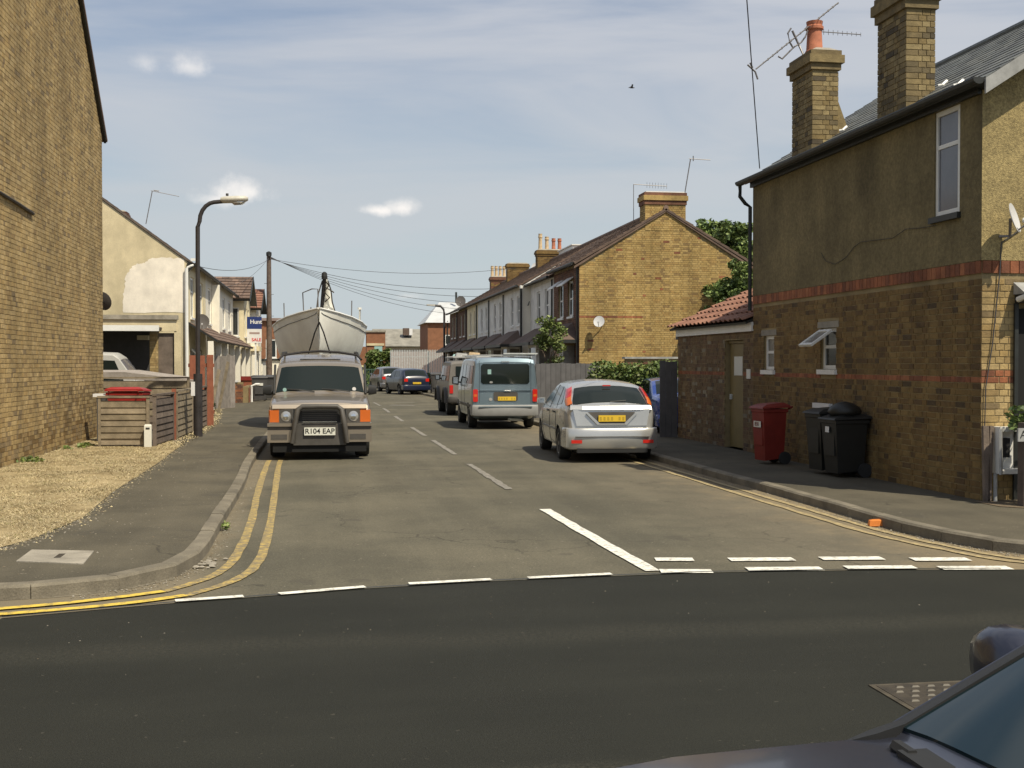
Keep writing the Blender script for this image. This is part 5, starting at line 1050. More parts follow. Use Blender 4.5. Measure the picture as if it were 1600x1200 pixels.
dish(None, (LF+.36, 40.4, 3.05), .24, (.1, -.98, .15), M['dish_dark'], 'large dark satellite dish on the front of the cream end house', (LF+.02, 40.7, 2.95))
t = stack('short dark chimney showing above the cream gable roof line', -8.9, -7.7, 48.0, Yp(215, 331, 48).z, DRED, [])
p0 = Yp(228, 350, 47.8); p1 = Yp(238, 298, 47.8)
t = thing('tv_aerial', 'thin leaning television aerial beside the short chimney on the left', 'aerial', p0)
b = MB(); b.tube([p0, p1], .018, M['aerial'], 6); b.build('mast', t)
b = MB(); b.tube([p1-X_*.05, Yp(280, 307, 47.8)], .012, M['aerial'], 6); b.tube([p1+X_*.05+Z_*.02, p1+X_*.25-Z_*.01], .02, M['aerial'], 6); b.build('boom', t)
def bay_house(Y0, fx, label, roof, ez, rz, wall, depth=5.0):
    h = thing('bay_house', label, 'house', (fx, Y0, 0)); L = depth; W = [(.5, 1.0, 3.0, 4.4), (1.15, 2.2, 3.0, 4.4), (2.9, 3.8, 3.0, 4.4)]; gw = [(.5, 1.0, .9, 2.2), (1.15, 2.2, .9, 2.2), (2.9, 3.8, .3, 2.2)]
    b = MB(); wall_face(b, (fx, Y0, 0), Y_, X_, 0, L, 0, ez, W+gw, wall, .12); fw = [(.22, .62, 3.0, 4.4), (.22, .62, .9, 2.2)]
    wall_face(b, (fx-.85, Y0, 0), X_, -Y_, 0, .85, 0, ez, fw, wall, .12); b.box(-12, fx-.851, Y0, Y0+.1, 0, ez, wall); b.poly([(fx, Y0, ez), (fx, Y0+L, ez), (fx, Y0+L/2, rz-.1)], wall)
    b.box(-12, fx-.01, Y0+L-.1, Y0+L, 0, ez, wall); b.build('wall', h, fix=False)
    for w_ in W+gw: window(h, (fx, Y0, 0), Y_, X_, w_, bars=((), ()), fw=.07, depth=.05)
    for w_ in fw: window(h, (fx-.85, Y0, 0), X_, -Y_, w_, bars=((), ()), fw=.06, depth=.05)
    e = .3; b = MB()
    A, B_, D_, C_ = (-9, Y0-e, ez-.1), (fx+e, Y0-e, ez-.1), (-9, Y0+L/2, rz), (fx+e, Y0+L/2, rz); slab(b, A, B_, D_, C_, .12, M['fascia_dark']); slab(b, (-9, Y0+L+e, ez-.1), (fx+e, Y0+L+e, ez-.1), D_, C_, .12, M['fascia_dark']); r_ = b.build('roof', h)
    b = MB(); tiles(b, A, B_, D_, C_, 8, 16, roof, .05, .008); b.build('roof_tiles', r_, fix=False, stuff=True)
    b = MB(); b.prism([(fx+e, Y0-e, ez-.3), (fx+e, Y0+L/2, rz-.14), (fx+e, Y0+L+e, ez-.3), (fx+e, Y0+L+e, ez-.1), (fx+e, Y0+L/2, rz+.02), (fx+e, Y0-e, ez-.1)], (.03, 0, 0), M['fascia_dark']); b.build('bargeboard', h)
    b = MB(); b.box(fx-1.0, fx+.18, Y0-.12, Y0+2.4, 2.35, 2.6, M['cream_wall']); b.build('bay_cornice', h)
    return h
bay_house(58.8, -3.95, 'white bay fronted house with brown tiled cross roof on the left', M['tile_brown'], 4.9, 6.05, M['cream_wall'])
bay_house(65.5, -3.75, 'bay fronted house with redder tiled roof, farthest in the left row', M['tile_red'], 4.75, 5.85, M['white_wall'])
t = thing('garden_wall', 'low red brick garden wall with pale pier cap before the bay houses', 'wall', (-3.7, 48.5, .1))
b = MB(); b.box(-4.2, -3.3, 48.5, 48.72, 0, .92, M['mortar']); b.box(-3.3, -3.08, 48.5, 58, 0, .75, M['mortar']); w = b.build('wall', t); brick_skin(w, (-4.2, 48.5, 0), X_, -Y_, 0, .9, .1, .9, DRED+REDB); brick_skin(w, (-3.08, 48.5, 0), Y_, X_, 0, 9.5, .1, .72, REDB)
b = MB(); b.box(-3.75, -3.5, 48.46, 48.76, .922, 1.0, M['sheet_white']); b.build('pier_cap', t)
b = MB(); b.box(-4.2, -3.0, 52, 52.3, .95, 1.12, M['bin_maroon']); b.box(-4.1, -3.1, 52.05, 52.25, 0, .949, M['rust_panel']); b.single('garden_wall', 'dark red topped wall behind the brick pier on the left', 'wall', (-3.6, 52, 0))
t = thing('garden_gate', 'small white gate post in front of the grey bin on the left', 'gate', (-3.05, 49.5, .1))
b = MB(); b.tube([(-3.02, 49.4, .1), (-3.02, 49.4, .75), (-2.85, 49.4, .82), (-2.7, 49.4, .82)], .05, M['white_paint'], 8); b.build('frame', t)
lgp = 'grey bins on the left pavement'
wheelie('wheelie_bin', 'dark grey wheelie bin with pale mark on the far left pavement', (-2.78, 50.6, .1), R(8), M['bin_grey'], group=lgp, sticker=True, h=1.08, w=.62)
wheelie('wheelie_bin', 'dark grey wheelie bin half hidden behind the off road car', (-2.35, 52.0, .1), R(-5), M['bin_grey'], group=lgp, h=1.08, w=.62)
# estate agent board
sY = 60.0; a, c = Yp(389, 496, sY), Yp(409, 538, sY); z = lambda py: Yp(400, py, sY).z
t = thing('sale_board', "estate agent's board, blue above and white below with red lettering, left of the pole", 'sign', ((a.x+c.x)/2, sY, 0))
b = MB(); b.box(a.x-.1, c.x, sY, sY+.03, z(514), z(495), M['sign_blue']); b.build('top_panel', t)
b = MB(); b.box(a.x-.1, c.x, sY, sY+.03, z(536), z(514)-.002, M['sheet_white']); b.build('lower_panel', t)
b = MB(); b.box((a.x+c.x)/2-.04, (a.x+c.x)/2+.04, sY+.04, sY+.11, 0, z(496), M['white_paint']); b.build('post', t)
text('Hunt', .28, t, face_mtx(((a.x+c.x)/2+.03, sY-.003, z(503)), (1, 0, 0), (0, 0, 1)), M['sheet_white'], bold=.008)
text('SALE', .22, t, face_mtx(((a.x+c.x)/2+.05, sY-.003, z(531)), (1, 0, 0), (0, 0, 1)), M['sign_red'], bold=.006)
b = MB(); b.box(a.x+.02, c.x-.1, sY-.006, sY-.002, z(522), z(519), M['sign_pale']); b.build('small_print', t)
# far white garage, far brick house, green bank behind the pole
t = thing('garage', 'white panelled garage at the far end of the left pavement', 'garage', (-4.3, 72, 0))
b = MB(); b.box(-5.6, -3.75, 72, 76, 0, 1.82, M['white_wall']); b.build('wall', t); b = MB(); b.box(-5.7, -3.65, 71.9, 76.1, 1.822, 1.95, M['fascia_dark']); b.build('roof', t)
for i in range(5): b = MB(); b.box(-5.4, -3.9, 71.96, 71.995, .15+i*.33, .46+i*.33, M['white_paint']); b.build('panel', t)
b = MB(); b.box(-3.35, -2.2, 70.6, 71.4, 0, 1.85, M['white_wall']); b.box(-3.4, -1.2, 70.5, 71.6, 1.852, 1.95, M['fascia_dark']); b.single('garden_shed', 'white shed partly hidden behind the telegraph pole and the boat', 'shed', (-2.8, 71, 0))
def far_block(name, label, x0, x1, y, d, ez, wallmat, roofmat, rz, wins_, hip=True, cat='building'):
    t = thing(name, label, cat, ((x0+x1)/2, y, 0)); b = MB(); wall_face(b, (x0, y, 0), X_, -Y_, 0, x1-x0, 0, ez, wins_, wallmat, .1)
    b.quad((x0, y, 0), (x0, y+d, 0), (x0, y+d, ez), (x0, y, ez), wallmat); b.quad((x1, y, 0), (x1, y+d, 0), (x1, y+d, ez), (x1, y, ez), wallmat); b.build('wall', t, fix=False)
    for w_ in wins_: window(t, (x0, y, 0), X_, -Y_, w_, bars=((.5,), ()), fw=.1, depth=.03)
    k = min(1.3, (x1-x0)*.3) if hip else 0; b = MB(); e = .25
    b.add([(x0-e, y-e, ez), (x1+e, y-e, ez), (x1+e, y+d+e, ez), (x0-e, y+d+e, ez), (x0+k, y+d/2, rz), (x1-k, y+d/2, rz)], [(0,1,5,4), (1,2,5), (2,3,4,5), (3,0,4), (0,3,2,1)], roofmat); r_ = b.build('roof', t)
    return t, r_
FB = [mat('far_red_brick', (.26, .115, .06), .9, .15, 3)]
t, r_ = far_block('brick_house', 'distant brown brick house behind the sale board and pole', -6.5, -2.2, 96, 6, 5.05, FB[0], M['tile_brown'][0], 5.4, [(.3, 1.2, 1.9, 3.3), (1.75, 2.6, 2.1, 3.6), (3.0, 3.75, 2.1, 3.6)], cat='house')
t, r_ = far_block('brick_flats', 'distant orange brick flats with white roof left of the terrace end', 8.05, 15, 95, 8, 4.95, FB[0], M['flat_roof'], 6.8, [(1.35, 2.6, 3.15, 4.0), (1.35, 2.6, .95, 1.8)], cat='flats')
b = MB(); b.box(10.6, 10.75, 98, 98.2, 6.7, 7.6, M['fascia_dark']); b.box(9.6, 9.68, 94.93, 94.98, .3, 5.1, M['fascia_dark']); b.build('flue', t)
t = thing('warehouse', 'distant low warehouse with grey sheet roof and red brick front', 'warehouse', (6.2, 108, 0))
b = MB(); b.box(3.0, 9.5, 108, 118, 0, 3.2, FB[0]); b.build('wall', t)
b = MB(); b.box(4.8, 9.6, 107.85, 107.99, 2.95, 3.25, M['render_cream']); b.build('fascia', t)
b = MB(); slab(b, (4.3, 107.7, 3.25), (16, 107.7, 3.25), (4.3, 113, 4.95), (16, 113, 4.95), .1, M['warehouse_roof']); r_ = b.build('roof', t)
b = MB(); b.box(7.05, 7.6, 110, 110.9, 4.3, 4.95, M['tile_brown'][2]); b.box(7.6, 7.9, 109.95, 110.9, 4.3, 4.9, M['sheet_white']); b.build('rooflight', r_)
b = MB(); b.box(3.4, 5.0, 102, 104, 0, 4.35, FB[0]); b.box(3.35, 5.05, 101.9, 104.1, 4.352, 4.5, M['concrete']); b.box(3.4, 4.9, 101.92, 101.99, 3.2, 3.4, M['render_cream']); b.single('brick_outbuilding', 'small red brick block at the left end of the distant warehouse', 'building', (4.2, 102, 0))
b = MB(); b.box(3.95, 4.6, 99, 99.3, 0, 3.1, M['teal']); b.box(4.05, 4.35, 98.95, 98.99, 2.3, 2.8, M['ink']); b.single('teal_hut', 'pale teal hut beside the distant red brick block', 'hut', (4.2, 99, 0))
plant('bush', 'bushy green shrub at the road end left of the steel fence', 'bush', (3.6, 86, 0), crown((3.9, 86.5, 1.6), (1.0, .8, 1.15), 16, .5)+crown((2.7, 86.5, .8), (.8, .8, .7), 8, .45), 4200, .13, LEAFY+LEAF[:2], [([(3.6, 86, 0), (3.7, 86, 1.6)], .06)])
plant('bush', 'low ragged shrubs growing in front of the steel palisade fence', 'bush', (6.6, 80.6, 0), crown((6.6, 80.6, .55), (2.1, .4, .5), 18, .33), 2600, .10, LEAFY+LEAF[:1], [([(6.6, 80.6, 0), (6.6, 80.6, .6)], .04)])
plant('bush', 'green bank of shrubs far behind the telegraph pole', 'bush', (-3.2, 84, 0), crown((-3.2, 84, 1.0), (2.2, .8, .9), 18, .5), 3200, .13, LEAF+LEAFY[:1], [([(-3.2, 84, 0), (-3.2, 84, 1.0)], .05)])
plant('bush', 'small grey green shrub low beside the boat stern', 'bush', (1.85, 55, 0), crown((2.15, 60, 1.2), (.12, .3, .55), 5, .16), 260, .06, LEAFY[2:], [([(2.15, 60, 0), (2.15, 60, 1.2)], .02)]) if False else None
def pale_fence(name, label, A, B_, h, n, mt, w, rails, cat='fence', part='pale', z=0, point=True):
    A, B_ = V3((*A, 0)), V3((*B_, 0)); U = (B_-A).normalized(); W = Vector((U.y, -U.x, 0)); L = (B_-A).length; t = thing(name, label, cat, (A.x, A.y, z))
    q = MB(); q.prism([U*(-w/2), U*(w/2), U*(w/2)+Z_*(h-.08), (Z_*h if point else U*(w/2)+Z_*h), U*(-w/2)+Z_*(h-.08)], W*.02, mt); me = q.mesh(part, fix=True)
    for i in range(n): child(part, me, t, (A.x+U.x*L*(i+.5)/n, A.y+U.y*L*(i+.5)/n, z))
    for r_ in rails: b = MB(); b.obox((A.x, A.y, z), U, Z_, W, (0, r_, -.05), (L, r_+.06, -.003), mt); b.build('rail', t)
    for k in range(int(L/2.6)+1): b = MB(); b.obox((A.x, A.y, z), U, Z_, W, (min(k*2.6, L-.06), 0, -.12), (min(k*2.6, L-.06)+.06, h-.1, -.055), mt); b.build('post', t)
    return t
pale_fence('palisade_fence', 'tall pale steel palisade fence across the end of the road', (4.35, 82), (8.7, 82), 2.65, 38, M['steel'], .07, (.5, 2.1))
b = MB(); b.box(4.5, 9, 83.5, 83.6, 0, 2.5, M['sign_pale']); b.single('hoarding', 'pinkish boarding behind the steel palisade fence', 'hoarding', (6.6, 83.5, 0))
pale_fence('railing', 'green metal railing closing the end of the road', (1.6, 83.4), (4.5, 83.6), 1.35, 24, M['green_rail'], .035, (.12, 1.22), 'railing', 'bar', point=False)
a = Yp(562, 577, 70); t = thing('notice_sign', 'small pale yellow notice on a post right of the off road car', 'sign', (a.x, 70, 0))
b = MB(); b.box(a.x-.26, a.x+.26, 70, 70.03, a.z-.26, a.z+.24, mat('pale_yellow_sign', (.66, .62, .34), .6, .05)); b.build('panel', t)
b = MB(); b.tube([(a.x, 70.06, 0), (a.x, 70.06, a.z+.2)], .03, M['steel'], 8); b.build('post', t)
for lb, x, rz in (('grey wheelie bin at the far right kerb behind the navy hatchback', 5.75, 0), ('grey wheelie bin beside the off road car, right one of the far pair', 6.3, 10)): wheelie('wheelie_bin', lb, (x, 62.5, .1), R(rz), M['bin_grey'], group='grey bins at the far right kerb', h=1.1, w=.62, sticker=x > 6)

# telegraph pole and wires
PX, PY = -3.13, 67.0
t = thing('telegraph_pole', 'tall wooden telegraph pole at the left with wires fanning right', 'telegraph pole', (PX, PY, 0))
b = MB(); b.tube([(PX, PY, 0), (PX, PY, 7.8)], [.17, .12], M['pole_wood'], 12); b.build('pole', t, smooth=40)
b = MB(); b.tube([(PX, PY-.16, 7.6), (PX+.1, PY-.16, 7.62)], .09, M['black']); b.lathe([(.13, 0), (.15, .05), (.15, .2), (.05, .26)], M['black'], 10, (PX, PY, 7.62)); b.build('cap', t)
for i in range(7): b = MB(); s = 1 if i % 2 else -1; b.tube([(PX+s*.12, PY-.05, 2.5+i*.6), (PX+s*.26, PY-.05, 2.5+i*.6)], .012, M['iron'], 5); b.build('step', t)
wl = ['lowest wire', 'second wire', 'third wire', 'fourth wire', 'fifth wire', 'topmost wire']
for i, (ex, ey, ez_) in enumerate(((8.25, 79, 5.0), (8.25, 74, 5.1), (8.25, 68, 5.15), (8.25, 62, 5.2), (8.25, 56, 5.25), (11.5, 71.3, 7.5))):
    a, e = Vector((PX, PY, 7.62-.03*i)), Vector((ex, ey, ez_)); pts = [a.lerp(e, k/14)-Z_*(.55*(1-(2*k/14-1)**2)) for k in range(15)]
    b = MB(); b.tube(pts, .011, M['wire'], 4); b.single('telephone_wire', '%s from the telegraph pole across to the right terrace, counted at the terrace end' % wl[i], 'wire', a, group='wires from the telegraph pole to the right terrace')
for i, (ex, ey, ez_) in enumerate(((-4.3, 52, 4.95), (-4.3, 41, 4.95))):
    a, e = Vector((PX, PY, 7.55-.1*i)), Vector((ex, ey, ez_)); pts = [a.lerp(e, k/14)-Z_*(.35*(1-(2*k/14-1)**2)) for k in range(15)]
    b = MB(); b.tube(pts, .010, M['wire'], 4); b.single('telephone_wire', ('sagging wire from the telegraph pole to the middle of the left terrace', 'sagging wire from the telegraph pole to the cream end house')[i], 'wire', a)
# a bird high up
c = Yp(987, 137, 40); t = thing('bird', 'tiny dark bird flying high above the right terrace', 'bird', c)
b = MB(); b.loft([[(c.x+x, c.y+r_*math.cos(q), c.z+r_*math.sin(q)) for q in (0, 1.57, 3.14, 4.71)] for x, r_ in ((-.10, .004), (-.05, .022), (.02, .026), (.07, .018), (.11, .004))], M['wire']); b.build('body', t, smooth=60)
for s in (-1, 1): b = MB(); b.prism([(c.x-.03, c.y, c.z), (c.x+.04, c.y, c.z), (c.x+.02, c.y+s*.14, c.z+.08), (c.x-.06, c.y+s*.26, c.z+.05)], (0, 0, .006), M['wire']); b.build('wing', t)

# ------------------------------------------------------------------ VEHICLES (local axes: +Y forward, Z up, origin on the ground)
class Car:
    def __init__(s, name, label, cat, loc, rz, prof, hw, belt, paint, zb=.18, tumble=14, e=.06, crown=.03, wheels=(1.3, -1.25, .3), group=None, bot=None, rim=None, ww=.2):
        s.P, s.HW, s.belt, s.zb, s.e, s.cr, s.tt = prof, hw, belt, zb, e, crown, math.tan(R(tumble)); s.paint = paint; s.W = wheels
        s.bot = bot or [(prof[0][0], zb+.10), (prof[0][0]+.35, zb), (prof[-1][0]-.35, zb), (prof[-1][0], zb+.08)]
        s.root = thing(name, label, cat, loc, rz, group, local=True); s.y0, s.y1 = prof[0][0], prof[-1][0]
        ys = sorted({round(p[0], 3) for p in prof} | {round(s.y0+(s.y1-s.y0)*k/40, 3) for k in range(41)})
        b = MB(); b.loft([s.ring(y) for y in ys], paint); me = b.mesh('body', fix=True)
        tmp = bpy.data.objects.new('tmp', me); C.objects.link(tmp); c = MB(); r = s.W[2]
        for ya in s.W[:2]:
            w = s.hw(ya)
            for sd in (-1, 1): c.lathe([(r*1.16, sd*(w-.30)), (r*1.16, sd*(w+.2))] if sd > 0 else [(r*1.16, sd*(w+.2)), (r*1.16, sd*(w-.30))], M['dark'], 28, (0, ya, r*.98), 'X')
        cut = bpy.data.objects.new('cut', c.mesh('cut', fix=True)); C.objects.link(cut)
        me.materials.append(M['dark']); md = tmp.modifiers.new('b', 'BOOLEAN'); md.operation = 'DIFFERENCE'; md.object = cut; md.solver = 'EXACT'; md.material_mode = 'TRANSFER'
        dg = bpy.context.evaluated_depsgraph_get(); new = bpy.data.meshes.new_from_object(tmp.evaluated_get(dg)); new.name = 'body'
        bpy.data.objects.remove(tmp); bpy.data.objects.remove(cut); new.shade_smooth(); new.set_sharp_from_angle(angle=R(28))
        o = bpy.data.objects.new('body', new); C.objects.link(o); o.parent = s.root; ORG[o] = V3((0,0,0)); s.body = o
        q = MB(); q.box(-s.hw(0)*.72, s.hw(0)*.72, s.y0+.25, s.y1-.25, zb-.03, zb+.25, M['dark']); q.build('underbody', s.root)
        for ya in s.W[:2]:
            for sd in (-1, 1): s.wheel(sd, ya, rim or M['alloy'], ww)
    def pr(s, y): return float(np.interp(y, [p[0] for p in s.P], [p[1] for p in s.P]))
    def hw(s, y): return float(np.interp(y, [p[0] for p in s.HW], [p[1] for p in s.HW]))
    def bl(s, y): return float(np.interp(y, [p[0] for p in s.belt], [p[1] for p in s.belt]))
    def pars(s, y):
        zt, w = s.pr(y), s.hw(y); zb = float(np.interp(y, [p[0] for p in s.bot], [p[1] for p in s.bot])); e = min(s.e, (zt-zb)*.3); zs = min(s.bl(y), zt-e-.02)
        wr = w*.985-max(0, zt-e-zs)*s.tt; return zt, zb, w, e, zs, wr
    def ring(s, y):
        zt, zb, w, e, zs, wr = s.pars(y); h = zs-zb; c = s.cr
        H = [(0, zb), (w*.8, zb), (w*.955, zb+.1*h), (w*.992, zb+.35*h), (w, zb+.65*h), (w*.996, zs-.04*h), (w*.985, zs), (wr, zt-e), (wr-.03, zt-e*.42), (wr*.78, zt), (wr*.4, zt+c*.75), (0, zt+c)]
        return [(x, y, z) for x, z in H]+[(-x, y, z) for x, z in H[-2:0:-1]]
    def sx(s, y, z):
        zt, zb, w, e, zs, wr = s.pars(y)
        if z >= zs: return w*.985+(wr-w*.985)*min(1, (z-zs)/max(.01, zt-e-zs))
        f = (z-zb)/max(.01, zs-zb); return w*float(np.interp(f, (0, .1, .35, .65, .96, 1), (.9, .955, .992, 1, .996, .985)))
    def tz(s, x, y):
        zt, zb, w, e, zs, wr = s.pars(y); return float(np.interp(abs(x), (0, wr*.4, wr*.78, wr-.03, wr), (zt+s.cr, zt+s.cr*.75, zt, zt-e*.42, zt-e)))
    def side(s, name, poly, mt, off=.006, sides=(-1, 1), par=None, th=.012):
        P = []
        for i in range(len(poly)):
            a, c = poly[i], poly[(i+1) % len(poly)]; n = max(1, int(max(abs(a[0]-c[0]), abs(a[1]-c[1]))/.15))
            P += [(a[0]+(c[0]-a[0])*k/n, a[1]+(c[1]-a[1])*k/n) for k in range(n)]
        for sd in sides:
            b = MB(); n = len(P); cy, cz = sum(p[0] for p in P)/n, sum(p[1] for p in P)/n
            vs = [(sd*(s.sx(y, z)+off), y, z) for y, z in P]+[(sd*(s.sx(y, z)-th), y, z) for y, z in P]+[(sd*(s.sx(cy, cz)+off), cy, cz)]
            fs = [(i, (i+1) % n, 2*n) for i in range(n)]+[(i, n+i, n+(i+1) % n, (i+1) % n) for i in range(n)]
            b.add(vs, fs, mt); b.build(name, par or s.root, smooth=30)
    def seam(s, pts, w=.013, sides=(-1, 1)):
        for sd in sides:
            b = MB(); pp = [];
            for i in range(len(pts)-1):
                a, c = pts[i], pts[i+1]; n = max(1, int(max(abs(a[0]-c[0]), abs(a[1]-c[1]))/.08)); pp += [(a[0]+(c[0]-a[0])*k/n, a[1]+(c[1]-a[1])*k/n) for k in range(n)]
            pp.append(pts[-1]); b.tube([(sd*(s.sx(y, z)-.001), y, z) for y, z in pp], w/2, M['black'], 5); b.build('door_seam', s.root, fix=False)
    def top(s, name, y0, y1, f0, f1, mt, off=.006, x0=None, label=None, n=8):
        b = MB(); rows = []
        for i in range(n+1):
            y = y0+(y1-y0)*i/n; f = f0+(f1-f0)*i/n; dy = .02; sl_ = (s.pr(y+dy)-s.pr(y-dy))/(2*dy); L = math.hypot(1, sl_); nn = (-sl_/L, 1/L); wr = s.pars(y)[5]
            rows.append([(wr*f*t, y+nn[0]*off, s.tz(wr*f*t, y)+nn[1]*off) for t in [k/8-1 for k in range(17)]])
        lo = [[(p[0], p[1], p[2]-off*1.5-.004) for p in r] for r in rows]
        b.loft([a+c[::-1] for a, c in zip(rows, lo)], mt); return b.build(name, s.root, smooth=30, label=label)
    def cap(s, name, x0, x1, z0, z1, mt, end=-1, th=.012, out=0, par=None, bev=.0, label=None):
        y = (s.y0 if end < 0 else s.y1)+end*out; b = MB(); ya, yb = sorted((y-end*.01, y+end*th)); bx = min(bev, (x1-x0)/3, (z1-z0)/3)
        if bx: b.loft([[(x0, ya, z0+bx), (x0+bx, ya, z0), (x1-bx, ya, z0), (x1, ya, z0+bx), (x1, ya, z1-bx), (x1-bx, ya, z1), (x0+bx, ya, z1), (x0, ya, z1-bx)], [(x0, yb, z0+bx), (x0+bx, yb, z0), (x1-bx, yb, z0), (x1, yb, z0+bx), (x1, yb, z1-bx), (x1-bx, yb, z1), (x0+bx, yb, z1), (x0, yb, z1-bx)]], mt)
        else: b.box(x0, x1, ya, yb, z0, z1, mt)
        return b.build(name, par or s.root, label=label)
    def wheel(s, sd, ya, rimm, ww, steer=0):
        r = s.W[2]; x = sd*(s.hw(ya)-.02); b = MB(); i = -sd*ww
        b.lathe([(r*.62, 0), (r*.70, sd*.012), (r*.92, sd*.008), (r*.985, -sd*.02), (r, i*.5), (r*.985, i+sd*.02), (r*.92, i), (r*.6, i)], M['rubber'], 28, (x, ya, r), 'X'); w = b.build('wheel', s.root, smooth=40)
        q = MB(); q.lathe([(r*.63, -sd*.03), (r*.63, sd*.004), (r*.57, -sd*.004), (r*.54, -sd*.05), (r*.1, -sd*.055)], rimm, 24, (x, ya, r), 'X')
        for k in range(5):
            a = k*1.2566+.3; d = Vector((0, math.cos(a), math.sin(a))); p = Vector((0, -math.sin(a), math.cos(a))); c = Vector((x-sd*.02, ya, r))
            q.prism([c+p*r*.09, c+d*r*.57+p*r*.07, c+d*r*.57-p*r*.07, c-p*r*.09], (-sd*.03, 0, 0), rimm)
        q.lathe([(r*.14, -sd*.04), (r*.14, 0), (.01, sd*.003)], rimm, 12, (x, ya, r), 'X'); q.build('rim', w, smooth=30); return w
    def bumper(s, end, z0, z1, out, mt, wrap=.35, inset=0.0, name='bumper'):
        ye = s.y0 if end < 0 else s.y1; yo = ye+end*out; w = s.hw(ye-end*wrap)+.012; wi = s.hw(ye)*.80; P = []
        P += [(w, ye-end*wrap), (w+.004, ye-end*.14), (w*.97, ye+end*out*.25), (w*.88, ye+end*out*.75), (w*.6, yo), (w*.25, yo+end*.008)]
        P = P+[(-x, y) for x, y in P[::-1]]; Q = [(x*.9, y-end*.12 if abs(x) < w*.95 else y) for x, y in P]
        b = MB(); rings = [[(x*k, ye+(y-ye)*k2, z) for x, y in P]+[(x*.9, y-end*.12, z) for x, y in P[::-1]] for z, k, k2 in ((z0, .96, .8), (z0+.03, 1, 1), (z1-.055, 1, 1), (z1-.008, .99, .74), (z1, .98, .5))]
        b.loft(rings, mt); return b.build(name, s.root, smooth=40)
    def mirror(s, y, z, mt, size=(.16, .10, .17), sides=(-1, 1), glass=True, tilt=0):
        for sd in sides:
            x = sd*(s.sx(y, z)+.02); b = MB(); w, d, h = size
            b.loft([[(x+sd*(.02+w*t), y+d*(k-.5)*(1-.3*t), z+h*(q-.5)*(1-.25*t*t)) for k, q in ((0, 0), (.75, .1), (1, .5), (.75, .9), (0, 1), (0, .5))] for t in (0, .3, .7, 1)], mt)
            b.tube([(x-sd*.03, y, z-h*.2), (x+sd*.05, y, z-h*.2)], .025, M['black'], 6); m_ = b.build('mirror', s.root, smooth=40)
            if glass: g = MB(); g.box(min(x+sd*.04, x+sd*(w-.01)), max(x+sd*.04, x+sd*(w-.01)), y-d*.5-.008, y-d*.5+.002, z-h*.34, z+h*.34, M['chrome']); g.build('mirror_glass', m_)

def plate(c, x, z, w, h, end, mt, txt=None, out=.02, size=None):
    p = c.cap('number_plate', x-w/2, x+w/2, z-h/2, z+h/2, mt, end, .012, out)
    y = (c.y0 if end < 0 else c.y1)+end*(out+.0135)
    if txt: text(txt, size or h*.95, p, face_mtx((x, y, z), (-end*1.0 if end > 0 else 1, 0, 0), (0, 0, 1)), M['ink'], ex=.001, bold=.002)
    else:
        b = MB(); n = 7; k = 0
        for i in range(n):
            if i == 4: continue
            xx = x-w*.42+i*w*.84/(n-1); b.box(xx-w*.035, xx+w*.035, min(y, y+end*.002), max(y, y+end*.002), z-h*.26, z+h*.26, mat('plate_smudge', (.22, .14, .02), .6, 0) if 'smudge' not in M else M['smudge'])
        o = b.build('faded_characters', p, stuff=True)
M['smudge'] = mat('plate_smudge', (.50, .33, .03), .6, 0)

# --- champagne off-road car towing the boat, facing the camera
prof = [(-2.25, .9), (-2.24, 1.68), (-2.12, 1.80), (-1.2, 1.85), (-.45, 1.83), (-.05, 1.77), (.40, 1.675), (.50, 1.635), (1.0, 1.13), (1.10, 1.095), (1.6, 1.06), (2.0, 1.01), (2.12, .965), (2.19, .87), (2.20, .58)]
D = Car('offroad_car', 'champagne coloured off road car facing the camera with the white boat behind it', 'car', (-.115, 23.02, 0), math.pi, prof, [(-2.25, .86), (-1.9, .885), (1.6, .885), (2.0, .875), (2.2, .865)], [(-2.3, 1.06), (2.2, 1.0)], M['pale_paint'], zb=.30, tumble=9, e=.07, crown=.02, wheels=(1.38, -1.2, .36), ww=.24)
D.top('windscreen', .97, .53, .93, .90, M['car_glass'], .008)
b = MB(); b.box(-.55, .45, -.25, .05, 1.3, 1.31, M['black'])
for sd in (-1, 1):
    b = MB(); b.tube([(sd*D.sx(y, 1.05)*.955, y, z+.012) for y, z in ((1.02, 1.10), (.75, 1.38), (.5, 1.63))], .022, M['black'], 6); b.build('pillar_trim', D.root)
D.side('side_window', [(.80, 1.12), (.42, 1.58), (-.3, 1.62), (-.3, 1.12)], M['car_glass']); D.side('side_window', [(-.38, 1.12), (-.38, 1.62), (-1.1, 1.64), (-1.1, 1.12)], M['car_glass']); D.side('side_window', [(-1.2, 1.12), (-1.2, 1.64), (-2.05, 1.62), (-2.1, 1.12)], M['car_glass'])
for p in ([(.9, 1.05), (.9, .45), (-.3, .42), (-.33, 1.08)], [(-.33, 1.08), (-.35, .45), (-.85, .45), (-1.15, 1.08)]): D.seam(p)
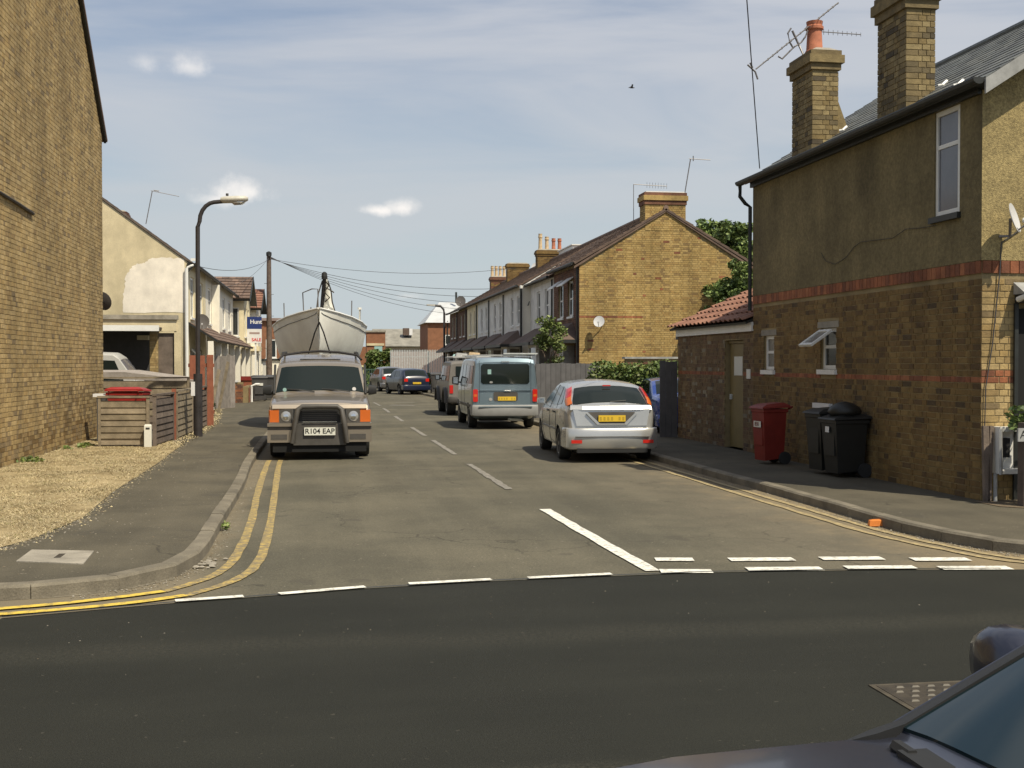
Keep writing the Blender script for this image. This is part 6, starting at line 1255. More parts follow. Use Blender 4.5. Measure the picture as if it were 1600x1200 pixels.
# bonnet lip, grille, lamps
b = MB(); b.loft([[(x, 2.09, .97), (x, 2.155, .968), (x, 2.175, .958), (x, 2.212, .892), (x, 2.205, .876), (x, 2.09, .876)] for x in (-.81, .81)], M['pale_paint']); b.build('bonnet_lip', D.root)
b = MB(); b.box(-.455, .455, 2.19, 2.225, .64, .875, M['black']); gr_ = b.build('grille', D.root)
for i in range(5): b = MB(); b.box(-.30, .30, 2.226, 2.238, .70+i*.032, .712+i*.032, M['bumper_dark']); b.build('grille_bar', gr_)
for sd in (-1, 1):
    b = MB(); x0, x1 = sorted((sd*.47, sd*.685)); b.box(x0, x1, 2.18, 2.222, .645, .868, M['bumper_dark']); hl = b.build('headlight', D.root)
    b = MB(); cx = (x0+x1)/2; b.lathe([(.088, 0), (.088, .008), (.07, .016), (.03, .022)], M['clear_lens'], 20, (cx, 2.222, .757), 'Y'); b.build('lens', hl, smooth=50)
    b = MB(); b.lathe([(.045, 0), (.045, .006), (.02, .012)], M['chrome'], 16, (cx, 2.242, .75), 'Y'); b.build('reflector', hl, smooth=50)
    b = MB(); xa, xb = sorted((sd*.695, sd*.872)); b.loft([[(xa, 2.17, .65), (xb, 2.17, .65), (xb, 2.17, .865), (xa, 2.17, .865)], [(xa, 2.226, .655), (xb-(.02 if sd > 0 else 0), 2.20 if sd > 0 else 2.226, .655), (xb-(.02 if sd > 0 else 0), 2.20 if sd > 0 else 2.226, .86), (xa, 2.226, .86)]], M['orange_lens']); b.build('indicator', D.root)
    b = MB(); xa, xb = sorted((sd*.455, sd*.89)); b.box(xa, xb, 2.19, 2.29, .585, .64, M['pale_paint']); b.box(xa, xb, 2.19, 2.25, .525, .583, M['bumper_dark']); b.box(xa, xb, 2.19, 2.30, .31, .523, M['pale_paint']); bp = b.build('bumper', D.root)
    b = MB(); b.box(xa+.1, xb-.06, 2.301, 2.308, .36, .45, M['bumper_dark']); b.build('fog_lamp', bp)
b = MB(); b.box(-.452, .452, 2.20, 2.30, .26, .63, M['bumper_dark']); b.build('centre_bumper', D.root)
bb = MB()
for sd in (-1, 1): bb.tube([(sd*.46, 2.36, .30), (sd*.425, 2.38, .62), (sd*.37, 2.33, .88), (sd*.30, 2.32, .925), (0, 2.32, .93)], .045, M['bumper_dark'], 10); bb.tube([(sd*.43, 2.37, .6), (sd*.43, 2.2, .58)], .03, M['bumper_dark'], 6)
bb.build('bull_bar', D.root, smooth=50)
b = MB(); b.box(-.29, .29, 2.31, 2.33, .655, .672, M['chrome']); b.build('trim_strip', D.root)
plate(D, 0, .50, .53, .135, 1, M['plate_white'], 'R104 EAP', out=.125, size=.125)
b = MB(); b.box(-.80, .80, 2.0, 2.26, .14, .30, M['dark']); b.build('lower_valance', D.root)
for sd, a in ((1, .1), (-1, -.55)):
    b = MB(); b.tube([(a+.0, 1.03, 1.155), (a+.28, 1.0, 1.19), (a+.52, .955, 1.20)], .012, M['black'], 6); b.build('wiper', D.root)
D.mirror(.85, 1.18, M['black'], (.15, .1, .19))
for sd in (-1, 1): b = MB(); b.tube([(sd*.72, -.05, 1.80), (sd*.71, -.15, 1.875), (sd*.70, -1.9, 1.90), (sd*.71, -2.0, 1.84)], .02, M['black'], 8); b.build('roof_rail', D.root)
b = MB(); b.tube([(-.78, .12, 1.74), (-.70, .0, 1.83), (-.35, -.1, 1.885), (0, -.12, 1.91), (.35, -.1, 1.885), (.70, .0, 1.83), (.78, .12, 1.74)], .022, M['strap'], 8); b.build('roof_bar', D.root)
b = MB(); b.box(-.38, .38, .14, .165, 1.745, 1.757, M['black']); b.build('sunroof_seam', D.root)
for x, z, m_ in ((-.62, 1.20, 'sheet_white'), (.64, 1.19, 'teal')): b = MB(); b.lathe([(.035, 0), (.035, .004)], M[m_], 12, (x, D.y1-1.20-(z-1.13)*.98+.035, z), 'Y'); b.build('sticker', D.root)
for x0, x1, z, m_ in ((-.30, .02, 1.52, 'alloy'), (-.05, .12, 1.42, 'alloy')): 
    b = MB(); b.box(x0, x1, .99-(z-1.13)*.99+.012, .99-(z-1.13)*.99+.02, z, z+.014, M[m_]); b.build('glass_reflection_strip', D.root) if False else None

# --- boat on its trailer
Bt = thing('sailing_boat', 'white sailing boat bow on, strapped on a trailer behind the off road car', 'boat', (-.16, 27.5, 1.5), math.pi, local=True)
def bw(t): return float(np.interp(t, (0, .25, .6, 1.2, 2, 3, 4, 5.4, 6.4), (.015, .20, .44, .76, 1.02, 1.19, 1.2, 1.08, .92)))
def shz(t): return float(np.interp(t, (0, 1, 2, 3.5, 5, 6.4), (2.92, 2.79, 2.68, 2.57, 2.54, 2.58)))-1.5
def kz(t): return float(np.interp(t, (0, .12, .4, 1, 2, 4, 6.4), (2.55, 2.15, 1.85, 1.68, 1.55, 1.5, 1.75)))-1.5
ss = (0, .08, .2, .36, .55, .78, .93, 1)
def hull_x(t, q): p = float(np.interp(t, (0, .5, 1.2, 2, 3, 6.4), (.9, .62, .42, .26, .15, .15))); return bw(t)*q**p*(1-.05*max(0, q-.6)*(t > 2))
ts = [0, .05, .12, .25, .4, .6, .85, 1.2, 1.6, 2, 2.5, 3, 3.5, 4, 4.7, 5.4, 6, 6.4]
b = MB(); rings = []
for t in ts:
    half = [(hull_x(t, q), kz(t)+(shz(t)-kz(t))*q) for q in ss]; rings.append([(x, -t+.25*(1-q_)*(t < .01)*-1, z) for (x, z), q_ in zip(half, ss)]+[(0, -t, shz(t)+.05)]+[(-x, -t, z) for x, z in half[::-1]])
b.loft(rings, M['boat_hull']); b.build('hull', Bt, smooth=50)
for sd in (-1, 1):
    b = MB(); b.tube([(sd*(hull_x(t, 1)+.005), -t, shz(t)+.015) for t in ts], .025, M['boat_deck'], 6); b.build('toe_rail', Bt, smooth=50)
    b = MB(); b.tube([(sd*(hull_x(t, .86)+.006), -t, kz(t)+(shz(t)-kz(t))*.86) for t in ts[1:]], .008, M['bin_grey'], 5); b.build('rubbing_strake', Bt, smooth=50)
b = MB(); b.loft([[(-w, -t, shz(t)+.02), (-w*.88, -t, shz(t)+h_), (0, -t, shz(t)+h_+.05), (w*.88, -t, shz(t)+h_), (w, -t, shz(t)+.02)] for t, w, h_ in ((1.7, .35, .10), (2.1, .55, .26), (3.2, .72, .32), (4.6, .75, .34), (4.9, .72, .1))], M['boat_deck']); b.build('coachroof', Bt)
b = MB(); b.loft([[(-.55, -t, shz(t)+h_), (-.2, -t, shz(t)+h_+.10), (.2, -t, shz(t)+h_+.08), (.5, -t, shz(t)+h_)] for t, h_ in ((2.4, .24), (3.2, .33), (4.2, .33))], M['blue_cover']); b.build('deck_cover', Bt)
def rail(pts, r=.014, n='pulpit_rail', m_=None): b = MB(); b.tube(pts, r, m_ or M['aerial'], 6); b.build(n, Bt)
rail([(.02, -.05, 1.43), (.03, -.10, 1.88), (.16, -.2, 1.89), (.38, -.55, 1.82), (.36, -.6, 1.35)])
for x, t, h_ in ((.86, 1.7, .42), (-.66, 1.15, .02), (-.78, 1.45, .45), (-1.02, 2.6, .40), (.2, .9, .2)): rail([(x*.98, -t, shz(t)), (x*.99, -t, shz(t)+h_)], .013, 'stanchion')
for sd in (-1,): rail([(sd*.98, -2.15, shz(2.15)+.05), (sd*.98, -2.15, shz(2.15)+.34)], .02, 'deck_lamp', M['spar']); rail([(sd*.98, -2.15, shz(2.15)+.34), (sd*.98, -2.15, shz(2.15)+.39)], .05, 'deck_lamp', M['boat_deck'])
rail([(-.06, -.9, 1.45), (-.1, -.75, 1.9), (-.13, -.62, 2.22)], .05, 'mast_crutch', M['strap']); rail([(-.33, -1.1, 1.42), (-.2, -.85, 1.9), (-.15, -.62, 2.2)], .02, 'mast_crutch', M['iron'])
b = MB(); b.loft([[(c+r_*math.cos(q), y+.7*r_*math.sin(q), z) for q in [k*math.pi/5 for k in range(10)]] for z, r_, c, y in ((1.38, .17, -.19, -.95), (1.6, .13, -.18, -.9), (1.8, .10, -.17, -.85), (2.0, .07, -.15, -.75), (2.16, .05, -.13, -.65))], M['boat_hull']); b.build('furled_sail', Bt, smooth=50)
rail([(-.13, -.5, 2.24), (-.2, -3.2, 1.85), (-.25, -6.6, 1.45)], .055, 'mast', M['spar'])
for pts in ([(-.09, -.62, 2.18), (-.22, -.66, 2.0), (-.12, -.7, 1.85), (-.24, -.75, 1.72), (-.13, -.78, 1.62)], [(-.2, -.6, 2.1), (-.27, -.66, 1.9), (-.3, -.75, 1.62), (-.36, -.9, 1.42)], [(-.07, -.6, 2.1), (.02, -.5, 1.8), (.06, -.35, 1.42)], [(-.15, -.6, 1.95), (-.32, -.62, 1.85), (-.34, -.62, 1.83)]): rail(pts, .016, 'rigging', M['iron'])
b = MB(); b.lathe([(.065, 0), (.07, .06), (.06, .14), (.02, .17)], M['black'], 10, (-.12, -.5, 2.14)); b.build('mast_cap', Bt)
for sd in (-1, 1):
    b = MB(); b.tube([(0, .035, 1.12), (sd*.10, -.02, .88), (sd*.20, -.18, .55), (sd*.27, -.35, .34)], .017, M['strap'], 6); b.build('strap', Bt)
b = MB(); b.loft([[(-.12, -2.6, .05), (.12, -2.6, .05), (.12, -4.4, .05), (-.12, -4.4, .05)], [(-.06, -2.9, -.7), (.06, -2.9, -.7), (.06, -4.1, -.7), (-.06, -4.1, -.7)]], M['boat_hull']); b.build('keel', Bt)
Tr = thing('boat_trailer', 'steel boat trailer under the white sailing boat', 'trailer', (-.12, 31.0, 0), math.pi, local=True)
for sd in (-1, 1):
    b = MB(); b.tube([(sd*.75, -2.4, .62), (sd*.75, 1.2, .62), (sd*.06, 3.6, .58)], .045, M['steel'], 6); b.build('frame', Tr)
    for yy in (-.55, .25): b = MB(); b.lathe([(.17, 0), (.29, .01), (.31, .06), (.31, .12), (.29, .17), (.17, .18)], M['rubber'], 22, (sd*.93-.09, yy, .31), 'X'); w = b.build('wheel', Tr, smooth=40); q = MB(); q.lathe([(.18, -.005), (.05, -.01)] if sd < 0 else [(.18, .185), (.05, .19)], M['alloy'], 16, (sd*.93-.09, yy, .31), 'X'); q.build('rim', w)
    b = MB(); b.tube([(sd*.75, .6, .62), (sd*1.0, .6, 1.5)], .03, M['steel'], 6); b.obox((sd*.98, .6, 1.5), (1, 0, 0), (0, 1, 0), (0, 0, 1), (-.06, -.4, 0), (.06, .4, .08), M['strap']); b.build('support_pad', Tr)
for yy in (-2.3, -.15, 1.2): b = MB(); b.box(-.75, .75, yy-.04, yy+.04, .57, .66, M['steel']); b.build('crossbar', Tr)
b = MB(); b.tube([(0, 3.1, .6), (0, 3.35, 1.9)], .04, M['steel'], 6); b.build('winch_post', Tr)

# --- light blue grey minibus
prof = [(-2.2, 1.0), (-2.19, 1.70), (-2.12, 1.79), (-1.9, 1.81), (0, 1.83), (.9, 1.80), (1.1, 1.74), (1.62, 1.18), (1.75, 1.10), (2.1, .95), (2.22, .75), (2.25, .5)]
V = Car('minibus', 'blue grey minibus with roof bars parked behind the silver hatchback', 'minibus', (4.52, 31.9, 0), R(-1), prof, [(-2.2, .82), (-2.05, .855), (1.5, .86), (2.0, .82), (2.25, .68)], [(-2.2, 1.10), (2.2, 1.0)], M['van_paint'], zb=.24, tumble=6, e=.07, crown=.015, wheels=(1.42, -1.25, .31), ww=.2)
V.cap('rear_window', -.62, .62, 1.15, 1.66, M['car_glass'], -1, .012, 0, bev=.05)
V.cap('tailgate_ledge', -.66, .66, .985, 1.0, M['van_paint'], -1, .03); V.cap('tailgate_recess', -.30, .32, .72, .95, M['bumper_dark'], -1, .008, bev=.03)
plate(V, .04, .78, .46, .10, -1, M['plate_yellow'], None, .012)
for sd in (-1, 1):
    x0, x1 = sorted((sd*.70, sd*.822)); V.cap('rear_lamp', x0, x1, .70, 1.02, M['red_lens'], -1, .025, bev=.02); V.cap('rear_indicator', x0+.02, x1-.02, .83, .89, M['orange_lens'], -1, .028)
    V.cap('pillar', *sorted((sd*.655, sd*.662)), .66, 1.74, M['black'], -1, .004)
V.cap('badge', -.42, -.33, .72, .80, M['lead'], -1, .012, bev=.04); V.cap('tailgate_handle', -.02, .14, .975, 1.0, M['chrome'], -1, .035); V.cap('badge', -.40, -.32, 1.17, 1.22, M['lead'], -1, .018, bev=.02)
for x in (-.33, .33): V.cap('window_sticker', x-.12, x-.03, 1.40, 1.52, M['teal'], -1, .014) if x < 0 else None
V.bumper(-1, .34, .62, .07, M['bumper_grey'], .3); b = MB(); b.box(-.68, .68, -2.285, -2.25, .56, .585, M['van_paint']); b.build('bumper_trim', V.root)
V.cap('high_brake_light', -.1, .1, 1.705, 1.735, M['chrome'], -1, .02)
for a, c in ((-2.05, -1.35), (-1.27, -.35), (-.27, .5), (.58, 1.2)): V.side('side_window', [(a, 1.15), (a+.02, 1.62), (c-.02-(.22 if c > 1 else 0), 1.62), (c, 1.15)], M['car_glass'])
V.side('rubbing_strip', [(-1.8, .55), (-1.8, .62), (1.9, .62), (1.9, .55)], M['bumper_dark'], .015)
for p in ([(-.31, 1.68), (-.31, .4)], [(.54, 1.68), (.54, .4)]): V.seam(p)
V.mirror(1.25, 1.2, M['black'], (.18, .12, .26))
for sd in (-1, 1): b = MB(); b.tube([(sd*.70, -2.0, 1.84), (sd*.70, 1.0, 1.86)], .018, M['steel'], 6); b.build('roof_rail', V.root)
for yy in (-1.95, -.6, .8): b = MB(); b.box(-.80, .80, yy-.03, yy+.03, 1.87, 1.90, M['lead']); b.build('roof_bar', V.root)
b = MB(); b.box(-.02, .86, -2.02, -1.96, 1.905, 1.94, M['steel']); b.build('ladder_bar', V.root)
b = MB(); b.tube([(.1, -2.1, .25), (.5, -1.9, .22)], .04, M['steel'], 8); b.build('exhaust', V.root)

# --- grey beige 4x4 ahead of the minibus
prof = [(-2.1, .9), (-2.09, 1.66), (-1.95, 1.74), (0, 1.76), (.55, 1.72), (1.0, 1.22), (1.12, 1.16), (1.8, 1.12), (2.1, 1.0), (2.15, .6)]
J = Car('offroad_car', 'grey beige off road car with loaded roof rack, ahead of the minibus', 'car', (4.62, 39.6, 0), 0, prof, [(-2.1, .78), (2.15, .78)], [(-2.1, 1.08), (2.15, 1.05)], M['suv_paint'], zb=.36, tumble=6, e=.05, crown=.02, wheels=(1.35, -1.25, .40), ww=.27)
for ya in (1.35, -1.25):
    for sd in (-1, 1): b = MB(); b.loft([[(sd*(.76+w), ya+.50*math.cos(q), .40+.50*math.sin(q)) for w, q in ((0, a), (.12, a))]+[(sd*.88, ya+.44*math.cos(a), .40+.44*math.sin(a)), (sd*.76, ya+.44*math.cos(a), .40+.44*math.sin(a))] for a in [k*math.pi/10 for k in range(11)]], M['bumper_dark']); b.build('wheel_arch', J.root, smooth=40)
for a, c in ((-1.95, -1.2), (-1.12, -.3), (-.22, .75)): J.side('side_window', [(a, 1.12), (a, 1.60), (c-(.3 if c > .5 else 0), 1.60), (c, 1.12)], M['car_glass'])
J.cap('rear_window', -.55, .55, 1.15, 1.58, M['car_glass'], -1); J.bumper(-1, .42, .62, .08, M['bumper_dark'], .2)
for sd in (-1, 1): J.cap('rear_lamp', *sorted((sd*.64, sd*.75)), .72, .98, M['red_lens'], -1, .02); b = MB(); b.tube([(sd*.62, -2.0, 1.86), (sd*.62, .5, 1.86)], .02, M['lead'], 6); b.build('roof_rack', J.root)
for i in range(9): b = MB(); b.tube([(-.62, -2.0+i*.3, 1.86+.03*(i % 2)), (.62, -2.0+i*.3, 1.86+.02*(i % 3))], .018, M['lead'], 6); b.build('roof_rack', J.root)
for x0, y0_, z1_, m_ in ((-.5, -1.6, 2.02, 'lead'), (.0, -.9, 2.05, 'pot_buff'), (-.45, -.2, 1.98, 'teal')): b = MB(); b.loft([[(x0, y0_, 1.88), (x0+.42, y0_+.05, 1.88), (x0+.42, y0_+.6, 1.88), (x0, y0_+.6, 1.88)], [(x0+.04, y0_+.04, z1_), (x0+.38, y0_+.1, z1_-.03), (x0+.36, y0_+.55, z1_-.02), (x0+.05, y0_+.52, z1_-.04)]], M[m_]); b.build('roof_load', J.root)
J.mirror(.85, 1.2, M['black'], (.16, .1, .2))

# --- silver hatchback
prof = [(-1.96, .52), (-1.955, .66), (-1.93, .80), (-1.90, .905), (-1.86, .93), (-1.78, .98), (-1.56, 1.15), (-1.38, 1.255), (-1.24, 1.305), (-1.0, 1.335), (-.5, 1.35), (0, 1.345), (.28, 1.29), (.60, 1.15), (.98, .93), (1.08, .89), (1.5, .82), (1.8, .70), (1.93, .58), (1.97, .42)]
F_ = Car('hatchback', 'silver hatchback parked by the right kerb with red and orange rear lamps', 'car', (4.86, 21.45, 0), R(-3.0), prof, [(-1.96, .66), (-1.88, .73), (-1.7, .785), (-1.3, .81), (1.2, .81), (1.6, .78), (1.85, .68), (1.97, .52)], [(-1.96, .86), (-1.5, .90), (1.1, .84), (1.97, .7)], M['silver_paint'], zb=.17, tumble=25, e=.085, crown=.04, wheels=(1.22, -1.2, .285), ww=.19)
F_.top('rear_window', -1.79, -1.40, .86, .83, M['car_glass'], .008)
F_.top('windscreen', .94, .32, .9, .88, M['car_glass'], .008)
F_.side('side_window', [(.78, .95), (.30, 1.20), (-.12, 1.265), (-.12, .93)], M['car_glass']); F_.side('side_window', [(-.19, .93), (-.19, 1.265), (-.72, 1.26), (-.90, .94)], M['car_glass']); F_.side('side_window', [(-.97, .945), (-.80, 1.255), (-1.05, 1.22), (-1.32, 1.03), (-1.34, .97)], M['car_glass'])
for sd in (-1, 1):      # tall lamps either side of the rear window
    for nm, za, zb_, mt_ in (('rear_lamp', 1.09, 1.245, 'red_lens'), ('rear_indicator', .965, 1.088, 'orange_lens')):
        b = MB(); rows = []
        for z in (za, (za+zb_)/2, zb_):
            y = float(np.interp(z, [.93, .98, 1.15, 1.255], [-1.86, -1.78, -1.56, -1.38])); wr = F_.pars(y)[5]
            o = .012; rows.append([(sd*wr*.885, y-o, z+.03), (sd*(wr*.965), y-o+.012, z+.0), (sd*(wr+.002), y+.04, z-.015), (sd*(wr+.008), y+.14, z-.01), (sd*(wr-.02), y+.14, z-.01), (sd*wr*.885, y+.04, z+.0)])
        b.loft(rows, M[mt_]); b.build(nm, F_.root, smooth=40)
b = MB(); b.loft([[(-.60, -1.985, .62), (.60, -1.985, .62), (.60, -1.90, .62), (-.60, -1.90, .62)], [(-.66, -1.955, .90), (.66, -1.955, .90), (.66, -1.85, .90), (-.66, -1.85, .90)]], M['silver_paint']); tg = b.build('tailgate', F_.root)
b = MB(); b.loft([[(x*k, -1.985+o, .885), (x*k, -1.975+o, .893), (x*k*.99, -1.937+o, .952), (x*k*.98, -1.90+o, .968), (x*k*.98, -1.80, .972), (x*k, -1.82, .885)] for x, k, o in ((-.70, 1, .05), (-.5, 1, .012), (-.2, 1, 0), (.2, 1, 0), (.5, 1, .012), (.70, 1, .05))], M['silver_paint']); b.build('tailgate_spoiler', F_.root)
b = MB(); b.prism([(-.40, -1.975, .85), (.40, -1.975, .85), (.22, -1.995, .655), (-.22, -1.995, .655)], (0, .012, 0), M['bumper_dark']); b.build('plate_recess', tg)
b = MB()
for sd in (-1, 1): b.prism([(sd*.40, -2.0, .84), (sd*.44, -2.0, .83), (sd*.25, -2.02, .635), (sd*.21, -2.02, .66)], (0, .03, 0), M['silver_paint'])
b.prism([(-.25, -2.02, .635), (.25, -2.02, .635), (.21, -2.02, .662), (-.21, -2.02, .662)], (0, .03, 0), M['silver_paint']); b.build('plate_surround', tg)
plate(F_, 0, .745, .46, .105, -1, M['plate_yellow'], None, .045)
F_.bumper(-1, .23, .585, .11, M['silver_paint'], .42); b = MB(); b.box(-.63, .63, -2.09, -2.05, .43, .445, M['bumper_dark']); b.build('bumper_groove', F_.root)
for sd in (-1, 1): b = MB(); b.box(*sorted((sd*.52, sd*.70)), -2.07, -2.02, .33, .385, M['red_lens']); b.build('reflector', F_.root)
b = MB(); b.box(-.60, .60, -2.06, -1.9, .17, .235, M['black']); b.build('lower_valance', F_.root)
b = MB(); b.tube([(-.45, -2.03, .20), (-.45, -1.8, .22)], .03, M['steel'], 10); b.build('exhaust', F_.root)
F_.side('fuel_flap', [(-1.42, .72), (-1.42, .86), (-1.28, .86), (-1.28, .72)], M['silver_paint'], .003, sides=(1,))
for p in ([(.80, .92), (.85, .55), (.7, .26), (-.14, .24), (-.15, 1.28)], [(-.15, .3), (-.72, .26), (-.92, .55), (-.95, .9), (-.76, 1.25)]): F_.seam(p)
F_.side('door_handle', [(-.02, .80), (-.02, .83), (.14, .83), (.14, .80)], M['black'], .018); F_.side('door_handle', [(-.80, .80), (-.80, .83), (-.64, .83), (-.64, .80)], M['black'], .018)
F_.side('side_strip', [(-.85, .50), (-.85, .535), (.75, .535), (.75, .50)], M['bumper_grey'], .010)
F_.mirror(.72, .97, M['silver_paint'], (.15, .1, .12))
b = MB(); b.tube([(0, -1.83, 1.02), (.28, -1.80, 1.04)], .009, M['black'], 5); b.build('rear_wiper', F_.root)
b = MB(); b.box(-.07, .07, -1.492, -1.475, 1.28, 1.30, M['red_lens']); b.build('high_brake_light', F_.root)

# --- simple smaller cars further off
def small_car(label, loc, rz, paint, name='hatchback', sc=.95, plate_=True, saloon=False, h=1.0):
    if saloon: prof = [(-2.05, .5), (-2.04, .78), (-2.0, .90), (-1.5, .95), (-1.42, .97), (-.95, 1.20), (-.75, 1.28), (-.4, 1.32), (0, 1.33), (.3, 1.28), (.95, .93), (1.1, .88), (1.7, .78), (1.95, .62), (2.0, .4)]
    else: prof = [(-1.82, .5), (-1.81, .75), (-1.77, .92), (-1.72, .98), (-1.48, 1.24), (-1.36, 1.32), (-1.1, 1.36), (-.4, 1.39), (0, 1.38), (.3, 1.31), (.9, .97), (1.0, .93), (1.5, .83), (1.75, .66), (1.82, .42)]
    prof = [(y, z*h) for y, z in prof]; y0 = prof[0][0]; y1 = prof[-1][0]
    c = Car(name, label, 'car', loc, rz, prof, [(y0, .68), (y0+.15, .76), (y0+.6, .80), (y1-.7, .80), (y1-.15, .72), (y1, .58)], [(y0, .88*h), (y1, .8*h)], paint, zb=.18, tumble=18, wheels=(y1-.75, y0+.68, .285))
    if saloon: c.top('rear_window', -1.40, -.80, .86, .84, M['car_glass'])
    else: c.top('rear_window', -1.70, -1.40, .84, .84, M['car_glass'])
    c.top('windscreen', .88, .33, .9, .88, M['car_glass'])
    a = -.95 if saloon else -1.15
    c.side('side_window', [(.7, .98*h), (.25, 1.24*h), (-.2, 1.28*h), (-.2, .96*h)], M['car_glass']); c.side('side_window', [(-.27, .96*h), (-.27, 1.28*h), (a+.3, 1.26*h), (a-.05, .98*h)], M['car_glass'])
    for sd in (-1, 1): 
        x0, x1 = sorted((sd*.50, sd*.70)); zl = .70*h; b = MB(); yy = y0; b.loft([[(x0, yy-.012, zl), (x1, yy+(-.012 if sd < 0 and False else .0), zl), (x1, yy+.12, zl), (x0, yy+.1, zl)], [(x0, yy-.0, zl+.15), (x1, yy+.02, zl+.17), (x1, yy+.14, zl+.17), (x0, yy+.12, zl+.15)]], M['red_lens']); b.build('rear_lamp', c.root)
    if plate_: plate(c, 0, .62, .46, .10, -1, M['plate_yellow'], None, .035)
    c.bumper(-1, .24, .52, .07, paint, .3); c.mirror(.68, .98*h, paint, (.14, .1, .12)); c.seam([(-.23, 1.28*h), (-.23, .28)]); return c
small_car('navy blue hatchback parked at the far right kerb beside the grey bins', (4.35, 65.3, 0), R(14), M['navy_paint'])
c = small_car('grey hatchback parked just ahead and left of the navy one', (3.65, 72.5, 0), R(10), M['gun_paint'], h=1.05)
c = small_car('bright blue saloon half hidden behind the dark panel of the side extension', (8.22, 27.6, 0), R(-4), M['blue_paint'], 'saloon_car', saloon=True)
# white people carrier under the carport, dark screen towards the street
prof = [(-2.0, .6), (-1.99, 1.0), (-1.95, 1.15), (-1.45, 1.85), (-1.3, 1.95), (0, 2.0), (.9, 1.95), (1.5, 1.3), (2.1, 1.1), (2.2, .6)]
W = Car('people_carrier', 'white people carrier parked in the shade of the carport', 'car', (-7.15, 34.9, 0), R(90), prof, [(-2.0, .8), (-1.8, .86), (1.9, .86), (2.2, .75)], [(-2, 1.1), (2.2, 1.05)], M['white_car'], zb=.3, tumble=8, wheels=(1.4, -1.3, .33))
W.top('rear_window', -1.90, -1.50, .92, .92, M['glass_grey']); W.side('side_window', [(-1.6, 1.2), (-1.35, 1.75), (-.6, 1.78), (-.6, 1.2)], M['car_glass']); W.side('side_window', [(-.5, 1.2), (-.5, 1.78), (.7, 1.78), (1.1, 1.2)], M['car_glass'])
for sd in (-1, 1): W.cap('rear_lamp', *sorted((sd*.62, sd*.79)), .85, 1.15, M['red_lens'], -1, .03)

# --- slate blue car right beside the camera
prof = [(-2.1, .5), (-2.09, .85), (-2.0, .98), (-1.6, 1.03), (-1.1, 1.32), (-.7, 1.42), (-.2, 1.455), (.25, 1.45), (.48, 1.42), (.72, 1.325), (1.07, 1.14), (1.36, .955), (1.44, .948), (1.8, .935), (2.15, .905), (2.42, .85), (2.52, .77), (2.58, .55)]
K = Car('saloon_car', 'slate blue car at the bottom right corner, showing its screen edge and door mirror', 'car', (2.46, 1.40, 0), R(90), prof, [(-2.1, .72), (-1.8, .80), (-1, .85), (1.0, .85), (1.8, .84), (2.3, .78), (2.58, .64)], [(-2.1, .95), (.5, .92), (1.3, .90), (2.5, .80)], M['near_paint'], zb=.18, tumble=20, e=.05, crown=.03, wheels=(1.68, -1.2, .31))
K.top('windscreen', 1.34, .52, .93, .88, M['teal_glass'], .006, n=14)
for sd in (-1, 1):
    b = MB(); rows = []
    for y in (1.46, 1.40, 1.34, 1.2, 1.07, .9, .72, .6, .5, .42):
        wr = K.pars(y)[5]; rows.append([(sd*(wr-.02), y, K.tz(wr-.02, y)+.001), (sd*(wr-.015), y, K.tz(wr-.015, y)+.002), (sd*(wr+.002), y, K.tz(wr, y)-.001), (sd*(wr+.002), y, K.tz(wr, y)-.02), (sd*(wr-.02), y, K.tz(wr-.02, y)-.02)] if y > 1.45 else [(sd*wr*.925, y, K.tz(wr*.925, y)+.012), (sd*(wr-.03), y, K.tz(wr-.03, y)+.014), (sd*(wr+.006), y, K.tz(wr, y)+.006), (sd*(wr+.006), y, K.tz(wr, y)-.02), (sd*wr*.925, y, K.tz(wr*.925, y)-.015)])
    b.loft(rows, M['black']); b.build('screen_pillar', K.root, smooth=50)
    b = MB(); b.tube([(sd*(K.pars(y)[5]-.012), y, K.tz(K.pars(y)[5]-.012, y)+.012) for y in (1.34, 1.2, 1.07, .9, .72, .6, .5, .42)], .010, M['near_paint'], 8); b.build('roof_edge_trim', K.root, smooth=50)
K.side('side_window', [(1.05, .99), (.62, 1.24), (.1, 1.36), (.05, .97)], M['car_glass']); K.side('side_window', [(-.03, .97), (-.0, 1.36), (-.6, 1.33), (-.95, .99)], M['car_glass'])
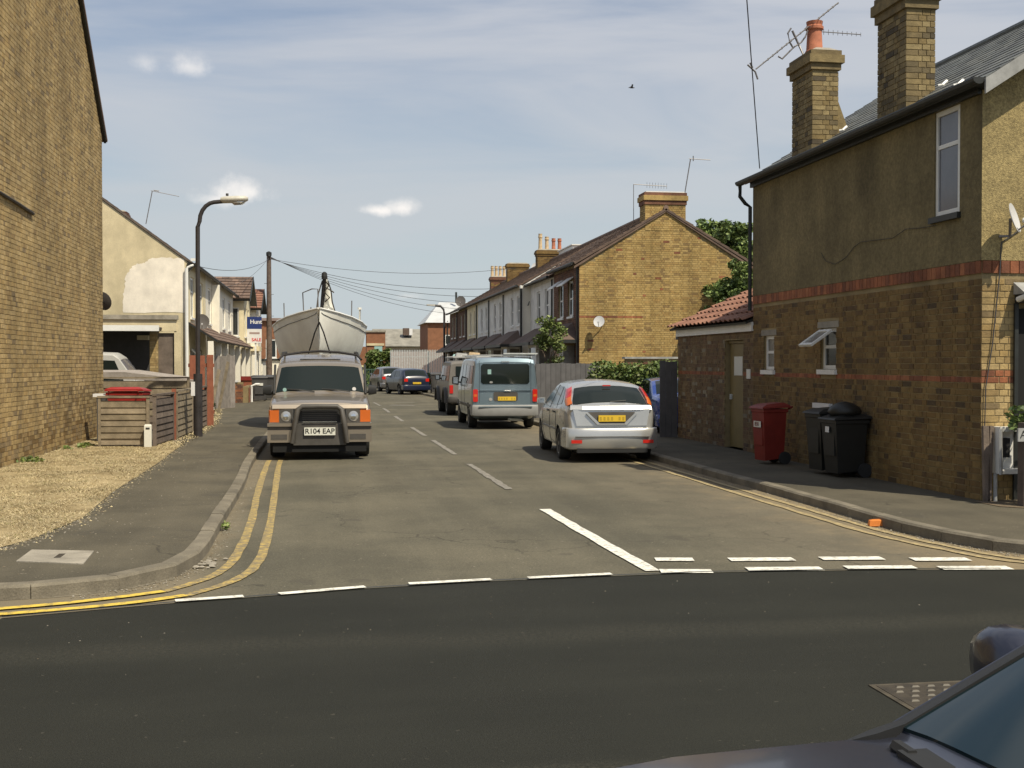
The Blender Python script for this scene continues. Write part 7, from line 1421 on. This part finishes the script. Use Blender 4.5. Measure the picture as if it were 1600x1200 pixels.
for sd in (-1, 1):
    x = sd*(K.sx(.98, .98)-.02); b = MB()
    b.loft([[(x+sd*t, .99+d_*math.copysign(abs(math.cos(q))**.65, math.cos(q))*.5, 1.01+h_*math.copysign(abs(math.sin(q))**.7, math.sin(q))*.5+lift) for q in [k*math.pi/8 for k in range(16)]] for t, d_, h_, lift in ((.04, .05, .08, -.02), (.07, .11, .15, -.01), (.13, .15, .18, 0), (.20, .145, .165, .006), (.25, .11, .12, .006), (.275, .03, .04, 0))], M['near_paint']); m_ = b.build('mirror', K.root, smooth=60)
    b = MB(); b.loft([[(x+sd*.0, .90, .90), (x+sd*.0, 1.10, .90), (x+sd*.0, 1.10, .96), (x+sd*.0, .9, .99)], [(x+sd*.16, .92, .935), (x+sd*.16, 1.04, .935), (x+sd*.16, 1.04, .965), (x+sd*.16, .92, .965)]], M['black']); b.build('mirror_arm', m_, smooth=60)
    g = MB(); g.lathe([(.055, 0), (.055, .004)], M['chrome'], 16, (x+sd*.16, .918, 1.04), 'Y'); g.build('mirror_glass', m_)
b = MB(); b.box(-.62, .62, 1.372, 1.43, .935, .945+.018, M['black']); b.build('scuttle', K.root)
for sd in (-1, 1): b = MB(); b.tube([(sd*.70, 1.385, .935), (sd*.66, 1.41, .955), (sd*.60, 1.41, .955)], .014, M['black'], 6); b.build('washer_hose', K.root)
K.side('side_repeater', [(1.55, .66), (1.55, .70), (1.63, .70), (1.63, .66)], M['orange_lens'], .01)
for p in ([(1.2, .9), (1.25, .4), (.0, .3), (0, .92)],): K.seam(p)
b = MB(); b.tube([(0+x_, 2.57, .5) for x_ in (-.4, .4)], .03, M['black'], 8); b.build('grille', K.root)
for sd in (-1, 1): b = MB(); b.loft([[(sd*.44, 2.55, .60), (sd*.62, 2.50, .60), (sd*.62, 2.40, .60), (sd*.44, 2.45, .60)], [(sd*.42, 2.52, .72), (sd*.64, 2.45, .74), (sd*.64, 2.35, .74), (sd*.42, 2.4, .72)]], M['clear_lens']); b.build('headlight', K.root)
